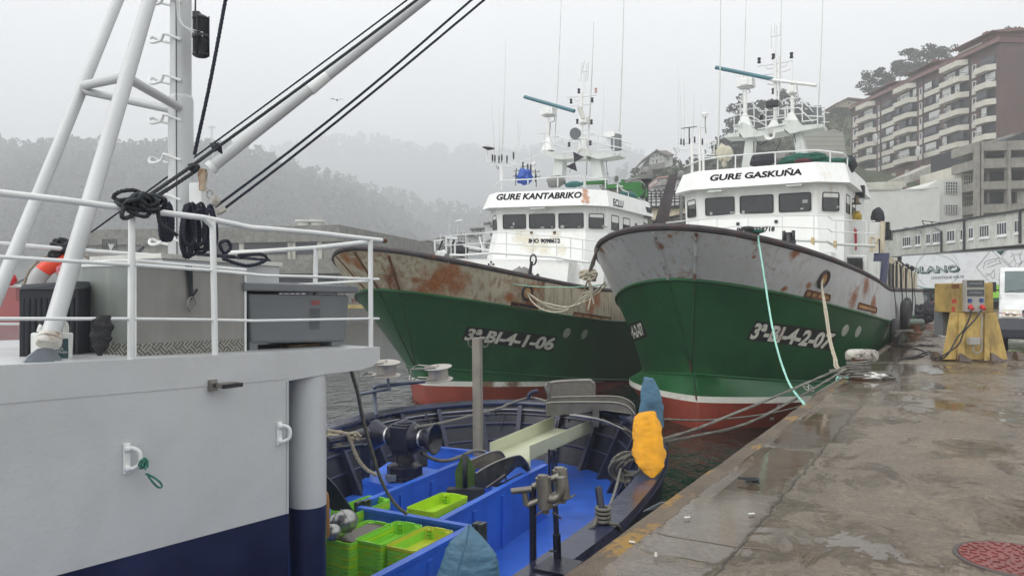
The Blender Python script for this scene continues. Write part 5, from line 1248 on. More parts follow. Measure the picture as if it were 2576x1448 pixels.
# lifebuoy hung outside the far rail
lc = FP.pt((170, 728)); ring = [(math.cos(k*PI/24), math.sin(k*PI/24)) for k in range(48)]
lbz = thing('lifebuoy', 'orange lifebuoy with grey bands hanging behind the dark storage box', 'lifebuoy', wz(lc, lc.z-.3))
e1 = Vector((.93,.37,0))
mb = MB(); mb.tube([lc+e1*c*.245+Z3*s*.245 for c, s in ring], .068, 14, True); mb.build('ring', ORANGE, lbz, world=True)
for k in (9, 21, 33, 45):
    mb = MB(); mb.tube([lc+e1*math.cos((k+j)*PI/24)*.245+Z3*math.sin((k+j)*PI/24)*.245 for j in (-2.5,-1,0,1,2.5)], .071, 14); mb.build('reflective_band', mat('grey_band', (.4,.4,.4), .5), lbz, world=True)
mb = MB(); mb.rope([lc+e1*math.cos(a)*.33+Z3*math.sin(a)*.33 for a in [1.0+.35*k for k in range(9)]], .009); mb.build('grab_line', ROPET, lbz, world=True)
mb = MB(); cloth(mb, FP.pt((165, 690))+N3*.15, (.13,.1,.09), 31, fold=.4); tag(mb.build('plastic_bag', mat('pink_film', (.45,.12,.15), .3, var=.3, vs=20)), 'pinkish plastic wrapped on top of the orange lifebuoy', 'bag')
mb = MB(); cloth(mb, FP.pt((24, 703)), (.055,.055,.05), 33, fold=.15); tag(mb.build('life_light', mat('red_plastic', (.5,.02,.03), .4)), 'small red float light at the left edge on the far rail', 'float light')
def bag(rows, depth, thick, seed, n=40, zk='W', fold=.05, ff=5, yaw=0., lean=0.):
    """a soft cover: rows of (y, left x, right x) read down its height"""
    mb = MB(); mb.smooth = True; R_ = []; Y0 = rows[0][0]
    tab = [(r[0], r[1], r[2]) for r in rows]; y = rows[0][0]; K = 54
    for j in range(K+1):
        y = rows[0][0]+(rows[-1][0]-rows[0][0])*j/K; xl, xr = lerp_tab(tab, y)
        d = depth+lean*(j/K); a = V(q(zk, xl, y), d); b = V(q(zk, xr, y), d); c = (a+b)/2; hw = (b-a).length/2; r = []
        for i in range(n):
            th = 2*PI*i/n; e = 1+fold*2*pnoise((math.cos(th)*ff*.3+seed, math.sin(th)*ff*.3, j*.1))+fold*(.5-1.6*abs(pnoise((math.cos(th)*ff+seed, math.sin(th)*ff, j*.22))))+fold*.6*(.3-abs(pnoise((math.cos(th)*ff*2+seed, math.sin(th)*ff*2, j*.5))))+fold*.9*math.sin(th*7+seed+j*.05)*max(0, .55-j/K)
            dx, dy = math.cos(th)*hw*e, math.sin(th)*hw*thick*e
            r.append(c+Vector((dx*math.cos(yaw)-dy*math.sin(yaw)*0, dy, 0))+Vector((0, 0, .02*pnoise((i*.7, j*.4, seed))*min(1, hw*4))))
        R_.append(r)
    ids = mb.grid(R_, True); mb.face(ids[0][::-1]); mb.face(ids[-1]); return mb
mb = bag([(845,1090,1190),(870,1060,1210),(960,978,1225),(1030,1010,1215),(1120,985,1205),(1200,1000,1180),(1290,1065,1110)], W_(254,850).y-.03, .14, 3, zk='Q', fold=.2, ff=2.6)
tag(mb.build('black_cloth', mat('wet_black_cloth', (.010,.010,.013), .7, bump=.5, bs=30, bd=.01)), 'wet black cloth hanging over the lower rail in front of the locker', 'cloth')
hs_ = thing('hanging_strap', 'black rope strap with a steel ring hanging on the aluminium locker', 'strap', c1)
mb = MB(); SP = PWL.shift(-.235)
for dx in (0, 14, 26, 40): mb.tube(smooth_path([SP.pt(q('B', *p)) for p in ((1400+dx,552),(1412+dx*.9,600),(1425+dx*.6,700),(1436+dx*.3,800))], .03), .0055, 6)
mb.tube([SP.pt(q('B',1440,805)), SP.pt(q('B',1488,732))], .007, 6); mb.build('strap_cord', ROPED, hs_, world=True)
mb = MB(); c = SP.pt(q('B',1440,845))+N3*.01; mb.tube([c+U3*math.cos(a)*.03+Z3*math.sin(a)*.045 for a in [k*PI/10 for k in range(20)]], .005, 6, True); mb.build('ring', STEEL, hs_, world=True)
# fittings on the deckhouse wall
def dhandle(px, py, h, s, lab, par):
    c = W_(px, py); k = h/2
    mb = MB(); mb.mbox(Matrix.Translation(c+N3*.008)@Matrix.Rotation(-TB, 4, 'Z'), (.016, .042, h*1.12)); pl = bb(mb, 'handle_plate', WHITE2, par, bevel=.005)
    mb = MB(); mb.tube(smooth_path([c+Z3*k*.72, c+Z3*k*.74+N3*.035+U3*.02, c+Z3*k*.4+N3*.06+U3*.045, c-Z3*k*.4+N3*.06+U3*.045, c-Z3*k*.74+N3*.035+U3*.02, c-Z3*k*.72], .012), .0125, 12)
    for z in (.72, -.72): mb.ball(c+Z3*k*z+N3*.016, .022, 10, 7)
    return bb(mb, 'grab_handle', WHITE2, pl)
dhandle(*q('C', 950, 558), .155, 1, '', wallw); dhandle(*q('C', 2103, 370), .145, 1, '', wallw)
mb = MB(); c = W_(530, 968)+N3*.02; mb.mbox(Matrix.Translation(c)@Matrix.Rotation(-TB, 4, 'Z'), (.03,.05,.07)); mb.mbox(Matrix.Translation(c+N3*.06+U3*.06)@Matrix.Rotation(-TB, 4, 'Z'), (.05,.12,.03)); bb(mb, 'lamp_bracket', STEEL, wallw)
mb = MB(); mb.mbox(Matrix.Translation(c+N3*.07+U3*.08-Z3*.005)@Matrix.Rotation(-TB, 4, 'Z'), (.06,.14,.025)); bb(mb, 'bracket_lamp', LAMPD, wallw)
tw = thing('twine', 'short green twine knotted on the left wall handle with a loop end', 'twine', W_(345, 1200))
mb = MB(); c = W_(339, 1163)+N3*.085; random.seed(2)
for k in range(6): a0 = random.uniform(0, 6); mb.rope([c+Vector((random.uniform(-.02,.02), random.uniform(-.02,.02), random.uniform(-.03,.035))) for _ in range(5)], .0055)
P = lambda x, y: W_(*q('C', x, y))+N3*.1
mb.rope([P(1020,660), P(1045,665), P(1090,690), P(1135,725), P(1145,755), P(1120,760), P(1085,730), P(1050,690), P(1035,655)], .0055); mb.build('twine_loop', ROPEGR, tw, world=True)
# lantern pair on the mast side
lan = thing('deck_lantern', 'black ribbed double navigation lantern hung beside the white mast', 'lantern', V((505,143),5.75))
mb = MB(); c = V((505, 92), 5.75); r = .063; s = 51/F*5.75
mb.lathe([(.02,-1.05*s),(r*.75,-1.0*s),(r*.98,-.93*s),(r*.98,-.86*s)], c, n=24); mb.lathe([(r*.98,-.10*s),(r*1.02,-.06*s),(r*1.02,.04*s),(r*.98,.08*s)], c, n=24); mb.lathe([(r*.98,.84*s),(r*1.0,.92*s),(r*.7,1.0*s),(r*.35,1.08*s)], c, n=24)
mb.build('lantern_caps', LAMPD, lan, world=True); mb = MB(); prof = []
for z0, z1 in ((-.86, -.10), (.08, .84)):
    for k in range(8): f = z0+(z1-z0)*k/8; prof += [(r*.80, f*s), (r*.98, (f+.045)*s)]
    prof += [(r*.8, z1*s)]
mb.lathe(prof, c, n=24); mb.build('lantern_lens', mat('ribbed_smoky_glass', (.075,.078,.085), .12, var=.5, vs=9), lan, world=True)
mb = MB(); mb.tube([c+Vector((.0,-r*1.05,-s)), c+Vector((0,-r*1.05,s))], .005, 5); mb.tube([c+Vector((r*1.02,0,-s)), c+Vector((r*1.02,0,s))], .005, 5); mb.box(c+Vector((-.03,0,s*1.04)), (.05,.05,.05)); mb.tube([V((492,-10),5.75), V((491,40),5.75)], .007, 6); mb.build('lantern_cage', LAMPD, lan, world=True)
mb = MB(); mb.tube(smooth_path([V(q('A', *p), 5.7) for p in ((1335,-10),(1340,120),(1390,200),(1530,245))], .05), .005, 5); mb.tube(smooth_path([V(q('A', *p), 5.7) for p in ((1350,-10),(1360,150),(1420,220),(1530,275))], .05), .005, 5); bb(mb, 'lantern_cable', WHITE2, mast)
mb = MB(); mb.tube([mp(-100)+Vector((-.003,-.082,0)), mp(240)+Vector((.0,-.083,0)), mp(246)+Vector((.005,-.096,0)), mp(650)+Vector((.012,-.096,0))], .0035, 5); bb(mb, 'mast_seam', LAMPD, mast)
# ---- ropes on the upper deck
def rope_thing(name, label, paths, r, mt, cat='rope', group=None, seg=None):
    mb = MB()
    for p in paths: mb.rope(p, r, seg)
    return tag(mb.build(name, mt), label, cat, group)
def sag(a, b, s, n=8): return [a.lerp(b, k/n)-Z3*s*4*(k/n)*(1-k/n) for k in range(n+1)]
rope_thing('rope', 'thin navy rope running from low left behind the mast up along the boom', [sag(V((225,587),6.25), V((1085,-45),6.2), .01)], .0072, ROPEN)
kn = V((350, 508), 4.35); k2 = V((545, 372), 4.9)
mb = MB(); mb.rope(sag(kn, k2, .005), .0115); mb.rope([p+Vector((.012,.0,-.022)) for p in sag(kn, V((492, 418),4.75), .005)], .0115); mb.rope(sag(k2, V((1075,-20),5.7), .01), .0105)
random.seed(6)
for c, s in ((k2, .03), (V((487, 423),4.72), .022)):
    for _ in range(4): mb.rope([c+Vector((random.uniform(-s,s)*1.3, random.uniform(-s,s)*.6, random.uniform(-s,s))) for _ in range(5)], .0115, closed=True)
tag(mb.build('rope', ROPED), 'thick black rope hauled tight from the top rail knot up beside the boom', 'rope')
for i, (pts, l) in enumerate((([(541,521),(733,377),(960,195),(1190,-3)], 'upper of the two parallel navy ropes slanting up from the shackle'), ([(556,531),(758,377),(990,190),(1222,-3)], 'lower of the two parallel navy ropes slanting up from the shackle'))):
    rope_thing('rope', l, [[V(p, 5.5+.25*k) for k, p in enumerate(pts)]], .0098, ROPEN, group='parallel navy ropes')
rope_thing('rope', 'dark navy rope dropping steeply past the lantern beside the mast', [[V((571,-20),5.6), V((530,200),5.65), V((489,390),5.7)]], .0135, ROPEN)
mb = MB(); random.seed(8); c = W_(352, 510, -.0)
for k in range(9):
    a0 = random.uniform(0, 6.28); w_x, w_z = random.uniform(.04,.10), random.uniform(.025,.06); o = Vector((random.uniform(-.05,.06), random.uniform(-.03,.03), random.uniform(-.03,.03)))
    mb.rope([c+o+U3*math.cos(a0+a)*w_x+Z3*math.sin(a0+a)*w_z+N3*.03*math.sin(2*a+k) for a in [j*PI/4 for j in range(8)]], .0115, closed=True)
mb.rope([W_(*p, .04) for p in ((395,505),(402,560),(420,575),(446,592))], .0115); mb.rope([W_(*p, .03) for p in ((312,520),(306,545),(322,548),(345,530))], .0125); mb.rope([W_(*p, -.05) for p in ((312,520),(325,500),(340,520))], .0125)
tag(mb.build('rope_knot', ROPED), 'black rope knotted round the top rail at the tall post', 'rope')
mb = MB(); random.seed(9)
for k in range(13):
    cx_ = 500+random.uniform(-34,34); top = random.uniform(506,530); bt = random.uniform(612,652); w__ = random.uniform(10,30); d = -.55+random.uniform(-.08,.08)
    mb.rope([W_(cx_+w__*math.cos(a)*(.7+.3*math.sin(a)), (top+bt)/2+(bt-top)/2*math.sin(a), d) for a in [j*PI/5 for j in range(10)]], .0115, closed=True)
tag(mb.build('rope_coil', ROPEN), 'big coil of black rope hanging in front of the mast base', 'rope')
mb = MB()
for k in range(3): mb.rope([W_(x+k*6, y, -.9) for x, y in ((412,515),(402,560),(406,600),(420,600),(423,550),(416,515))], .012, closed=True)
tag(mb.build('rope_coil', ROPEN), 'narrow rope coil hanging at the left side of the mast', 'rope')
mb = MB(); random.seed(10)
for k in range(9): mb.rope([W_(500+20*j+random.uniform(-4,4), 644+1.8*j+random.uniform(-7,5), -1.15+random.uniform(-.06,.06)) for j in range(10)], .013)
mb.rope([W_(x, y, -.9) for x, y in ((560,650),(620,668),(668,655),(660,640),(600,642))], .014)
mb.rope([W_(x, y, -1.2) for x, y in ((560,632),(553,612),(573,606),(580,625),(566,636))], .014, closed=True)
tag(mb.build('rope_heap', ROPEN), 'heap of black rope lying along the top of the white cabinet', 'rope')
mb = MB(); random.seed(12); c = FP.pt((168, 625))
for k in range(8): mb.rope([c+Vector((random.uniform(-.12,.1), random.uniform(-.05,.05), random.uniform(-.09,.08))) for _ in range(6)], .016, closed=True)
mb.rope([FP.pt((150,640)), FP.pt((128,648)), FP.pt((126,635)), FP.pt((140,634))], .016); mb.rope([FP.pt((178,630)), FP.pt((176,700)), FP.pt((180,740))], .018)
tag(mb.build('rope_knot', ROPED), 'black rope tied in a bundle on the far rail above the lifebuoy', 'rope')
sh = thing('shackle_block', 'steel shackle and worn block joining the navy ropes to the mast', 'shackle', V((545,540),5.5))
mb = MB(); c = V((527,488),5.5); mb.tube([c+Vector((math.cos(a)*.022, 0, math.sin(a)*.03)) for a in [k*PI/8 for k in range(16)]], .006, 7, True); mb.tube([V((515,470),5.6), V((524,478),5.52)], .006, 6); mb.build('shackle', STEEL, sh, world=True)
mb = MB(); cloth(mb, V((541,505),5.48), (.035,.025,.045), 14, fold=.3); mb.mbox(Matrix.Translation(V((556,530),5.45))@Matrix.Rotation(-.5,4,'Y'), (.07,.04,.035)); mb.build('block', mat('worn_block', (.35,.33,.3), .5, var=.4, vs=20), sh, world=True)
# ------------------------------------------------------------------ the working deck
DZ, RZ = -1.3, -.35
OUT = [(-2.6,-.2),(-1.6,1.7),(-.56,3.66),(.2,5.07),(.876,6.29),(1.34,7.35),(1.65,8.19),(1.9,9.1),(2.09,10.2),(2.12,11.2),(1.98,12.15),(1.5,12.95),(.65,13.6),(-.22,13.8),(-1.1,13.5),(-1.8,13.0),(-2.35,12.3),(-2.75,11.3),(-3.15,10.3),(-3.85,9.0),(-5.0,6.8),(-6.0,4.9)]
op = smooth_path([(x, y, 0) for x, y in OUT], .14)
def inset(path, d):
    out = []
    for i, p in enumerate(path):
        t_ = (path[min(i+1, len(path)-1)]-path[max(i-1, 0)]).normalized(); out.append(p+Vector((-t_.y, t_.x, 0))*d)
    return out
def at(path, z): return [Vector((p.x, p.y, z)) for p in path]
mb = MB(); mb.smooth = True
mb.grid([at(op, RZ), at(inset(op, -.03), RZ-.05), at(inset(op, .0), RZ-.12), at(inset(op, .12), -1.2), at(inset(op, .4), -2.4)]); hull = bb(mb, 'hull', NAVY)
mb = MB(); mb.grid([at(inset(op, -.02), RZ-.03), at(inset(op, -.005), RZ+.012), at(inset(op, .24), RZ+.012), at(inset(op, .26), RZ-.02), at(inset(op, .25), RZ-.06)])
CAPN = mat('wet_navy_cap', (.022,.028,.06), .22, var=.5, vs=2.2, bump=.4, bs=10, bd=.01, dirt=.07)
bb(mb, 'rim', CAPN, hull)
mb = MB(); mb.smooth = True; mb.grid([at(inset(op, .2), RZ-.05), at(inset(op, .42), -.9), at(inset(op, .55), DZ)]); bb(mb, 'bulwark_inside', NAVYD, hull)
mb = MB(); nn = 0; i = 22
while i < len(op)-8:
    t_ = (op[i+1]-op[i-1]).normalized(); n_ = Vector((-t_.y, t_.x, 0)); p = op[i]
    a, b, c, d = p+n_*.2+Z3*(RZ-.05), p+n_*.30+Z3*(RZ-.05), p+n_*.72+Z3*DZ, p+n_*.52+Z3*DZ
    m2 = MB(); m2.hexa([x-t_*.012 for x in (a, b, c, d)], [x+t_*.012 for x in (a, b, c, d)]); m2.hexa([b-t_*.04, b+t_*.04, c+t_*.04, c-t_*.04], [x+n_*.01 for x in (b-t_*.04, b+t_*.04, c+t_*.04, c-t_*.04)])
    bb(m2, 'bulwark_frame', mat('navy_frame', (.025,.03,.06), .4, var=.4, dirt=.1), hull); i += 6; nn += 1
ip = inset(op, .5)
mb = MB(); mb.poly(at(ip, DZ)); deck = bb(mb, 'deck', BLUE)
mb = MB(); s_ = [k for k in range(30, len(op)-20)]
mb.tube([op[k]+Z3*(RZ-.13)+(inset(op, .3)[k]-op[k]) for k in s_], .018, 6); mb.tube([op[k]+Z3*(RZ-.2)+(inset(op, .3)[k]-op[k]) for k in s_], .012, 6)
for k in s_[::9]: mb.box(op[k]+Z3*(RZ-.16)+(inset(op, .3)[k]-op[k]), (.05,.05,.12))
bb(mb, 'hydraulic_pipes', STEEL, hull)
mb = MB()
for zz, k_ in ((-.72, .36), (-1.0, .44)): mb.tube([op[k]+Z3*zz+(inset(op, k_)[k]-op[k]) for k in s_], .03, 6)
bb(mb, 'stringer', MATS['navy_frame'], hull)
mb = MB(); random.seed(5)
for k in s_[40::10]:
    b = op[k]+(inset(op, .33)[k]-op[k]); mb.tube(smooth_path([b+Z3*(RZ-.15), b+Z3*(RZ-.45)+UD*random.uniform(-.2,.2), b+Z3*(RZ-.55)+ND*.1, b+Z3*(RZ-.2)+ND*random.uniform(.1,.3)], .05), .009, 5)
bb(mb, 'hose', CABLE, hull)
# boards that divide the deck
BT = -.62; BC = [0]
def board(pts, name='pound_board', zt=BT, zb=DZ, th=.05, par=None, mt=None, cap=True):
    BC[0] += 1; zt = zt+.004*(BC[0] % 5); P = [GZ(p, zt) for p in pts]; mb = MB()
    for a, b in zip(P, P[1:]):
        d = (b-a).normalized(); n_ = Vector((d.y, -d.x, 0))*th/2
        mb.hexa([wz(a-n_, zb), wz(a+n_, zb), wz(b+n_, zb), wz(b-n_, zb)], [a-n_, a+n_, b+n_, b-n_])
        if cap: n2 = n_*1.5; mb.hexa([a-n2-Z3*.03, a+n2-Z3*.03, b+n2-Z3*.03, b-n2-Z3*.03], [x+Z3*.006 for x in (a-n2, a+n2, b+n2, b-n2)])
        L = (b-a).length; k = int(L/.8)
        for j in range(1, k+1): c = a.lerp(b, j/(k+1)); mb.mbox(Matrix.Translation(wz(c, (zt+zb)/2-.03)+n_*1.4)@Matrix.Rotation(-math.atan2(d.x, d.y), 4, 'Z'), (.03,.06,zt-zb-.1))
    return bb(mb, name, mt or BLUE, par or deck)
board([(916,1260),(1148,1165),(1234,1137)]); board([(1103,1309),(1320.7,1193),(1372.6,1167.5)]); board([(903,1273.5),(1196,1324.5)]); board([(860,1497),(947,1448),(1178,1326)])
board([(1078,1121),(1234,1138)])
for p in ((1390,1158),):
    mb = MB(); c = GZ(p, BT)
    for dx in (-.05, 0, .05): mb.mbox(Matrix.Translation(wz(c, -.83)+ND*dx), (.035,.06,.72))
    bb(mb, 'board_slot_post', NAVYD, deck)
for p in ((903,1272),(922,1268),(1199,1326),(1213,1328)):
    mb = MB(); c = GZ(p, BT); mb.mbox(Matrix.Translation(wz(c, -.93))@Matrix.Rotation(-TD, 4, 'Z'), (.05,.1,.72)); mb.cyl(wz(c, BT+.0)-ND*.025, wz(c, BT+.0)+ND*.025, .05, 14); bb(mb, 'board_slot_post', mat('dark_green_steel', (.05,.06,.05), .5), deck)
# hatch box carrying the winch
hz = -.75; H4 = [GZ(p, hz) for p in ((912.7,1207),(1008,1228),(1105,1182),(979,1162))]
mb = MB(); mb.hexa([wz(p, DZ) for p in H4], H4); cc = (H4[0]+H4[2])/2; mb.hexa([p+(p-cc)*.02-Z3*.05 for p in H4], [p+(p-cc)*.02+Z3*.004 for p in H4]); hb = bb(mb, 'winch_hatch', BLUE)
wl = GZ((1018, 1203), hz); AX = Vector((.92,-.39,0)).normalized(); BXX = Vector((-AX.y, AX.x, 0))
mb = MB(); mb.lathe([(.25,0),(.25,.05),(.23,.06),(.23,.17),(.2,.19),(.12,.21),(.10,.36)], wl, n=8); win = bb(mb, 'line_hauler', NAVYD)
wc = wl+Z3*.54
mb = MB(); mb.mbox(Matrix.Translation(wc)@Matrix.Rotation(math.atan2(AX.y, AX.x), 4, 'Z'), (.26,.34,.3)); mb.mbox(Matrix.Translation(wc-Z3*.02)@Matrix.Rotation(math.atan2(AX.y, AX.x), 4, 'Z'), (.24,.26,.4)); mb.lathe([(.1,0),(.1,.02),(.06,.025),(.06,.04)], wc+Z3*.18, n=16); bb(mb, 'gearbox', NAVYD, win, bevel=.03)
for s in (-1, 1):
    mb = MB(); mb.lathe([(.17,.1),(.19,.13),(.15,.2),(.105,.235),(.10,.27),(.135,.34),(.19,.43),(.196,.45),(.18,.45),(.11,.38),(.05,.37)], wc, AX*s, 28); dr = bb(mb, 'warping_head', NAVYD, win)
    mb = MB(); mb.lathe([(.108,.236),(.106,.262)], wc, AX*s, 24, False); bb(mb, 'worn_band', mat('worn_steel_band', (.4,.41,.42), .35, metal=.6, var=.3, vs=30), dr)
mb = MB(); mb.mbox(Matrix.Translation(wl+Z3*.06-UD*.24-ND*.02), (.12,.09,.07)); bb(mb, 'motor', GALV, win)
# tall square post
pp_ = V((1204, 1146), 10.3); mb = MB(); hh_ = [Vector((sx*.055, sy*.055, 0)) for sx, sy in ((-1,-1),(1,-1),(1,1),(-1,1))]
M_ = Matrix.Rotation(-.35, 3, 'Z'); zt_ = V((1203, 849), 10.3).z
mb.hexa([wz(pp_, DZ)+M_@h for h in hh_], [Vector((pp_.x-.02, pp_.y, zt_))+M_@h for h in hh_]); po = bb(mb, 'square_post', mat('weathered_grey_post', (.23,.21,.175), .6, var=.2, vs=4, bump=.5, bs=60, streak=.5))
for s in (-1, 1):
    mb = MB(); c = V((1203, 862), 10.3)+Vector((s*.09, 0, 0)); mb.tube([c+Vector((math.cos(a)*.05, 0, math.sin(a)*.06)) for a in [k*PI/8 for k in range(16)]], .008, 6, True); bb(mb, 'post_ring', STEEL, po)
# pale plastic chute
f0, f1, b0, b1_ = GZ((1337,1119), -.48), GZ((1484,1056.4), -.48), GZ((1242,1109.5), -.48), GZ((1393,1047), -.48)
n_ = (b0-f0).normalized(); f0, f1 = f0-(f1-f0)*.02, f1
mb = MB()
mb.hexa([p-Z3*.21 for p in (f0, f1, f1+n_*.012, f0+n_*.012)], [f0, f1, f1+n_*.012, f0+n_*.012])
fb0 = f0+n_*.55; fb1 = f1+n_*.55; e_ = (f1-f0).normalized()
bk0 = b0-e_*.1
mb.hexa([p-Z3*.21 for p in (bk0, b1_, b1_+n_*.012, bk0+n_*.012)], [bk0, b1_, b1_+n_*.012, bk0+n_*.012])
mb.hexa([f0-Z3*.21, f1-Z3*.21, b1_-Z3*.21, bk0-Z3*.21], [p-Z3*.195 for p in (f0, f1, b1_, bk0)])
mb.box(f0-Z3*.26+n_*.05, (.1,.1,.1)); bb(mb, 'fish_chute', CREAMCH)
# green hinged plate with dark hood
dd = 8.9
def VG(zk, pts, d, d2=None): return [V(q(zk, *p), d if d2 is None else d+(d2-d)*i/(len(pts)-1)) for i, p in enumerate(pts)]
mb = MB(); mb.panel(VG('D', ((1262,1440),(1255,1290),(1320,1135),(1345,1130),(1345,1448)), dd), .012); mb.panel(VG('D', ((1360,1448),(1355,1125),(1385,1140),(1450,1270),(1450,1425)), dd-.02), .012); gpl = bb(mb, 'hinged_plate', mat('olive_green_steel', (.10,.17,.05), .35, metal=.3, var=.4, vs=3, dirt=.3))
mb = MB(); mb.tube(VG('D', ((1350,1120),(1352,1448)), dd-.05), .03, 8); mb.mbox(Matrix.Translation(V(q('E', 1800, 392), dd)), (.45,.14,.13)); bb(mb, 'plate_hinge', DARKI, gpl)
def curved(pts_top, pts_bot, d0, d1, th, name, mt, par=None):
    a = VG('D', pts_top, d0, d1); b = VG('D', pts_bot, d0, d1); mb = MB()
    for i in range(len(a)-1): mb.hexa([b[i], b[i+1], b[i+1]+n_*th, b[i]+n_*th], [a[i], a[i+1], a[i+1]+n_*th, a[i]+n_*th])
    o = bb(mb, name, mt, par); m2 = MB(); m2.tube(smooth_path([x for x in a], .05), .012, 6); bb(m2, 'edge_lip', STEEL, o); return o
STD = mat('dark_worn_steel', (.085,.085,.08), .4, metal=.6, var=.45, vs=6, dirt=.3)
curved([(1405,1185),(1540,1125),(1640,1095),(1700,1105),(1735,1145)], [(1420,1280),(1540,1250),(1640,1215),(1700,1190),(1735,1165)], 9.2, 9.7, .02, 'hood_side', mat('tan_steel', (.2,.18,.13), .45, metal=.5, var=.3))
curved([(1455,1310),(1560,1245),(1700,1180),(1850,1138),(1900,1150),(1950,1210),(1985,1290)], [(1465,1440),(1560,1448),(1700,1390),(1790,1300),(1850,1250),(1900,1245),(1975,1310)], 8.8, 9.5, .02, 'hood_side', STD)
mb = MB(); mb.poly(VG('D', ((1560,1425),(1720,1390),(1900,1300),(1950,1330),(1700,1448)), 9.3)); mb.tube(VG('D', ((1740,1245),(1748,1410)), 8.8), .012, 6); mb.tube(VG('D', ((1560,1448),(1740,1320)), 8.75), .014, 6); mb.parts('hood_floor', STD, boat, True)
# stainless lip tray and mesh guard on the far rim
mb = MB(); T0 = VG('G', ((325,360),(318,315),(325,285),(350,270),(700,268),(800,275),(870,300),(915,352)), 12.0); T1 = VG('G', ((340,365),(480,350),(650,326),(760,322),(840,330),(895,352)), 12.0)
outl = T0+VG('G', ((900,352),(850,332),(760,322),(650,326),(480,350)), 12.0)
mb.prism(outl, (.02,.03,0)); tr = bb(mb, 'discharge_tray', STEEL)
mb = MB(); T2 = VG('G', ((335,268),(345,238),(640,228),(780,230),(850,245),(905,285),(915,345)), 12.7); mb.prism(T2+VG('G', ((880,330),(820,300),(640,275),(420,285)), 12.7), (.02,.03,0)); bb(mb, 'tray_back', STEEL, tr)
mb = MB(); mb.poly(VG('G', ((335,345),(700,322),(890,348)), 12.02)+VG('G', ((860,310),(640,280),(360,290)), 12.7)); bb(mb, 'tray_floor', STEEL, tr)
mb = MB(); mb.tube(smooth_path(T0, .05), .018, 8); mb.tube(smooth_path(T2, .05), .018, 8); bb(mb, 'tray_lip', STEEL, tr)
m, t, b = newmat('perforated_sheet'); co = t.coord(); v_ = t.n.new('ShaderNodeTexVoronoi'); v_.inputs['Scale'].default_value = 26; v_.inputs['Randomness'].default_value = .15; t.link(co, v_.inputs['Vector'])
t.link(t.mix(t.ramp(v_.outputs['Distance'], .33, .38), (.02,.02,.018), (.15,.14,.12)), b.inputs['Base Color']); b.inputs['Roughness'].default_value = .5; PERF = m
mb = MB(); G1_ = VG('G', ((332,240),(330,140),(585,118),(620,125),(640,150),(642,230)), 12.75); mb.panel(G1_, .006); pf = bb(mb, 'mesh_guard', PERF, tr)
mb = MB(); mb.tube(smooth_path(G1_, .03), .024, 8); mb.tube(VG('G', ((337,330),(332,130)), 12.6), .03, 8); bb(mb, 'guard_frame', STEEL, pf)
mb = MB(); mb.tube(smooth_path(VG('G', ((195,250),(195,225),(215,200),(258,192)), 13.2), .04), .035, 8); bb(mb, 'rim_horn', NAVY, hull)
mb = MB(); mb.box(V(q('G',650,370),12), (.1,.05,.3)); mb.tube(VG('G', ((470,355),(650,380),(720,400),(895,480)), 11.6), .022, 6); mb.tube(VG('G', ((600,365),(790,440),(880,470)), 11.7), .015, 6); bb(mb, 'valve_pipes', STEEL, hull)
# line roller stand on the near rim
RS = 5.75
mb = MB(); mb.tube(VG('G', ((222,835),(225,1440)), RS-.1), .032/2*1.7, 12); st = bb(mb, 'roller_stand', NAVYD)
mb = MB(); mb.tube(VG('G', ((376,975),(384,1180)), 5.5), .021, 12); mb.tube(VG('G', ((384,1160),(393,1385)), 5.5), .03, 12); mb.tube(VG('G', ((355,1015),(415,1055)), 5.45), .009, 8); mb.tube(VG('G', ((335,1277),(385,1277)), 5.44), .008, 8); bb(mb, 'stand_column', NAVYD, st)
bp = GZ(q('G', 395, 1378), RZ+.02); mb = MB(); mb.mbox(Matrix.Translation(bp)@Matrix.Rotation(-TD, 4, 'Z'), (.26,.3,.02)); bb(mb, 'base_plate', NAVYD, st)
SSG = mat('grey_steel_rollers', (.20,.185,.16), .4, metal=.6, var=.25, vs=8, dirt=.25)
for x, y0, y1, d in ((290,775,985,5.6), (405,722,915,5.75)):
    mb = MB(); a = V(q('G', x, y0), d); b = V(q('G', x+22, y1), d); mb.tube([a, b], .058, 20); mb.tube([a+Z3*.015, a], .04, 16); mb.tube([b, b-Z3*.04], .025, 8); bb(mb, 'roller', SSG, st)
mb = MB(); mb.tube(smooth_path(VG('G', ((413,775),(418,850),(400,905),(360,925),(325,915)), 5.55), .02), .034, 14); bb(mb, 'bent_tube', SSG, st)
mb = MB()
for pts in (((75,872),(215,856)), ((222,838),(400,768)), ((262,940),(385,890)), ((180,968),(280,925)), ((165,880),(182,965))): mb.tube(VG('G', pts, 5.62), .024, 10)
bb(mb, 'side_arm', SSG, st)
mb = MB(); a, b = VG('G', ((240,1032),(495,905)), 5.55, 5.75); mb.hexa([a-Z3*.01, b-Z3*.01, b-Z3*.01+Vector((.03,.08,0)), a-Z3*.01+Vector((.03,.08,0))], [a, b, b+Vector((.03,.08,0)), a+Vector((.03,.08,0))]); bb(mb, 'stand_rail', SSG, st)
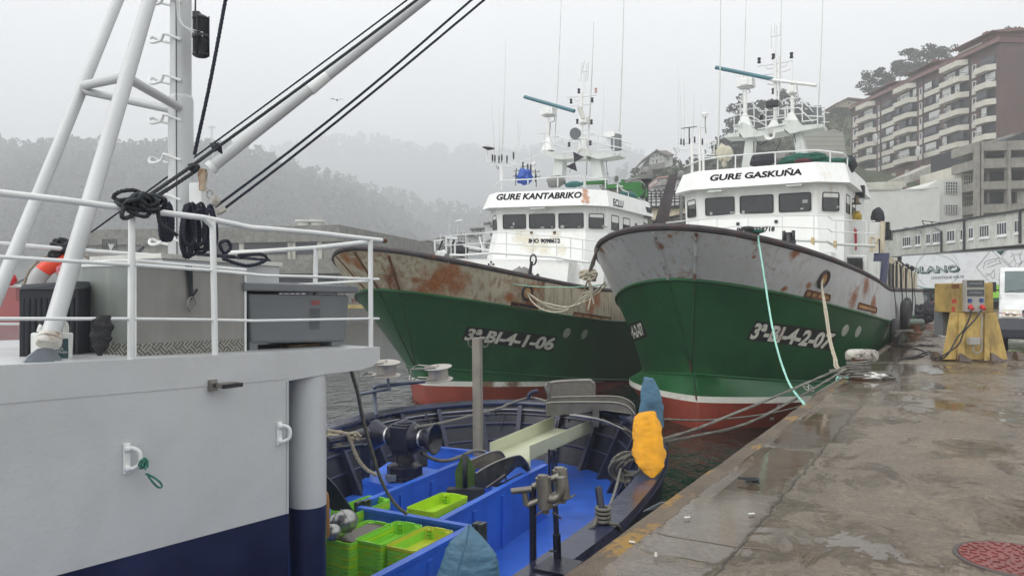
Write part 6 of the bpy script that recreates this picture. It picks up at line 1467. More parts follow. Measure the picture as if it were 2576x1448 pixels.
# pin with rope turns, bitt
mb = MB(); pb = GZ(q('G', 700, 1085), RZ+.02); pt_ = V(q('G', 670, 862), pb.y+.12); mb.tube([pb, pt_], .032, 12); mb.lathe([(.032,0),(.03,.02),(.015,.03)], pt_, (pt_-pb).normalized(), 12); mb.cyl(pb-Z3*.02, pb+Z3*.12, .05, 12); bb(mb, 'belaying_pin', NAVYD, hull)
mb = MB(); b9 = V(q('G', 900, 780), 8.6); mb.cyl(b9-Z3*.1, V(q('G', 900, 735), 8.6), .05, 14); bb(mb, 'rim_bitt', NAVY, hull)
mb = MB(); random.seed(14)
for k in range(4): mb.rope([pb+Z3*(.02+.035*k)+Vector((math.cos(a)*.06, math.sin(a)*.06, 0)) for a in [j*PI/4 for j in range(8)]], .014, closed=True)
mb.rope([pb+Z3*.06+Vector((-.05,0,0)), GZ(q('G',640,1100), RZ+.03), GZ(q('G',600,1130), RZ+.0), V(q('G',585,1155), 6.4)], .013); mb.rope([pb+Z3*.06, GZ(q('G',750,1090), RZ+.03), GZ(q('G',800,1100), RZ+.03), V(q('G',825,1150), 6.4)], .013)
mb.rope([pb+Z3*.1, V(q('G',740,980), 6.9), V(q('G',785,860), 7.6), V(q('G',820,720), 8.4)], .014)
for k in range(7): c = V(q('G', 878, 700), 8.5)+Vector((random.uniform(-.05,.05), 0, random.uniform(-.06,.06))); r_ = random.uniform(.1,.2); mb.rope([c+Vector((math.cos(a)*r_, .05*math.sin(a*2), math.sin(a)*r_*.8)) for a in [j*PI/4 for j in range(8)]], .018, closed=True)
mb.rope([V(q('G', x, y), 8.5) for x, y in ((830,740),(845,800),(862,850),(880,830),(872,760))], .011)
tag(mb.build('rope', ROPEG), 'grey rope belayed on the pin and coiled on the navy rim below the yellow sack', 'rope')
# sacks and covers
mb = bag([(327,1020,1045),(340,950,1062),(380,905,1075),(440,902,1088),(560,901,1104),(620,906,1118),(700,940,1112),(750,985,1075),(778,1020,1050)], 8.55, .42, 7, zk='G', fold=.11, ff=3.0, lean=-.62)
tag(mb.build('yellow_sack', TARPY), 'crumpled yellow oilskin sack tied over the navy rim', 'sack')
mb = bag([(95,978,992),(108,975,1045),(200,958,1085),(300,946,1108),(400,937,1113),(436,935,1117)], 9.0, .45, 5, zk='G', fold=.06, ff=2.5)
tag(mb.build('blue_cover', TARPB), 'pale blue tarpaulin cover standing behind the yellow sack', 'cover', 'blue tarpaulin covers')
mb = bag([(783,1838,1850),(850,1775,1915),(1000,1610,2075),(1150,1540,2180),(1300,1490,2205),(1448,1435,2222),(1560,1400,2240)], 4.75, .5, 9, zk='E', fold=.05, ff=2.2)
o = tag(mb.build('blue_cover', TARPB), 'large pointed blue tarpaulin cover at the bottom edge of the picture', 'cover', 'blue tarpaulin covers')
mb = MB(); mb.tube(smooth_path([V(q('E', *p), 4.52+.0*i) for i, p in enumerate(((1842,785),(1825,900),(1790,1050),(1740,1230),(1670,1448)))], .04), .006, 6); m_ = WM[o.name]; mb.v = [m_.inverted()@p for p in mb.v]
MBf = mb; me_ = MBf.build('seam', TARPB, o)
# ---- crates
def crate_mesh(L=.64, Wd=.325, H=.12):
    mb = MB(); t_ = .012
    def ringp(k, z, r=.04): return [Vector((x, y, z)) for x, y in rounded(Wd*k, L*k, r, 3)]
    o1, o2, o3 = ringp(.93, 0), ringp(.97, H*.75), ringp(1.0, H*.76); rim = ringp(1.0, H); ri = [p-Vector((p.x, p.y, 0)).normalized()*.008 for p in rim]; fl = [Vector((p.x*.992, p.y*.996, .008)) for p in o1]
    mb.smooth = False
    mb.grid([o1, o2, o3, rim, ri, fl], True); mb.poly(fl); mb.poly(o1[::-1])
    for s in (-1, 1):
        mb.box((0, s*(L/2-.004), H*.90), (.11, .016, .03)); mb.box((0, s*(L/2+.0005), H*.42), (.10, .006, .028)); mb.box((s*Wd*.33, L/2-.03, H*.8), (.035, .03, .02)); mb.box((s*Wd*.33, -L/2+.03, H*.8), (.035, .03, .02))
        mb.box((s*.075, L/2-.02, H*.5), (.012, .03, H*.8)); mb.box((s*.075, -L/2+.02, H*.5), (.012, .03, H*.8))
    return mb
cr0 = crate_mesh(); hnd = MB()
CR_ME = {}
for nm, mt in (('lime', LIME), ('lime2', LIME2), ('yellow', YELLOWP)):
    me = bpy.data.meshes.new('fish_crate'); me.from_pydata([tuple(p) for p in cr0.v], [], cr0.f); me.materials.append(mt); me.update(); bm = bmesh.new(); bm.from_mesh(me); bmesh.ops.recalc_face_normals(bm, faces=bm.faces); bm.to_mesh(me); bm.free(); CR_ME[nm] = me
    # dark hand holes
def stack(c, ztop, n, tops, where, rz=-TD, grp='green fish crates in stacks', sc=1):
    random.seed(int(ztop*100)+n)
    for k in range(n):
        j = n-1-k; kind = tops[j] if j < len(tops) else ('lime' if random.random() < .8 else 'lime2')
        o = bpy.data.objects.new('fish_crate', CR_ME[kind]); COL.objects.link(o); z = ztop-.12-.034*j
        o.location = (c.x+random.uniform(-.004,.004), c.y+random.uniform(-.004,.004), z); o.rotation_euler = (0, 0, rz+random.uniform(-.008,.008)); o.scale = (sc, sc, 1)
        cl = {'lime':'lime green', 'lime2':'yellow-green', 'yellow':'dirty yellow'}[kind]
        pos = 'on top' if j == 0 else ('second from the top' if j == 1 else ('at the bottom' if j == n-1 else f'{["","","third","fourth","fifth","sixth","seventh","eighth","ninth","tenth","eleventh"][j]} from the top'))
        tag(o, f'{cl} crate {pos} of the {where}', 'fish crate', grp); WM[o.name] = o.matrix_world.copy()
    return c
def corner4(zk, pts, z):
    P = [GZ(q(zk, *p), z) for p in pts]; return sum(P, Vector())/len(P)
yc = corner4('E', ((803,1040),(1190,1125),(1672,860),(1300,785)), -.60)-UD*.03; stack(yc, -.60, 9, ['yellow'], 'yellow-topped stack')
gc = corner4('E', ((415,955),(760,1045),(1275,790),(940,712)), -.595)-UD*.03; stack(gc, -.595, 11, ['lime'], 'tall middle stack')
dc = corner4('E', ((60,945),(400,1025),(820,765),(560,715)), -.60)-UD*.03; stack(dc, -.60, 10, ['lime'], 'stack with a board inside')
lc_ = dc-ND*.37-UD*.12; stack(lc_, -.70, 8, ['lime'], 'stack half behind the pillar')
stack(corner4('E', ((1035,575),(1380,640),(1835,420),(1480,360)), -.6), -.6, 4, ['lime2', 'lime2'], 'pile beyond the cross board', sc=1.09)
bcl = dc+UD*.55-ND*.2; stack(bcl, -.9, 3, ['lime'], 'low pile behind the steel floats')
stack(dc+UD*.75-ND*.62, -.62, 3, ['lime'], 'pile far left beside the pillar')
mb = MB(); mb.mbox(Matrix.Translation(wz(dc, -.635)+UD*.05)@Matrix.Rotation(-TD, 4, 'Z')@Matrix.Rotation(.03, 4, 'X'), (.24,.5,.016)); tag(mb.build('plywood_board', mat('brown_wet_board', (.085,.065,.05), .35, var=.3, vs=8)), 'dark brown board lying inside the left green crate', 'board')
mb = MB(); mb.mbox(Matrix.Translation(wz((yc+dc)/2, -1.15)-ND*.2)@Matrix.Rotation(-TD, 4, 'Z'), (1.9,.95,.13)); bb(mb, 'crate_platform', mat('dark_brown_planks', (.06,.05,.045), .6, var=.4, vs=6), deck)
mb = MB(); c8 = corner4('E', ((1035,575),(1380,640),(1835,420),(1480,360)), -.6); mb.mbox(Matrix.Translation(wz(c8, -1.07))@Matrix.Rotation(-TD, 4, 'Z'), (.3,.62,.46)); bb(mb, 'fish_hatch', BLUE, deck)
for i, (x, y, d, r, l) in enumerate(((265,742,6.9,.115,'large dented silver float lying on the green crates'), (95,885,6.6,.08,'smaller silver float behind the pillar'), (165,755,7.0,.09,'silver float just left of the dented one'))):
    mb = MB(); c = V(q('E', x, y), d); mb.ball(c, r, 26, 16, (1,1,.92)); mb.lathe([(r*.99,-.006),(r*1.012,-.004),(r*1.012,.004),(r*.99,.006)], c, (.8,.5,.3), 26, False); tag(mb.build('steel_float', mat('silver_float', (.35,.35,.34), .3, metal=.75, var=.2, vs=9, dirt=.2)), l, 'float', 'silver steel floats')
mb = MB(); a, b = V((817,1235),6.1), V((820,1352),6.1); mb.lathe([(.02,0),(.032,.03),(.036,.3),(.03,.36),(.02,.38)], b, (a-b).normalized(), 16); tag(mb.build('tan_fender', mat('tan_varnish', (.32,.15,.05), .4)), 'tan brown cylindrical fender beside the white pillar', 'fender')
mb = MB(); mb.panel([V(q('E', *p), 7.8) for p in ((15,150),(160,300),(385,640),(110,640),(15,420))], .04); bb(mb, 'sloping_bracket', NAVYD)
# reels on bent pipe arms outside the far rim
RD = 12.35
mb = MB(); b_ = GZ((947,1045), RZ); mb.tube(smooth_path([b_, V(q('D',483,600),RD), V(q('D',475,490),RD), V(q('D',500,468),RD), V(q('D',700,448),RD), V(q('D',1100,405),RD)], .05), .033, 12); arm = bb(mb, 'reel_arm', mat('blue_grey_pipe', (.10,.12,.16), .4, metal=.4, var=.3), hull)
mb = MB(); mb.tube(VG('D', ((330,545),(630,490)), RD-.1), .028, 10); mb.tube(VG('D', ((330,540),(340,770)), RD-.1), .02, 8); mb.tube(VG('D', ((600,365),(628,515)), RD-.15), .022, 8); bb(mb, 'reel_bracket', MATS['blue_grey_pipe'], arm)
for cx_, cy_, tilt in ((590, 290, .13), (1092, 335, .03)):
    mb = MB(); c = V(q('D', cx_, cy_), RD-.2); ax = Vector((-.12*1, 0, 1))+Vector((tilt, -.12, 0)); ax.normalize()
    mb.lathe([(.02,-.13),(.235,-.125),(.235,-.118),(.165,-.105),(.165,.07),(.235,.085),(.235,.092),(.02,.10),(.02,.13)], c, ax, 32); re_ = bb(mb, 'line_reel', mat('reel_steel', (.42,.39,.35), .4, metal=.4, dirt=.3), arm)
    mb = MB(); dx = -.34 if cx_ < 800 else -.36
    for z in (-.1, .1): mb.tube([c+ax*z+Vector((0,-.02,0)), c+Vector((dx,.18,z)), c+Vector((dx-.06,-.2,z-.03)), c+ax*z+Vector((0,-.24,0))], .014, 6)
    mb.tube([c+Vector((dx-.06,-.2,-.13)), c+Vector((dx-.06,-.2,.08))], .014, 6); bb(mb, 'reel_frame', STEEL, re_)
# ropes over the working deck
rope_thing('rope', 'dark tan rope hanging from the upper deck corner down to the green crates', [[V((880,905),5.9), V((883,930),5.95), V((899,985),6.2), V((914,1058),6.5), V((933,1125),6.7), V((958,1205),6.95), V((990,1262),7.2), V((1022,1292),7.4)]], .0155, mat('dark_tan_rope', (.13,.12,.10), .85, var=.3, vs=20))
random.seed(20); c = V(q('D', 165, 960), 9.0)
pths = [[c+Vector((random.uniform(-.2,.2), random.uniform(-.06,.06), random.uniform(-.08,.08))) for _ in range(6)] for _ in range(5)]
mb = MB()
for p in pths: mb.rope(p, .022, closed=True)
mb.rope([V(q('D', *p), 8.9+.0*i) for i, p in enumerate(((220,930),(270,1060),(320,1170),(400,1270),(500,1325)))], .022); mb.rope([V(q('D', *p), 9.3) for p in ((260,990),(330,980),(410,960))], .02)
tag(mb.build('rope', ROPET), 'tan rope knotted on the inner beam left of the winch and drooping', 'rope')
rope_thing('rope', 'grey rope led from the winch drum up to the far rim', [[V(q('D',880,865),9.3), V(q('D',1150,820),10.2), V(q('D',1450,742),11.3), V(q('D',1700,675),12.2), V(q('G',60,280),12.9), V(q('G',205,238),13.3), V(q('G',320,262),12.6)]], .022, ROPEG)
rope_thing('rope', 'short slack rope between the winch and the square post', [[V(q('D', *p), 9.6+.1*i) for i, p in enumerate(((930,1110),(1000,1150),(1100,1185),(1200,1182),(1300,1150),(1440,1090),(1545,1100)))]], .024, ROPEG)
mb = MB(); c = V(q('D',440,1060),8.9); mb.tube([V(q('D',20,1000),8.7), V(q('D',420,915),9.3)], .05, 8); mb.tube([V(q('D',20,1080),8.9), V(q('D',360,1040),9.5)], .03, 8); bb(mb, 'inner_beam', NAVYD, hull)
mb = MB(); mb.panel([V(q('D', *p), 9.6) for p in ((340,1050),(350,1330),(400,1420),(440,1300),(430,1020))], .05); bb(mb, 'inner_bracket', NAVYD, hull)
# ------------------------------------------------------------------ quay furniture, mooring lines
ZOOM['Y'] = (2264, 490.5, .1303)
def local_origin(p): return thing
def lay(pts, z=.0): return [GZ(p, z) for p in pts]
# nearest bollard
B_ = GZ((2160, 950), 0); bo = thing('bollard', 'rusty bollard with a scabby white and green cap wound with mooring rope', 'bollard', B_)
OLDP = mat('scabby_white_green_paint', (.45,.43,.38), .6, var=.3, vs=5, rust=1, rs=5, thr=.47, rcol=rgb(60,45,38), bump=.7, bs=20, bd=.01)
mb = MB(); mb.lathe([(.30,0),(.28,.03),(.19,.06),(.165,.12),(.165,.33),(.2,.37)], B_, n=24); mb.build('post', RUST, bo, world=True)
mb = MB(); hx = Vector((1,0,0)); c = B_+Z3*.43+hx*.06
mb.lathe([(.02,-.3),(.08,-.29),(.12,-.24),(.13,-.15),(.13,.15),(.12,.24),(.08,.29),(.02,.3)], c, (1,-.1,0), 18); mb.build('head', OLDP, bo, world=True)
mb = MB(); random.seed(3)
for k in range(9): r_ = .19+.02*random.random(); zz = .1+.028*k; mb.rope([B_+Vector((math.cos(a)*r_, math.sin(a)*r_, zz+.02*math.sin(a+k))) for a in [j*PI/6 for j in range(12)]], .02, closed=True)
for k in range(6): r_ = random.uniform(.28,.5); o = Vector((random.uniform(-.15,.3), random.uniform(-.2,.1), .03+.02*k)); mb.rope([B_+o+Vector((math.cos(a)*r_*1.1, math.sin(a)*r_*.6, 0)) for a in [j*PI/5 for j in range(10)]], .02, closed=True)
tag(mb.build('mooring_turns', ROPEG), 'turns of grey mooring rope around the nearest bollard', 'rope')
mb = MB(); mb.rope([GZ(q('J', x, y), .03) for x, y in ((1700,1040),(1760,1028),(1830,1042),(1870,1030),(1800,1055),(1700,1062))], .016, closed=True); mb.rope([GZ(q('J', x, y), .02) for x, y in ((1700,1040),(1688,1060),(1680,1078))], .016)
tag(mb.build('mint_rope_end', ROPEM), 'mint green rope end lying in front of the nearest bollard', 'rope')
mb = MB(); cloth(mb, GZ(q('J', 1920, 1052), .05), (.26,.15,.07), 41, fold=.5); tag(mb.build('rag', mat('white_rag', (.6,.58,.55), .8, var=.2, vs=20)), 'crumpled white rag lying right of the nearest bollard', 'rag')
for px, py, w__, l in ((2300, 838, .3, 'green topped bollard farther down the quay beside the ship'), (2364, 776, .3, 'small distant bollard near the far end of the quay')):
    p = None
    for Y in [x*.1 for x in range(180, 700)]:
        yy = CY+(CH-gz(Y))/Y*F
        if yy < py: p = V((px, py), Y); break
    o = thing('bollard', l, 'bollard', p); mb = MB(); mb.lathe([(w__,0),(w__*.9,.05),(w__*.65,.1),(w__*.65,.35)], p, n=16); mb.build('post', RUST, o, world=True)
    mb = MB(); mb.lathe([(.02,-w__*1.3),(.13,-w__*1.1),(.14,0),(.13,w__*1.1),(.02,w__*1.3)], p+Z3*.42, (1,0,0), 14); mb.build('head', mat('grey_green_cap', (.15,.2,.17), .5, rust=.5), o, world=True)
Bt = B_+Z3*.2
s1 = V((1668, 1104), 9.2)
def catmull(pts, r, name, label, mt, group=None, cat='mooring rope'): return rope_thing(name, label, [pts], r, mt, cat, group, .05)
catmull([s1, V((1760,1075),10), V((1900,1018),11.3), V((2020,967),12.8), V((2118,925),14.2), Bt+Vector((-.2,0,0))], .02, 'mooring_rope', 'upper grey mooring rope running from the navy boat to the nearest bollard', ROPEG, 'bow lines to the nearest bollard')
catmull([s1-Z3*.03, V((1750,1096),9.9), V((1880,1064),11), V((2010,998),12.5), V((2122,932),14.1), Bt+Vector((-.2,0,-.05))], .02, 'mooring_rope', 'lower sagging grey mooring rope from the navy boat to the nearest bollard', ROPEG, 'bow lines to the nearest bollard')
catmull([V((1672,1054),10.5), V((1780,1056),11.5), V((1920,1042),12.4), V((2024,1017),13.2), GZ((2060,985),.02), B_+Vector((-.2,-.1,.1))], .014, 'mooring_rope', 'thin dark rope hanging low across the red bottom of the near trawler', ROPEG, 'bow lines to the nearest bollard')
rc = lambda zk, x, y, off=.06: (SR.M@near_hit(SR, q(zk, x, y), off)[0])
g0 = rc('J', 1168, 168, .1)
catmull([g0+Z3*.12, g0, V(q('J',1205,330),(g0.y+.0)-.3), V(q('J',1250,620),g0.y-1.2), V(q('J',1290,830),g0.y-2.), V(q('J',1350,1030),g0.y-2.9), V(q('J',1400,1135),13.9), GZ(q('J',1475,1232),.01)], .02, 'mooring_rope', 'mint green rope hanging from the grey bow down to the quay edge', ROPEM)
hw_ = SR.M@HR; d0 = hw_.y
for k, dx in enumerate((0, 12)):
    catmull([hw_-UD*.1, V(q('J',1587+dx*.3,480),d0-.4), V(q('J',1608+dx,640),d0-1.2), V(q('J',1635+dx,820),d0-2.2), V(q('J',1665+dx,930),d0-3.0), V(q('J',1688+dx*1.5,1005),14.6), Bt], .021, 'mooring_rope', ('left' if k == 0 else 'right')+' strand of the cream rope from the grey bow hawse hole to the bollard', mat('cream_rope', (.42,.38,.29), .8, var=.2, vs=20, bump=.5, bs=200), 'cream ropes from the hawse hole')
hl_ = SL.M@HL
lk = lambda pts, d0, d1: [V(q('F', *p), d0+(d1-d0)*i/(len(pts)-1)) for i, p in enumerate(pts)]
for k, pts in enumerate(([(1545,510),(1620,560),(1720,625),(1850,650),(1980,590),(2090,510),(2165,440)], [(1550,520),(1600,590),(1680,650),(1790,672),(1900,640),(1990,540),(2010,480),(2030,420)], [(1548,515),(1640,580),(1740,610),(1870,632),(2010,590),(2110,520),(2175,455)])):
    catmull([hl_]+lk(pts, hl_.y-.5, hl_.y-3.4-k*.3)[1:], .024, 'mooring_rope', ['upper','lower','middle'][k]+' cream rope looping between the two trawler bows', MATS['cream_rope'], 'cream ropes between the trawlers')
kr = rc('J', 155, 190, .12)
for k, pts in enumerate(([(2150,105),(2120,150),(2085,230),(2060,300),(2035,380)], [(2160,105),(2130,140),(2095,180),(2075,300),(2025,385)])):
    catmull([kr+Vector((.3,.5,.1)), ]+lk(pts, kr.y+.2, kr.y+.5), .035, 'mooring_rope', ('left','right')[k]+' dark strand hanging over the cap rail of the grey bow', mat('brown_rope', (.11,.09,.075), .85, var=.3, vs=20, bump=.5, bs=150), 'dark strands over the cap rail')
mb = MB(); random.seed(17); c = V(q('F', 2030, 385), kr.y+.5)
for k in range(6): mb.rope([c+Vector((random.uniform(-.22,.22), random.uniform(-.1,.1), random.uniform(-.15,.12))) for _ in range(5)], .04, closed=True)
for k in range(5): mb.rope([c-Z3*.1, c+Vector((random.uniform(-.15,.15),0,-.45)), c+Vector((random.uniform(-.2,.2),0,-.95+.15*k))], .025)
tag(mb.build('rope_knot', MATS['cream_rope']), 'frayed pale knot joining the ropes between the two trawlers', 'rope')
catmull([SL.M@near_hit(SL, q('F',948,262),.1)[0]]+lk([(1050,310),(1180,370),(1330,425),(1500,462),(1700,478),(1950,478),(2165,458)], 25.5, kr.y+.6), .016, 'mooring_rope', 'thin green line stretched along the rusty bow rail to the other trawler', mat('pale_green_line', (.22,.42,.30), .7, var=.2, vs=12))
# electricity pedestal
PD = 18.1
pf_ = lambda x, y, d=PD: V(q('N', x, y), d)
ped = thing('shore_power_pedestal', 'yellow painted concrete shore power pedestal with grey socket cabinet on the quay', 'power pedestal', wz(pf_(1340,1300), 0))
def pe(mb, n, mt, p=None, bevel=0): return mb.build(n, mt, p or ped, bevel, world=True)
YD = Vector((0,1,0))
def slab(pts, d, th): return [[pf_(x, y, d) for x, y in pts], YD*th]
mb = MB(); a = [pf_(x, y) for x, y in ((1130,890),(1505,890),(1498,622),(1130,628))]; mb.prism(a, YD*.75); col_ = pe(mb, 'column', YELC, bevel=.02)
mb = MB(); b4 = [wz(pf_(x, 1290, d), .03) for x, d in ((1040,PD-.25),(1630,PD-.25),(1600,PD+1.1),(1070,PD+1.1))]; t4 = [pf_(x, 890, d) for x, d in ((1112,PD-.02),(1528,PD-.02),(1520,PD+.8),(1125,PD+.8))]; mb.hexa(b4, t4); fo = pe(mb, 'flared_foot', YELC, bevel=.02)
mb = MB()
for x0, x1, x2, x3 in ((1180,1245,1195,1250), (1420,1470,1425,1460)):
    mb.hexa([wz(pf_(x0,1290,PD-.35),.02), wz(pf_(x1,1290,PD-.35),.02), wz(pf_(x1,1290,PD),.02), wz(pf_(x0,1290,PD),.02)], [pf_(x2,890,PD-.06), pf_(x3,890,PD-.06), pf_(x3,890,PD), pf_(x2,890,PD)])
mb.parts('buttress', YELC, fo, True)
mb = MB()
for x in (990, 1205, 1490, 1720):
    p = pf_(x, 1290, PD-.3 if 1100 < x < 1600 else PD+.1); mb.hexa([wz(p+Vector((-.12,-.2,0)), .01), wz(p+Vector((.2,-.2,0)), .01), wz(p+Vector((.1,.1,0)), .01), wz(p+Vector((-.1,.1,0)), .01)], [wz(p+Vector((-.03,0,0)), .2), wz(p+Vector((.03,0,0)), .2), wz(p+Vector((.03,.1,0)), .2), wz(p+Vector((-.03,.1,0)), .2)])
mb.parts('corner_bracket', mat('rusty_base', (.08,.055,.045), .4, var=.4, vs=3, dirt=.3), fo, True)
mb = MB(); mb.hexa([wz(GZ(q('N', x, y), 0), .004) for x, y in ((870,1300),(1545,1335),(1760,1305),(1620,1240),(1060,1225))], [wz(GZ(q('N', x, y), 0), .05) for x, y in ((885,1297),(1540,1328),(1750,1300),(1615,1243),(1062,1228))]); pe(mb, 'base_plate', mat('rusty_base', (.08,.055,.045), .4, var=.4, vs=3, dirt=.3))
GC = mat('light_grey_cabinet', (.34,.33,.31), .5, dirt=.15)
mb = MB(); a = [pf_(x, y, PD-.16) for x, y in ((1258,885),(1425,883),(1424,597),(1256,597))]; mb.prism(a, YD*.16); cbn = pe(mb, 'socket_cabinet', GC, bevel=.012)
mb = MB()
for y0, y1 in ((604,662), (684,742)): mb.prism([pf_(x, y, PD-.175) for x, y in ((1270,y1),(1418,y1),(1418,y0),(1270,y0))], YD*.015)
pe(mb, 'breaker_window', mat('smoky_cover', (.05,.055,.055), .15), cbn)
mb = MB()
for y0 in (622, 704):
    for k in range(8): mb.prism([pf_(1285+k*15, y0+18, PD-.178), pf_(1296+k*15, y0+18, PD-.178), pf_(1296+k*15, y0, PD-.178), pf_(1285+k*15, y0, PD-.178)], YD*.004)
pe(mb, 'breaker_row', GREYP, cbn)
for (x, y), mt, n in (((1292,782), mat('blue_socket', (.02,.05,.2), .4), 'blue_socket'), ((1395,780), MATS['blue_socket'], 'blue_socket'), ((1293,835), mat('red_socket', (.5,.03,.03), .4), 'red_socket'), ((1398,835), MATS['red_socket'], 'red_socket')):
    mb = MB(); c = pf_(x, y, PD-.18)
    if 'red' in n: mb.lathe([(.055,0),(.06,.03),(.04,.05),(.04,.12)], c, (0,-.75,-.5), 14)
    else: mb.box(c, (.075,.05,.085))
    pe(mb, n, mt, cbn, bevel=0)
mb = MB(); mb.prism([pf_(x, y, PD-.4) for x, y in ((1290,1178),(1386,1178),(1386,1112),(1290,1112))], YD*.12); bx_ = pe(mb, 'junction_box', GC, fo, bevel=.01)
mb = MB(); mb.tube(smooth_path([pf_(x, y, PD-.33-.0*x) for x, y in ((1320,1180),(1318,1220),(1345,1248),(1385,1240),(1398,1200),(1395,1060),(1400,930),(1370,890))], .04), .016, 8); pe(mb, 'conduit', GC, fo)
mb = MB()
for y0, y1, x0, x1 in ((768,808,1130,1172), (838,880,1130,1160)): mb.prism([pf_(x, y, PD-.004) for x, y in ((x0,y1),(x1,y1),(x1,y0),(x0,y0))], YD*.003)
pe(mb, 'red_mark', mat('faded_red_paint', (.42,.05,.03), .6, var=.3, vs=12), col_)
mb = MB(); mb.prism([pf_(x, y, PD-.006) for x, y in ((1130,676),(1198,672),(1195,634),(1130,640))], YD*.005); pe(mb, 'rust_patch', RUST, col_)
mb = MB(); mb.box((pf_(1090,960,PD+.9)), (.45,.4,.75)); tag(mb.build('grey_bin', GREYP), 'dark grey box standing behind the left side of the yellow pedestal', 'box')
for k, pts in enumerate(([(1300,870),(1290,930),(1240,1040),(1180,1110),(1060,1190)], [(1395,870),(1330,960),(1240,1060),(1200,1160),(1140,1215),(1000,1222)])):
    P0 = [pf_(x, y, PD-.45) for x, y in pts]; g_ = [GZ(q('N', *p), .025) for p in (((930,1235),(800,1280),(660,1302),(800,1296),(960,1245)) if k == 0 else ((900,1250),(860,1225),(700,1190),(560,1172)))]
    mb = MB(); mb.pipe(P0[:-1]+[wz(P0[-1], .1)]+g_, .019, 8); tag(mb.build('power_cable', CABLE), ['dark cable from the left red socket trailing in a loop on the wet quay','dark cable from the right red socket running off to the ship'][k], 'cable', 'black power cables')
mb = MB(); mb.pipe([GZ(q('N', x, y), .02) for x, y in ((560,1168),(700,1180),(850,1190),(980,1185),(880,1178),(840,1172))], .016, 8); tag(mb.build('power_cable', CABLE), 'third dark cable lying flat across the quay to the trawler', 'cable', 'black power cables')
mb = MB(); random.seed(21)
for k in range(5): mb.rope([V(q('N', 690, 1050), 23)+Z3*0, V(q('N', random.uniform(620,660), random.uniform(1050,1120)), 22.6)], .02); mb.rope([V(q('N', 690, 1050), 23), V(q('N', random.uniform(740,800), random.uniform(1035,1075)), 23)], .02)
tag(mb.build('rope_bundle', ROPEG), 'tangle of pale rope at the quay edge beyond the power cables', 'rope')
# far clutter at the end of the quay
mb = MB(); a = V(q('N', 760, 850), 46); mb.mbox(Matrix.Translation(V(q('N', 870, 868), 42)), (5.4, 1.2, 1.0)); tag(mb.build('red_barge_side', mat('dull_red_plate', (.2,.05,.04), .6, rust=.7, var=.3)), 'low dull red steel tank lying beyond the trawler at the quay end', 'tank')
mb = MB(); random.seed(22)
for k in range(7): cloth(mb, V(q('N', 775+25*k, 925-8*k+random.uniform(-12,12)), 33), (.5,.5,.35), k+50, fold=.4)
tag(mb.build('net_pile', DARKC), 'dark pile of nets on the quay beside the far bollard', 'net')
# van
vx, vy = 13.72, 20.9; van = thing('van', 'white van with dark bumper parked behind the yellow pedestal at the right edge', 'van', (vx+.95, vy+2, 0))
def ve(mb, n, mt, p=None, bevel=0): return mb.build(n, mt, p or van, bevel, world=True)
prof = [(.05,.42),(.0,.98),(.1,1.2),(.55,1.46),(1.05,1.6),(1.85,2.3),(2.2,2.42),(4.9,2.42),(4.95,.42)]
mb = MB(); mb.prism([(vx, vy+y, z) for y, z in prof], (1.95,0,0)); vb = ve(mb, 'body', mat('van_white', (.62,.63,.63), .25, bump=0, coat=.5, dirt=.2), bevel=.07)
mb = MB(); mb.prism([(vx+.14, vy+y-.012, z+.01) for y, z in ((1.12,1.66),(1.86,2.28))]+[(vx+1.81, vy+y-.012, z+.01) for y, z in ((1.86,2.28),(1.12,1.66))], (0,-.01,.01)); ve(mb, 'windscreen', mat('screen_glass', (.10,.13,.13), .08, bump=0), vb)
mb = MB(); mb.prism([(vx-.006, vy+y, z) for y, z in ((1.5,1.68),(2.6,1.68),(2.6,2.25),(2.05,2.25))], (.01,0,0)); ve(mb, 'side_window', GLASS, vb)
mb = MB(); mb.prism([(vx-.02, vy+y, z) for y, z in ((-.13,.36),(-.14,.62),(-.04,.93),(.5,.93),(.5,.36))], (1.99,0,0)); ve(mb, 'bumper', mat('dark_blue_bumper', (.025,.03,.045), .45, dirt=.25), van, bevel=.05)
for x in (.07, 1.48):
    mb = MB(); mb.prism([(vx+x, vy-.03, .97), (vx+x+.44, vy-.04, .97), (vx+x+.42, vy+.04, 1.17), (vx+x+.02, vy+.06, 1.19)], (0,.02,0)); h_ = ve(mb, 'headlight', mat('headlamp_glass', (.33,.31,.26), .15, metal=.3, bump=0), van)
    mb = MB(); mb.ball((vx+x+.14, vy-.02, 1.06), .06, 12, 8, (1,.4,1)); mb.ball((vx+x+.3, vy-.03, 1.06), .06, 12, 8, (1,.4,1)); ve(mb, 'lamp_bulb', mat('lamp_chrome', (.7,.7,.65), .15, metal=.8, bump=0), h_)
mb = MB(); mb.prism([(vx+.55, vy-.035, 1.0), (vx+1.42, vy-.035, 1.0), (vx+1.42, vy+.05, 1.17), (vx+.55, vy+.05, 1.17)], (0,.02,0)); ve(mb, 'grille', LAMPD, van)
for x in (.02, 1.75):
    for y in (.95, 4.0):
        mb = MB(); mb.lathe([(.2,0),(.34,.02),(.36,.06),(.36,.16),(.34,.2),(.2,.2)], (vx+x, vy+y, .36), (1,0,0), 24); w_ = ve(mb, 'wheel', BLACK, van); mb = MB(); mb.lathe([(.2,-.01),(.18,-.02),(.05,.0)], (vx+x, vy+y, .36), (1,0,0), 20); ve(mb, 'hub_cap', GALV, w_)
mb = MB(); mb.tube([(vx+.25, vy+1.12, 1.7), (vx+.9, vy+1.2, 1.76)], .012, 5); mb.tube([(vx+.9, vy+1.1, 1.69), (vx+1.6, vy+1.22, 1.76)], .012, 5); ve(mb, 'wiper', LAMPD, vb)
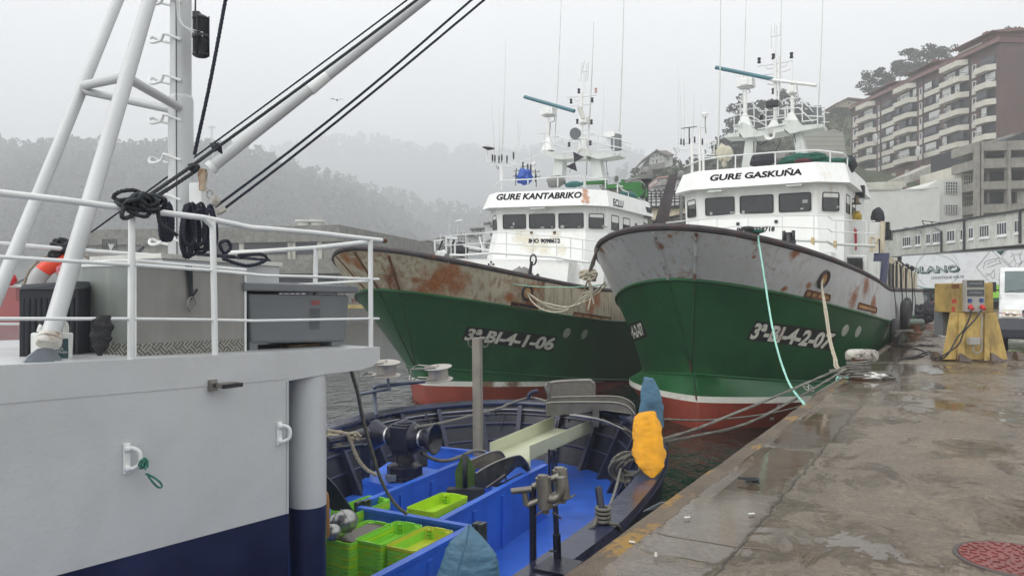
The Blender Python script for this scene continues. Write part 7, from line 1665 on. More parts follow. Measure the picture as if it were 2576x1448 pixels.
mb = MB(); mb.box((vx-.17, vy+1.35, 1.82), (.2,.12,.3)); mb.tube([(vx, vy+1.35, 1.72), (vx-.12, vy+1.35, 1.74)], .025, 6); ve(mb, 'wing_mirror', LAMPD, van, bevel=.03)
mb = MB(); mb.tube([V(q('N', x, y), 19.6) for x, y in ((1500,888),(1600,895),(1773,912),(1900,925))], .012, 6); tag(mb.build('barrier_tape', mat('red_white_tape', (.5,.25,.25), .5, var=.5, vs=8)), 'red and white tape stretched from the pedestal past the headlight of the van', 'tape')
van.location = (15.66, 22.03, 0); van.rotation_euler = (0, 0, math.radians(-34))
# lorry with refrigerated trailer
la, lb_ = V((2285, 728), 57), V((2576, 708), 48.7); TH = math.atan2(lb_.x-la.x, lb_.y-la.y); LP = VPlane(la.x, la.y, TH)
lu = LP.u; ln_ = -LP.n if LP.n.y > 0 else LP.n; zb2, zt2, g2 = 1.95, 4.6, .70
st_ = LP.pt((2268, 700)); L_ = 13.6; st_.z = 0; en = st_+lu*L_
lor = thing('lorry', 'white articulated lorry with green lettering and animal drawings on its trailer', 'lorry', wz((st_+en)/2, g2))
def le(mb, n, mt, p=None, bevel=0): return mb.build(n, mt, p or lor, bevel, world=True)
TRW = mat('trailer_white', (.72,.74,.75), .3, var=.03, dirt=.1, bump=0)
mb = MB(); mb.prism([wz(st_, zb2), wz(en, zb2), wz(en, zt2), wz(st_, zt2)], -ln_*2.55); trl = le(mb, 'trailer_box', TRW, bevel=.03)
mb = MB(); mb.prism([wz(st_+ln_*.01, zt2-.1), wz(en+ln_*.01, zt2-.1), wz(en+ln_*.01, zt2), wz(st_+ln_*.01, zt2)], -ln_*.008); le(mb, 'top_rail', GREYP, trl)
mb = MB(); mb.prism([wz(st_-ln_*.3+lu*.3, 1.55), wz(en-ln_*.3, 1.55), wz(en-ln_*.3, zb2), wz(st_-ln_*.3+lu*.3, zb2)], -ln_*1.9); le(mb, 'chassis', DARKI)
mb = MB(); mb.prism([wz(st_+lu*5.0-ln_*.05, g2+.35), wz(st_+lu*8.3-ln_*.05, g2+.35), wz(st_+lu*8.3-ln_*.05, zb2), wz(st_+lu*5.0-ln_*.05, zb2)], -ln_*.3); le(mb, 'side_locker', mat('dark_green_locker', (.02,.07,.045), .5))
lp2 = lambda px: (LP.pt((px, 700))-st_).dot(lu)
x0, x1 = lp2(2497), lp2(2560)+1.4
mb = MB(); mb.prism([wz(st_+lu*x0+ln_*.012, g2+.6), wz(st_+lu*x1+ln_*.012, g2+.6), wz(st_+lu*x1+ln_*.012, zb2+.25), wz(st_+lu*x0+ln_*.012, zb2+.25)], -ln_*.01); le(mb, 'lime_panel', mat('lime_panel_paint', (.28,.60,.06), .4), trl)
for k in range(3):
    for s in (0, 1):
        c = st_+lu*(2.0+1.35*k)-ln_*(.02+2.1*s); mb = MB(); mb.lathe([(.25,.0),(.5,.02),(.52,.06),(.52,.26),(.5,.3),(.25,.3)], wz(c, g2+.52), -ln_, 22); w_ = le(mb, 'wheel', BLACK)
        if s == 0: mb = MB(); mb.lathe([(.27,-.012),(.22,.05),(.1,.06),(.1,-.02),(.02,-.03)], wz(c, g2+.52), -ln_, 20); le(mb, 'rim', GALV, w_)
mb = MB()
for k in range(3): c = wz(st_+lu*(2.0+1.35*k)+ln_*.0, g2+.52); mb.tube([c+lu*math.cos(a)*.63+Z3*math.sin(a)*.63-ln_*.15 for a in [PI*j/10 for j in range(11)]], .05, 5)
le(mb, 'mudguard', DARKI)
cb = en-lu*.4-ln_*.1; mb = MB(); mb.prism([wz(cb, g2+.5), wz(cb+lu*2.3, g2+.5), wz(cb+lu*2.3, g2+2.2), wz(cb+lu*2.0, g2+3.0), wz(cb, g2+3.05)], -ln_*2.4); le(mb, 'tractor_cab', mat('dark_blue_cab', (.03,.045,.075), .35), lor, bevel=.06)
tp = lambda x, y, off=.012: LP.pt(q('N', x, y))+ln_*off
def tx(txt, quad, off, bold, mt, name='trailer_lettering'):
    mb = MB(); lettering(mb, txt, quadmap(*[tp(*p, off) for p in quad]), bold=bold); return le(mb, name, mt, trl)
DG = mat('dark_green_lettering', (.01,.06,.05), .5, bump=0)
Q1 = [(742,540),(1197,521),(1190,462),(740,480)]
for k in range(5): tx('OLANO', [(x+3+k*3.0, y+2+k*2.4) for x, y in Q1], .012+.002*k, .05, DG)
tx('OLANO', Q1, .026, .035, TRW); tx('OLANO', [(x+(2 if i in (0,3) else -1), y+(-2 if i < 2 else 2)) for i, (x, y) in enumerate(Q1)], .03, -.01, DG)
tx('LOGISTIQUE VERTE', [(950,597),(1238,588),(1238,561),(950,569)], .014, .004, INK)
mb = MB()
def arc(cx, cy, rx, ry, a0, a1, w0, w1, n=30):
    for k in range(n):
        f0_, f1_ = k/n, (k+1)/n; A0, A1 = a0+(a1-a0)*f0_, a0+(a1-a0)*f1_; W0, W1 = w0+(w1-w0)*f0_, w0+(w1-w0)*f1_
        mb.poly([tp(cx+rx*math.cos(A0), cy+ry*math.sin(A0), .006), tp(cx+rx*math.cos(A1), cy+ry*math.sin(A1), .006), tp(cx+(rx-W1)*math.cos(A1), cy+(ry-W1)*math.sin(A1), .006), tp(cx+(rx-W0)*math.cos(A0), cy+(ry-W0)*math.sin(A0), .006)])
arc(950, 520, 245, 150, -1.9, -.1, 3, 12); arc(985, 500, 210, 185, -1.2, .8, 3, 5); arc(1010, 510, 200, 175, 2.2, 4.2, 5, 9)
le(mb, 'grey_arcs', mat('pale_grey_graphic', (.4,.42,.42), .5, bump=0), trl)
mb = MB(); arc(950, 520, 250, 158, .35, 2.9, 3, 12); le(mb, 'green_arc', mat('soft_green_graphic', (.12,.27,.2), .5, bump=0), trl)
mb = MB()
def ln2(pts, w__=.03):
    P = smooth_path([tp(*p, .018) for p in pts], .08) if len(pts) > 2 else [tp(*p, .018) for p in pts]
    mb.tube(P, w__*.32, 4)
for pl in (((1350,490),(1470,345)), ((1350,490),(1460,605)), ((1490,342),(1650,485)), ((1650,485),(1545,605)), ((1575,395),(1625,335)), ((1580,400),(1690,505)), ((1700,510),(1773,425)), ((1640,505),(1570,585))): ln2(pl)
ln2([(1412,495),(1430,440),(1480,420),(1530,408),(1525,428),(1490,440),(1440,462)], .03); ln2([(1530,410),(1548,402),(1560,440),(1575,450),(1540,455),(1500,470),(1450,485)], .03); ln2([(1430,540),(1480,545),(1510,505),(1512,570),(1500,588),(1475,560),(1432,560)], .03)
ln2([(1660,345),(1672,370),(1700,372),(1735,368),(1758,340)], .03); ln2([(1655,395),(1680,378),(1690,410),(1710,455),(1740,452),(1750,430),(1735,385),(1752,372)], .03); ln2([(1690,410),(1660,440),(1630,470)], .02); ln2([(1700,460),(1702,500)], .02); ln2([(1590,585),(1610,560),(1645,552),(1650,580)], .03)
le(mb, 'line_drawings', INK, trl)
mb = MB(); mb.poly([tp(*p, .01) for p in ((1525,345),(1608,337),(1570,383))]); le(mb, 'green_triangle', DG, trl)
# manhole cover
MC = Vector((3.13, 4.58, 0)); mh = thing('manhole_cover', 'red painted cast iron manhole cover in the wet quay at the bottom right', 'manhole cover', MC)
RMP = mat('red_manhole_paint', (.18,.045,.04), .38, var=.25, vs=8, bump=.4, bs=30, dirt=.3)
mb = MB(); mb.lathe([(.01,.008),(.312,.008),(.316,.0),(.316,-.02)], MC, n=64, cap=False); dc_ = mb.build('cover_plate', RMP, mh, world=True)
mb = MB(); mb.lathe([(.318,-.01),(.318,.004),(.326,.006),(.345,.003),(.35,-.01)], MC, n=64, cap=False); mb.build('frame_ring', mat('dark_iron_ring', (.05,.035,.03), .4), mh, world=True)
mb = MB()
for r_, nb, ph in ((.06,6,0),(.12,12,.26),(.18,18,0),(.235,24,.13),(.285,30,0)):
    for k in range(nb):
        a = 2*PI*k/nb+ph; p = MC+Vector((math.cos(a)*r_, math.sin(a)*r_, .011)); mb.mbox(Matrix.Translation(p)@Matrix.Rotation(a+(.6 if k % 2 else -.6), 4, 'Z'), (.04, .012, .008))
mb.build('raised_pattern', RMP, dc_, world=True)
# litter
LW = mat('white_litter', (.6,.6,.57), .5)
for i, (px, py, s, l) in enumerate(((1650,1398,.010,'small white bottle cap standing on the wet slab near the bottom'), (1888,1291,.011,'pair of white bits floating in the puddle'), (1590,1364,.012,'white cigarette end beside the yellow stained kerb'), (1727,1300,.010,'white fleck at the left rim of the puddle'))):
    mb = MB(); c = GZ((px, py), .005)
    if i == 0: mb.lathe([(.010,0),(.010,.014),(.007,.015),(.007,.024)], c, n=12)
    elif i == 2: mb.cyl(c+Vector((-.018,.01,.006)), c+Vector((.018,-.01,.006)), .006, 8)
    else: cloth(mb, c, (s*1.6,s,s*.5), 60+i, fold=.4); cloth(mb, c+Vector((s*2,.005,0)), (s,s,s*.5), 70+i, fold=.4)
    tag(mb.build('litter', LW), l, 'litter')
mb = MB(); random.seed(33); c = GZ((1885, 1210), .012)
for k in range(3): mb.rope([c+Vector((random.uniform(-.09,.09), random.uniform(-.05,.05), .01*k)) for _ in range(5)], .009, closed=True)
tag(mb.build('rope_scrap', ROPED), 'dark scrap of rope lying in the puddle on the kerb slab', 'rope')
mb = MB(); c = V((1660,1262), 6.6); mb.panel([V(p, 6.6) for p in ((1618,1284),(1660,1262),(1720,1256),(1740,1252),(1700,1268))], .02); tag(mb.build('floating_plank', GALV), 'grey sliver of wood between the navy hull and the quay wall', 'plank')
# gull
mb = MB(); c = V((848, 252), 60); mb.ball(c, .12, 8, 6, (.6,1.6,.6)); mb.poly([c, c+Vector((-.35,.1,.14)), c+Vector((-.62,0,.10)), c+Vector((-.3,-.1,.1))]); mb.poly([c, c+Vector((.35,.1,.12)), c+Vector((.66,0,-.05)), c+Vector((.3,-.1,.08))])
tag(mb.build('gull', GREYC), 'gull gliding in the grey sky between the ropes', 'bird')
# ------------------------------------------------------------------ buildings
def fb(zk, pts, d, th, name, mt, par, back=None):
    """a block whose front outline faces the camera side at distance d"""
    mb = MB(); mb.prism([V(q(zk, *p), d) for p in pts], (0, th, 0)); return mb.build(name, mt, par, world=True)
def win_in(zk, x0, y0, x1, y1, d, par, mt=None, nx=1, ny=1, fr=None, name='window'):
    W__ = fb(zk, [(x0,y1),(x1,y1),(x1,y0),(x0,y0)], d, .12, name, mt or DARKI, par)
    if fr:
        mb = MB(); r = .035*d/60
        for k in range(nx+1): x = x0+(x1-x0)*k/nx; mb.tube([V(q(zk, x, y0), d-.03), V(q(zk, x, y1), d-.03)], r, 4)
        for k in range(ny+1): y = y0+(y1-y0)*k/ny; mb.tube([V(q(zk, x0, y), d-.03), V(q(zk, x1, y), d-.03)], r, 4)
        mb.build('window_bars', fr, W__, world=True)
    return W__
BRICK = None
m, t, b = newmat('purple_brown_brick'); co = t.coord(); br = t.n.new('ShaderNodeTexBrick'); sp_ = t.n.new('ShaderNodeSeparateXYZ'); cb_ = t.n.new('ShaderNodeCombineXYZ'); t.link(co, sp_.inputs[0])
t.link(t.math('ADD', sp_.outputs[0], sp_.outputs[1]), cb_.inputs[0]); t.link(sp_.outputs[2], cb_.inputs[1]); t.link(cb_.outputs[0], br.inputs['Vector'])
br.inputs['Scale'].default_value = 4; br.inputs['Color1'].default_value = (.112,.058,.052,1); br.inputs['Color2'].default_value = (.088,.048,.045,1); br.inputs['Mortar'].default_value = (.13,.10,.095,1)
n1 = t.noise(co, .35, 4); t.link(t.mix(.5, br.outputs[0], t.mix(t.ramp(n1,.3,.7), (.65,.65,.65), (1.2,1.15,1.15)), 'MULTIPLY'), b.inputs['Base Color']); b.inputs['Roughness'].default_value = .85; BRICK = m
m, t, b = newmat('clay_tiles'); co = t.coord(); wv = t.n.new('ShaderNodeTexWave'); wv.inputs['Scale'].default_value = 2.2; wv.inputs['Distortion'].default_value = .4; t.link(co, wv.inputs[0])
t.link(t.mix(wv.outputs[0], (.14,.07,.058), (.21,.115,.09)), b.inputs['Base Color']); b.inputs['Roughness'].default_value = .8; t.link(t.bump(wv.outputs[0], .6, .05), b.inputs['Normal']); TILES = m
BALC = mat('cream_balcony', (.60,.575,.50), .7, var=.05, vs=.5, dirt=.12)
BROWN = mat('dark_brown_fascia', (.13,.06,.055), .7)
ORB = mat('orange_brick', (.19,.085,.062), .8)
AP0 = V((2516, 330), 120); AP1 = V((2145, 440), 164); TA = math.atan2(AP1.x-AP0.x, AP1.y-AP0.y); APL = VPlane(AP0.x, AP0.y, TA)
ua, na = APL.u, -APL.n            # na points away from the hill, towards the harbour
if na.x > 0: na = -na
apt = thing('apartment_block', 'long brick apartment block with rows of cream balconies on the hillside at the right', 'apartment block', wz((AP0+AP1)/2, 22))
def ae(mb, n, mt, p=None): return mb.build(n, mt, p or apt, world=True)
ap = lambda x, y, off=0: APL.pt(q('M', x, y))+na*off
def s_of(x): return (ap(x, 600)-wz(AP0, 0)).dot(ua)
zrow = [27.8, 30.63, 33.45, 36.3, 39.1]
SE = s_of(190); Z0, Z1 = 25.6, 42.2
S0 = s_of(1270)
base0, base1 = wz(AP0, 0)+ua*S0, wz(AP0, 0)+ua*SE
mb = MB(); mb.prism([wz(base0, Z0), wz(base1, Z0), wz(base1, Z1), wz(base0, Z1)], -na*13); aw = ae(mb, 'wall', BRICK)
sv = Vector((1,0,0)); mb = MB(); mb.prism([wz(base0-ua*.3, Z1), wz(base1, Z1), wz(base1, Z1+1.0), wz(base0-ua*.3, Z1+1.0)], -na*14+Vector((0,0,0))); mb.prism([wz(base0-ua*.4, Z1)+na*.8, wz(base1, Z1)+na*.8, wz(base1, Z1+.9)+na*.3, wz(base0-ua*.4, Z1+.9)+na*.3], -na*.9); ae(mb, 'eaves_band', BROWN, aw)
mb = MB(); mb.prism([wz(base0-ua*.6, Z1+1.0)+na*.3, wz(base1, Z1+1.0)+na*.3, wz(base1, Z1+1.05)+na*.3, wz(base0-ua*.6, Z1+1.05)+na*.3], -na*15); ae(mb, 'roof', TILES)
AGL = mat('apartment_glass', (.06,.065,.075), .12, bump=0); SHUT = mat('white_shutter', (.55,.56,.55), .5); RAILM = mat('black_balcony_rail', (.02,.02,.025), .5)
def bal(x0, x1, z, proj, s0=None, s1=None):
    a, b = wz(AP0, 0)+ua*s_of(x0), wz(AP0, 0)+ua*s_of(x1)      # x0 far (left), x1 near (right)
    d = (a-b).normalized(); mb = MB()
    o_ = [b, b+na*proj+d*min(.9, proj), a+na*proj, a] if proj > .6 else [b, b+na*proj, a+na*proj, a]
    mb.hexa([wz(p, z-.95) for p in o_], [wz(p, z) for p in o_]); B = ae(mb, 'balcony', BALC)
    mb = MB(); rp = o_[:]; mb.tube([wz(p, z+.45) for p in rp], .045, 4)
    n = max(2, int((a-b).length/1.3))
    for k in range(n+1): p = rp[1].lerp(rp[2], k/n); mb.tube([wz(p, z), wz(p, z+.45)], .035, 4)
    ae(mb, 'balcony_rail', RAILM, B); return B
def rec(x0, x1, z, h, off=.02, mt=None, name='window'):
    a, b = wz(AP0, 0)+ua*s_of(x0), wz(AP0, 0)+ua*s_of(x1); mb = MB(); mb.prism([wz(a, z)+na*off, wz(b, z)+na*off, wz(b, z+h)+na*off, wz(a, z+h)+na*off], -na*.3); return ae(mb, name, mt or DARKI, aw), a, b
random.seed(40)
bigs = [(262,372,1.3),(420,512,.35),(540,668,1.4),(728,838,.35),(882,1045,1.5),(1124,1240,1.2)]; smalls = [(203,238),(386,402),(524,537),(683,706),(862,880),(1066,1096)]
for r_i, z in enumerate(zrow):
    for x0, x1, pr in bigs:
        bal(x0, x1, z, pr)
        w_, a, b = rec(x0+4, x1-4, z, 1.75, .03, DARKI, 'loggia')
        L = (a-b).length; k = int(L/1.0); mb = MB(); mg = MB(); off = na*(.1+(pr*.55 if random.random() < .45 else 0))
        i = 0
        while i < k:
            if random.random() < .62:
                n_ = random.choice((1,2,3)); n_ = min(n_, k-i); p0 = b+(a-b)*(i/k); p1 = b+(a-b)*((i+n_)/k); (mb if random.random() < .5 else mg).prism([wz(p0, z+.25)+off, wz(p1, z+.25)+off, wz(p1, z+1.6)+off, wz(p0, z+1.6)+off], -na*.05); i += n_
            i += 1
        if mb.f: ae(mb, 'blind', SHUT, w_)
        if mg.f:
            ae(mg, 'glazing', AGL, w_)
    for x0, x1 in smalls:
        w_, a, b = rec(x0, x1, z, 1.35, .04, SHUT, 'small_window'); mb = MB(); f = .25; mb.prism([wz(a.lerp(b, f), z+.15)+na*.06, wz(a.lerp(b, 1-f), z+.15)+na*.06, wz(a.lerp(b, 1-f), z+1.2)+na*.06, wz(a.lerp(b, f), z+1.2)+na*.06], -na*.02); ae(mb, 'pane', AGL, w_)
        mb = MB(); mb.prism([wz(a, z-.95)+na*.1, wz(b, z-.95)+na*.1, wz(b, z-.05)+na*.1, wz(a, z-.05)+na*.1], -na*.1); ae(mb, 'apron_panel', BALC, w_)
for x0, x1 in ((262,365),(535,660),(875,1035)): bal(x0, x1, 41.95, 1.3); rec(x0+8, x1-8, 39.1 if x0 < 10 else 42.3, .01)
for x0, x1, xt, zt in ((285,410,415,44.1),(570,715,720,44.3),(910,1090,1100,44.7)):
    a, b = wz(AP0, 0)+ua*s_of(x0), wz(AP0, 0)+ua*s_of(x1); c = wz(AP0, 0)+ua*s_of(x1+60 if x1 < 1000 else 1180)
    mb = MB(); mb.prism([wz(a, 43.1)-na*1.5, wz(c, 43.1)-na*1.5, wz(c, zt)-na*1.5, wz(a, zt)-na*1.5], -na*6); at_ = ae(mb, 'attic', ORB)
    mb = MB(); mb.prism([wz(a, 43.2)-na*1.3, wz(b, 43.2)-na*1.3, wz(b, zt-.35)-na*1.3, wz(a, zt-.35)-na*1.3], -na*.3); ae(mb, 'attic_front', BALC, at_)
    mb = MB(); mb.prism([wz(a, zt)+na*.0, wz(c-ua*1, zt)+na*0, wz(c-ua*1, zt+.18)+na*0, wz(a, zt+.18)+na*0], -na*3.5); mb.prism([wz(a, zt+.18)-na*.4, wz(c-ua*1, zt+.18)-na*.4, wz(c-ua*1, zt+.7)-na*4.5, wz(a, zt+.7)-na*4.5], -na*3.6); ae(mb, 'attic_roof', TILES, at_)
    mb = MB(); mb.prism([wz(b, zt-1.5)-na*1.2, wz(b-ua*1.1, zt-1.5)-na*1.2, wz(b-ua*1.1, zt+1)-na*1.2, wz(b, zt+1)-na*1.2], -na*1.2); ae(mb, 'chimney', ORB, at_)
for x in (715, 405, 1052):
    p = wz(AP0, 0)+ua*s_of(x)+na*.1; mb = MB(); mb.tube([wz(p, Z0), wz(p, Z1)], .09, 6); ae(mb, 'drainpipe', RAILM, aw)
for x, y, l in ((430,825,'white sheet hung out below a balcony of the brick apartment block'), (742,920,'white cloth hung below the lowest balcony of the apartment block')):
    p = ap(x, y, 1.9); mb = MB(); cloth(mb, p, (.15,.8,1.1), int(x), fold=.3); tag(mb.build('laundry', SHUT), l, 'laundry')
# podium under the block: brick shops, stained parapet
mb = MB(); mb.prism([wz(base0-ua*2, 14), wz(base1+ua*2, 14), wz(base1+ua*2, Z0), wz(base0-ua*2, Z0)], -na*12+na*0); ae(mb, 'lower_storey', mat('brown_garage_panel', (.15,.075,.055), .8, var=.15))
mb = MB()
for x in (330,415,505,600,712,825,950,1085): p = wz(AP0, 0)+ua*s_of(x)+na*.3; mb.prism([wz(p-ua*.5, 14), wz(p+ua*.5, 14), wz(p+ua*.5, Z0), wz(p-ua*.5, Z0)], -na*.4)
ae(mb, 'pier', CONCL)
ter = thing('terrace_building', 'stained pale terrace parapet building below the brick apartment block', 'building', wz(V(q('M', 850, 1100), 100), 10))
fb('M', [(610,1140),(1110,990),(1110,915),(970,950),(840,985),(610,1085)], 104, 6, 'parapet', mat('streaked_parapet', (.42,.41,.36), .8, streak=.9, scol=(.12,.12,.10), dirt=.3), ter)
fb('M', [(590,1200),(930,1115),(930,1070),(1110,990),(1110,1040),(590,1200)], 105, 6, 'underside', CONC, ter)
fb('M', [(235,1200),(590,1195),(590,1130),(290,1140),(220,1150)], 98, 5, 'low_block', CONCL, ter); fb('M', [(590,1200),(740,1195),(740,1160),(590,1170)], 97, 5, 'dark_recess', mat('brown_recess', (.12,.09,.07), .8), ter)
whb = thing('white_building', 'big blank white rendered building with two glass brick windows', 'building', wz(V(q('M', 600, 1400), 88), .7))
fb('M', [(150,1800),(832,1800),(830,1190),(600,1195),(400,1205),(150,1212)], 88, 12, 'blank_wall', WALLW, whb)
wr = fb('M', [(738,1800),(1005,1800),(990,1110),(930,1113),(825,1122),(740,1168)], 88.8, 12, 'side_wing', WALLW, whb)
for y0, y1 in ((1135,1220),(1302,1368)): win_in('M', 872, y0, 960, y1, 88.7, wr, DARKI, 5, 4, WALLW, 'glass_brick_window')
mb = MB(); mb.tube([V(q('M', x, y), 87.9) for x, y in ((290,1195),(480,1190),(700,1190),(822,1178))], .05, 4); mb.build('roof_rail', GALV, whb, world=True)
yt = thing('cream_tower', 'cream stair tower with brick bands between the white building and the concrete ruin', 'building', wz(V(q('M', 1045, 1400), 90), .7))
yw = fb('M', [(985,1800),(1108,1800),(1105,985),(985,1010)], 90, 9, 'wall', mat('cream_wall', (.55,.53,.45), .75, dirt=.15), yt)
for (x0,y0,x1,y1) in ((1003,1090,1087,1170),(1011,1238,1089,1318)):
    win_in('M', x0, y0, x1, y1, 89.8, yw, AGL, 5, 2, CREAMC); fb('M', [(x0-5,y1+45),(x1+2,y1+35),(x1+2,y1+3),(x0-5,y1+8)], 89.85, .1, 'brick_band', ORB, yw)
sg = fb('M', [(1010,1345),(1075,1335),(1075,1316),(1010,1325)], 89.6, .1, 'sign_board', WALLW, yw)
mb = MB(); lettering(mb, 'A CASA DE GALICIA', quadmap(*[V(q('M', *p), 89.55) for p in ((1013,1341),(1072,1332),(1072,1321),(1013,1329))])); mb.build('sign_text', INK, sg, world=True)
ru = thing('concrete_ruin', 'abandoned bare concrete building with open dark floors at the right edge', 'building', wz(V(q('M', 1300, 1400), 86), .7))
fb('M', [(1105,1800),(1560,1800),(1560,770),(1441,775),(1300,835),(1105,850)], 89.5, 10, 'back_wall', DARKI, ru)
for y0, y1 in ((845,912),(970,1038),(1135,1192),(1300,1362),(1490,1560)): fb('M', [(1100,y1),(1560,y1-12),(1560,y0-14),(1100,y0)], 86, 5.0, 'floor_edge', CONC, ru)
for x in (1112,1142,1338,1345+200): fb('M', [(x-9,1800),(x+9,1800),(x+9,845),(x-9,850)], 85.8, .8, 'concrete_column', CONC, ru)
for x0, y0, x1, y1 in ((1102,912,1165,970),(1310,1036,1441,1140),(1102,1192,1130,1300),(1305,1192,1350,1300),(1390,1190,1560,1310),(1175,1042,1190,1130),(1172,1195,1192,1290),(1352,1040,1560,1140)): fb('M', [(x0,y1),(x1,y1),(x1,y0),(x0,y0)], 88.6, .3, 'infill_wall', CONCL if x0 > 1300 else CONC, ru)
fb('M', [(1300,840),(1380,780),(1560,770),(1560,850)], 92, 6, 'upper_parapet', mat('black_stained_concrete', (.2,.195,.17), .85, streak=1, scol=(.03,.03,.03), dirt=.6), ru)
# low office building behind the lorry
OP = VPlane(V((2270,577),66).x, 66, math.atan(.0145)); off_n = -OP.n if OP.n.x > 0 else OP.n
ofb = thing('office_building', 'low stained white office building with a row of white windows behind the lorry', 'office building', wz(OP.pt((2400,600)), .7))
oy = lambda x, y, o=0: OP.pt(q('Y', x, y))+off_n*o
pA, pB = OP.pt((2225, 560)), wz(OP.pt((2576, 560)), 0); pB = wz(pB-OP.u*12, 0)
mb = MB(); mb.prism([wz(pA, 4.95), wz(pB, 4.95), wz(pB, 7.2), wz(pA, 7.2)], -off_n*9); ow = mb.build('upper_floor', mat('stained_office_render', (.50,.51,.46), .8, var=.1, vs=.5, streak=.55, scol=(.27,.27,.24), dirt=.45), ofb, world=True)
mb = MB(); mb.prism([wz(pA, 7.2)+off_n*.15, wz(pB, 7.2)+off_n*.15, wz(pB, 7.32)+off_n*.15, wz(pA, 7.32)+off_n*.15], -off_n*9.2); mb.build('roof_edge', RAILM, ofb, world=True)
mb = MB(); mb.prism([wz(pA, .5)-off_n*1.2, wz(pB, .5)-off_n*1.2, wz(pB, 4.95)-off_n*1.2, wz(pA, 4.95)-off_n*1.2], -off_n*7); mb.build('ground_floor', DARKI, ofb, world=True)
WF = mat('white_window_frame', (.72,.73,.73), .4)
def ow_win(x0, x1, yt, yb, n):
    xm = (x0+x1)/2; a, b = oy(x0, yb), oy(x1, yb); zt_ = oy(xm, yt).z; zb_ = oy(xm, yb).z
    mb = MB(); c_ = [wz(a, zb_)+off_n*.03, wz(b, zb_)+off_n*.03, wz(b, zt_)+off_n*.03, wz(a, zt_)+off_n*.03]; mb.prism(c_, -off_n*.05); W__ = mb.build('window', WF, ow, world=True)
    mb = MB()
    for k in range(n): p0, p1 = a.lerp(b, (k+.14)/n), a.lerp(b, (k+.86)/n); mb.prism([wz(p0, zb_+.14)+off_n*.045, wz(p1, zb_+.14)+off_n*.045, wz(p1, zt_-.07)+off_n*.045, wz(p0, zt_-.07)+off_n*.045], -off_n*.01)
    mb.build('panes', AGL, W__, world=True)
    mb = MB(); a2, b2 = a.lerp(b, -.06), a.lerp(b, 1.06); mb.prism([wz(a2, zb_-.07)+off_n*.12, wz(b2, zb_-.07)+off_n*.12, wz(b2, zb_)+off_n*.12, wz(a2, zb_)+off_n*.12], -off_n*.12); mb.build('sill', WF, W__, world=True)
for w_ in ((60,215,800,1005,4),(300,400,768,980,2),(515,590,742,955,2),(640,805,718,940,4),(915,1062,675,912,3),(1175,1255,652,886,2),(1335,1420,622,862,2),(1545,1725,575,832,4),(1880,2065,522,790,4),(2220,2325,478,745,2),(2450,2640,430,700,4)): ow_win(*w_)
mb = MB()
for x, yt, yb in ((822,700,1095),(1262,490,1060),(2345,285,935)): a, b = oy(x, yt, .12), oy(x, yb, .12); mb2 = MB(); mb2.tube([a, wz(a, b.z)], .08, 8); mb2.build('drainpipe', RAILM, ow, world=True)
mb2 = MB(); mb2.tube([oy(680,620,.12), oy(822,700,.12)], .06, 6); mb2.tube([oy(115,620,.2), oy(420,665,.2), oy(445,700,.2), oy(450,740,.2)], .04, 6); mb2.build('roof_pipe', GALV, ow, world=True)
mb = MB(); mb.tube([oy(200,495,-1), oy(700,550,-1)], .04, 4); mb.tube([oy(215,560,-1), oy(480,580,-1)], .03, 4)
for x, y0, y1 in ((205,495,610),(370,520,590),(535,535,575)): mb.tube([oy(x, y0, -1), oy(x+50, y1, -1)], .04, 4)
mb.build('roof_ladder', RAILM, ofb, world=True)
# terraced retaining wall and the house above it
m, t, b = newmat('terraced_wall'); co = t.coord(); s3 = t.n.new('ShaderNodeSeparateXYZ'); t.link(co, s3.inputs[0]); pg = t.math('PINGPONG', t.math('MULTIPLY', s3.outputs[2], 1.0), .5)
t.link(t.mix(t.ramp(pg, .0, .08), (.06,.06,.05), t.mix(t.noise(co, .6, 6, .7), (.22,.215,.185), (.32,.31,.27))), b.inputs['Base Color']); b.inputs['Roughness'].default_value = .9
mb = MB(); a = [V(q('M', *p), 140) for p in ((-80,1180),(240,1180),(240,720),(180,700),(60,720),(-80,760))]; b9_ = [Vector((p.x, p.y+(p.z-15)*.35, p.z)) for p in a]; mb.prism(b9_, (0,4,0)); tag(mb.build('retaining_wall', m), 'terraced concrete retaining wall on the slope left of the apartment block', 'retaining wall')
def house(name, label, zk, wall, d, depth, roofp, wins, wm, rm, cat='house', base=None):
    o = thing(name, label, cat, wz(V(q(zk, *wall[0]), d), V(q(zk, *wall[0]), d).z)); w_ = fb(zk, wall, d, depth, 'wall', wm, o)
    mb = MB()
    for seg in roofp:
        a, b = [V(q(zk, *p), d) for p in seg]; up = Z3*.28*d/150; mb.hexa([a-Vector((0,1.0,0)), b-Vector((0,1.0,0)), b+Vector((0,depth+1,0)), a+Vector((0,depth+1,0))], [x+up for x in (a-Vector((0,1.0,0)), b-Vector((0,1.0,0)), b+Vector((0,depth+1,0)), a+Vector((0,depth+1,0)))])
    mb.build('roof', rm, o, world=True)
    for x0, y0, x1, y1 in wins: win_in(zk, x0, y0, x1, y1, d-.06, w_, AGL)
    if base: fb(zk, base, d-.1, depth, 'base_wall', CONC, o)
    return o
FH = house('farmhouse', 'white gabled farmhouse on the green slope above the village', 'S', [(355,470),(575,440),(575,262),(448,205),(355,290)], 172, 9, [((245,345),(448,198)), ((440,197),(600,268))], [(400,262,415,285),(454,250,468,275),(512,240,524,262),(402,330,416,358),(450,320,472,365),(513,308,527,335),(403,420,415,440),(458,405,472,425)], WALLW, mat('grey_brown_roof', (.30,.26,.24), .8), base=[(350,470),(578,440),(578,355),(350,392)])
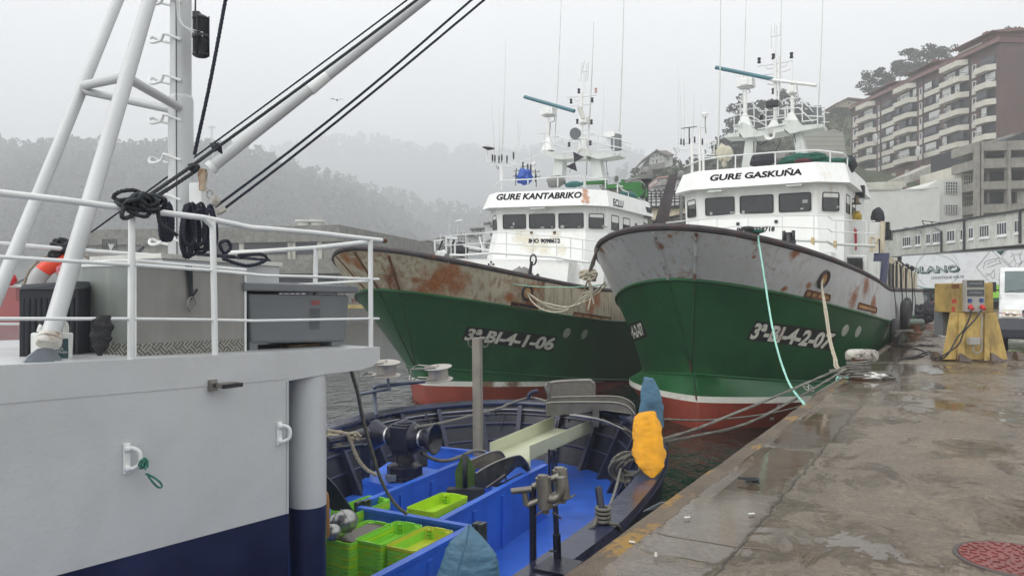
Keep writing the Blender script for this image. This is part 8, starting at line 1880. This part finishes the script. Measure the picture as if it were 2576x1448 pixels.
fb('S', [(575,440),(690,400),(690,262),(575,262)], 172.5, 8, 'side_wall', WALLW, FH); fb('S', [(440,197),(595,185),(720,250),(590,268)], 171.5, 6, 'side_roof', MATS['grey_brown_roof'], FH); win_in('S', 622, 300, 636, 328, 172.3, FH, AGL)
house('hill_house', 'pale house with a low roof on the crest left of the apartment block', 'M', [(75,595),(262,595),(262,555),(160,543),(75,580)], 215, 8, [((65,585),(160,540)), ((155,540),(275,552))], [(170,560,182,572),(215,565,225,575)], mat('tan_wall', (.38,.34,.26), .8), TILES)
PINKR = mat('pinkish_roof', (.42,.24,.22), .8, var=.15); VW = mat('village_white', (.58,.58,.56), .8, var=.1)
G5 = 'village houses seen between the two trawlers'
vil = [
 ('S', [(330,780),(520,760),(520,660),(330,690)], 118, [((320,745),(480,660))], [(335,745,345,770),(350,742,360,768),(365,740,375,765)], VW, PINKR, 'pink roofed house low between the trawlers'),
 ('S', [(400,1000),(600,980),(600,700),(400,720)], 112, [((390,725),(620,690))], [(420,750,450,790),(480,745,510,785),(540,742,575,780),(420,830,450,870),(480,826,510,866),(540,820,575,860)], VW, mat('grey_village_roof', (.3,.29,.28), .8), 'white flats with balconies behind the dark funnel'),
 ('S', [(600,1000),(830,960),(830,600),(600,650)], 126, [((590,655),(700,590)), ((695,590),(840,600))], [(640,700,670,740),(700,690,730,730),(760,680,790,720),(640,800,670,840),(700,790,730,830),(760,780,790,820)], VW, MATS['grey_village_roof'], 'tall white house right of the dark funnel'),
 ('S', [(60,760),(330,740),(330,640),(180,600),(60,640)], 130, [((40,645),(185,598)), ((180,598),(345,640))], [(100,680,120,700),(160,675,180,695)], VW, MATS['grey_village_roof'], 'pale house behind the green crane')]
for zk, w_, d, rf, wn, wm_, rm_, l in vil: house('village_house', l, zk, w_, d, 7, rf, wn, wm_, rm_)
house('chimney_house', 'red roofed house with two white chimneys above the crane', 'S', [(460,680),(600,640),(600,590),(460,600)], 135, 6, [((455,605),(610,585))], [(480,620,495,640)], VW, PINKR)
vil2 = [
 ([(1120,640),(1400,640),(1400,330),(1120,340)], 150, [((1100,322),(1420,305))], [(1150,340,1185,370),(1210,340,1230,370),(1250,335,1280,368),(1300,335,1330,366),(1250,425,1280,450),(1300,425,1330,450)], 'white house with dark windows left of the rusty trawler wheelhouse'),
 ([(1385,640),(1570,640),(1570,215),(1400,225)], 146, [((1375,215),(1580,195))], [(1500,235,1540,290),(1500,400,1540,450)], 'tall pale house touching the rusty trawler wheelhouse'),
 ([(1060,700),(1300,740),(1300,500),(1150,450),(1060,460)], 140, [((1050,455),(1160,435)), ((1155,435),(1310,500))], [(1090,520,1110,560)], 'white gable with a grey side wall by the trawler railing'),
 ([(860,700),(1000,700),(1000,440),(860,450)], 142, [((850,448),(1010,425))], [(880,500,900,540),(940,500,960,540)], 'narrow grey house between trawler rails'),
 ([(420,600),(650,600),(650,500),(520,505),(420,545)], 160, [((400,545),(520,500)), ((515,500),(660,480))], [(560,530,580,560),(600,525,620,555)], 'low distant house above the fish market roof'),
 ([(1380,760),(1560,760),(1560,590),(1380,600)], 138, [((1370,610),(1560,510))], [(1420,640,1450,680),(1490,640,1520,680)], 'roofed house low behind the trawler railing'),
 ([(180,620),(440,640),(440,590),(180,560)], 165, [((170,565),(330,545)), ((325,545),(450,590))], [(230,580,245,600),(300,585,315,605)], 'row house with white chimneys beyond the fish market')]
for w_, d, rf, wn, l in vil2: house('village_house', l, 'R', w_, d, 7, rf, wn, VW, MATS['grey_village_roof'])
for x, yt, yb in ((712,95,430),(980,200,420),(873,235,420),(538,385,520)):
    mb = MB(); mb.tube([V(q('R', x+3, yb), 90), V(q('R', x, yt), 90)], [.09, .03], 6); tag(mb.build('yacht_mast', SHIPG), f'thin pale mast standing {"left of" if x < 800 else "among"} the village houses' if x in (712, 980) else ('dark church-like spire pole among the roofs' if x == 873 else 'short distant pole above the market roof'), 'mast')
# fish market across the water
FC = V((849, 566), 100); TF = math.radians(12.6); FR = VPlane(FC.x, FC.y, TF); FLp = VPlane(FC.x, FC.y, TF-PI/2); nR, nL = FR.n, -FR.u
fm = thing('fish_market', 'long stained concrete fish market hall across the water', 'market hall', wz(FC, 0)); Ht = FC.z
lu_ = FLp.u
def fe(mb, n, mt, p=None): return mb.build(n, mt, p or fm, world=True)
c0_ = wz(FC, 0); cL = c0_+lu_*42; cR = c0_+FR.u*62
mb = MB(); mb.hexa([wz(p, 0) for p in (c0_, cR, cR+lu_*42, cL)], [wz(p, Ht-2.2) for p in (c0_, cR, cR+lu_*42, cL)]); hall = fe(mb, 'hall_wall', mat('weathered_hall_concrete', (.25,.245,.22), .85, var=.15, vs=.4, streak=.8, scol=(.09,.09,.08), dirt=.4))
STP = mat('patchy_parapet', (.19,.185,.165), .85, var=.35, vs=1.2, streak=.7, scol=(.045,.045,.04), rust=.9, rs=.9, thr=.5, rcol=(.36,.35,.31))
mb = MB(); e_ = lambda p, k: p+(nL*k+nR*k); mb.hexa([wz(p, Ht-2.2) for p in (c0_+nL*.5+nR*.5, cR+nR*.5, cR+lu_*42, cL+nL*.5)], [wz(p, Ht) for p in (c0_+nL*.5+nR*.5, cR+nR*.5, cR+lu_*42, cL+nL*.5)]); fe(mb, 'parapet', STP)
mb = MB(); mb.hexa([wz(p, 4.2) for p in (c0_+nL*3.4-lu_*4.5, c0_+nL*.02-lu_*4.5, cL+nL*.02, cL+nL*3.4)], [wz(p, 6.1) for p in (c0_+nL*3.4-lu_*4.5, c0_+nL*.02-lu_*4.5, cL+nL*.02, cL+nL*3.4)]); fe(mb, 'canopy', STP)
for x0, x1, y0, y1 in ((540,602,598,640),(608,722,596,640),(735,800,600,640)):
    a, b = FLp.pt((x0, y0)), FLp.pt((x1, y0)); z1_, z0_ = FLp.pt((x1, y0)).z, max(6.1, FLp.pt((x1, y1)).z); mb = MB(); mb.prism([wz(a, z0_)+nL*.04, wz(b, z0_)+nL*.04, wz(b, z1_)+nL*.04, wz(a, z1_)+nL*.04], -nL*.1); fe(mb, 'dark_opening', DARKI, hall)
for x in (604, 727, 733, 800): a = FLp.pt((x, 620)); mb = MB(); mb.prism([wz(a, 6)+nL*.25, wz(a+lu_*-.7, 6)+nL*.25, wz(a+lu_*-.7, Ht-2.2)+nL*.25, wz(a, Ht-2.2)+nL*.25], -nL*.3); fe(mb, 'concrete_column', CONCL, hall)
a, b = c0_+lu_*0, cL; mb = MB(); mb.prism([wz(a, .2)+nL*.05, wz(b, .2)+nL*.05, wz(b, 4.2)+nL*.05, wz(a, 4.2)+nL*.05], -nL*.1); fe(mb, 'loading_bay', DARKI, hall)
mb = MB()
for k in range(16): p = c0_+FR.u*(2+3.8*k)+nR*.3; mb.prism([wz(p, 0), wz(p+FR.u*.35, 0), wz(p+FR.u*.35, Ht-2.2), wz(p, Ht-2.2)], -nR*.3)
fe(mb, 'concrete_fins', CONCL, hall)
mb = MB(); mb.prism([wz(c0_, 4.3)+nR*.5, wz(cR, 4.3)+nR*.5, wz(cR, 5.6)+nR*.5, wz(c0_, 5.6)+nR*.5], -nR*.5); fe(mb, 'side_ledge', STP, hall)
for x in (765, 797):
    mb = MB(); c = V((x, 560), 106); c.z = Ht; mb.lathe([(.9,0),(.9,.9),(1.25,.95),(1.25,1.25),(.2,1.3)], c, n=20); fe(mb, 'roof_fan', WALLW)
mb = MB(); c = V((780, 560), 108); c.z = Ht+.1; mb.box(c, (6.5,2.5,1.0)); fe(mb, 'roof_plant', CONCL)
mb = MB()
for k in range(6): a = FLp.pt((700+14*k, 700)); mb.box(wz(a, 1.9)+nL*.6, (.5,.6,1.6)); mb.box(wz(a, 3.0)+nL*.6, (.8,.6,.12))
tag(mb.build('crate_shelves', mat('pale_violet_crates', (.4,.38,.45), .6, var=.3, vs=2)), 'pale shelving with crates in the loading bay of the fish market', 'shelving')
# far quays
FQ = mat('far_quay_wall', (.10,.095,.085), .8, streak=.6, dirt=.4)
mb = MB(); pl = [c0_+nL*6-lu_*12-FR.u*0, c0_+nR*9, cR+nR*9, cR+lu_*60, cL+lu_*10+nL*6]; pl[0] = c0_+nL*6+nR*9; mb.hexa([wz(p, -3) for p in (pl[0], pl[2], pl[3], pl[4])], [wz(p, -.02) for p in (pl[0], pl[2], pl[3], pl[4])]); tag(mb.build('far_quay', FQ), kind='structure')
mb = MB(); a, b = pl[0], pl[4]; mb.prism([wz(a, -.3)+nL*.05, wz(b, -.3)+nL*.05, wz(b, .12)+nL*.05, wz(a, .12)+nL*.05], -nL*.4); mb.prism([wz(a, -.3)+nR*.05, wz(pl[2], -.3)+nR*.05, wz(pl[2], .12)+nR*.05, wz(a, .12)+nR*.05], -nR*.4); tag(mb.build('far_quay_edge', mat('yellow_edge_paint', (.4,.3,.08), .6, var=.3)), kind='structure')
mb = MB(); mb.hexa([(-260,165,-3),(-40,165,-3),(-40,215,-3),(-260,215,-3)], [(-260,165,.3),(-40,165,.3),(-40,215,.3),(-260,215,.3)]); tag(mb.build('far_quay', FQ), kind='structure')
mb = MB(); mb.lathe([(.35,0),(.3,.1),(.25,.3),(.45,.45),(.4,.6)], V(q('F', 228, 602), 94), n=12); tag(mb.build('bollard', RUST), 'tiny dark bollard on the yellow edge of the far quay', 'bollard')
# red vessel moored far left, cars behind
rv = thing('red_vessel', 'red hulled workboat moored on the far side at the left edge', 'boat', wz(V((40, 800), 98), -2.1))
hp = [(-230,985-240),(0,0)]
mb = MB(); d = 98; outl = [(-60,806),(104,806),(112,752),(60,758),(-60,762)]
A_ = [V(p, d) for p in outl]; mb.hexa([wz(A_[0], -2.2), wz(A_[1]-Vector((1,0,0)), -2.2), wz(A_[1]+Vector((-1,5,0)), -2.2), wz(A_[0]+Vector((0,6,0)), -2.2)], [A_[4], A_[2], A_[2]+Vector((0,3,0)), A_[4]+Vector((0,7,0))]); mb.build('hull', mat('red_boat_paint', (.35,.03,.03), .5, dirt=.2), rv, world=True)
mb = MB(); mb.prism([V(p, 99) for p in ((-30,760),(40,758),(40,722),(22,716),(-30,716))], (0,4,0)); cbx = mb.build('cabin', mat('red_boat_cabin', (.30,.03,.03), .5), rv, world=True)
mb = MB(); mb.tube([V((78,756),99), V((66,700),99)], .2, 8); mb.tube([V((66,700),99), V((40,712),99)], .12, 6); mb.tube([V((66,730),99), V((92,716),99)], .1, 6); mb.build('deck_crane', LAMPD, rv, world=True)
mb = MB(); mb.prism([V(p, 97.6) for p in ((84,772),(106,772),(106,757),(88,757))], (0,.1,0)); mb.build('white_panel', WALLW, rv, world=True)
random.seed(50)
for i, (px, c, l) in enumerate(((30,(.55,.55,.55),'white parked car farthest left on the far quay'), (48,(.5,.5,.52),'white parked car next to the leftmost one on the far quay'), (66,(.3,.3,.32),'grey parked car on the far quay beside the white ones'), (-4,(.4,.4,.4),'pale parked car cut by the left edge of the picture'))):
    p = V((px, 753), 167); p.z = .3; o = thing('parked_car', l, 'car', p, group='cars parked on the far quay'); mm = mat(f'car_paint_{i}', c, .3)
    mb = MB(); mb.prism([p+Vector((x, -.8, z)) for x, z in ((-2,.3),(2,.3),(2.05,.8),(1.3,.9),(.8,1.4),(-1.1,1.4),(-1.7,.95),(-2.05,.85))], (0,1.7,0)); bd_ = mb.build('body', mm, o, bevel=.08, world=True)
    mb = MB(); mb.prism([p+Vector((x, -.82, z)) for x, z in ((-1.4,.93),(1.1,.93),(.7,1.33),(-1.0,1.33))], (0,.05,0)); mb.build('side_window', GLASS, bd_, world=True)
    for x in (-1.25, 1.25): mb = MB(); mb.cyl(p+Vector((x,-.85,.32)), p+Vector((x,-.6,.32)), .32, 12); mb.build('wheel', BLACK, o, world=True)
mb = MB(); mb.prism([V(p, 190) for p in ((-200,752),(250,748),(250,728),(120,722),(60,726),(-200,730))], (0,8,0)); fhall = tag(mb.build('harbour_shed', VW), 'long pale harbour shed at the foot of the wooded hill far left', 'shed')
hs2 = thing('orange_crane_truck', 'dark jib and lattice seen above the deckhouse across the harbour', 'crane', V((430,640),80))
mb = MB(); mb.tube([V(q('O', 1395, 1345), 80), V(q('O', 1460, 1275), 80)], .25, 6); mb.build('jib', LAMPD, hs2, world=True)
mb = MB()
for k in range(8): a = V(q('O', 1045+20*k, 1305), 85); mb.tube([a, a+Z3*1.1], .08, 4)
mb.tube([V(q('O', 1045, 1305), 85), V(q('O', 1203, 1300), 85)], .08, 4); mb.tube([V(q('O', 1045, 1328), 85), V(q('O', 1200, 1328), 85)], .08, 4); tag(mb.build('lattice_platform', LAMPD), 'dark lattice platform in the distance left of the white cabinet', 'platform')
mb = MB()
for k in range(4): mb.tube([V(q('O', 1125, 1320), 84), V(q('O', 1105+18*k, 1255+8*(k % 2)), 84)], .07, 4)
tag(mb.build('white_aerial', SHIPG), 'white aerial spikes above the distant lattice', 'aerial')
mb = MB(); mb.tube([V((536, 398), 620), V((532, 316), 620)], .9, 6); mb.box(V((533, 320), 620), (5,2,1.2)); tag(mb.build('hill_transmitter', SHIPG), 'faint transmitter mast on the foggy ridge', 'transmitter')
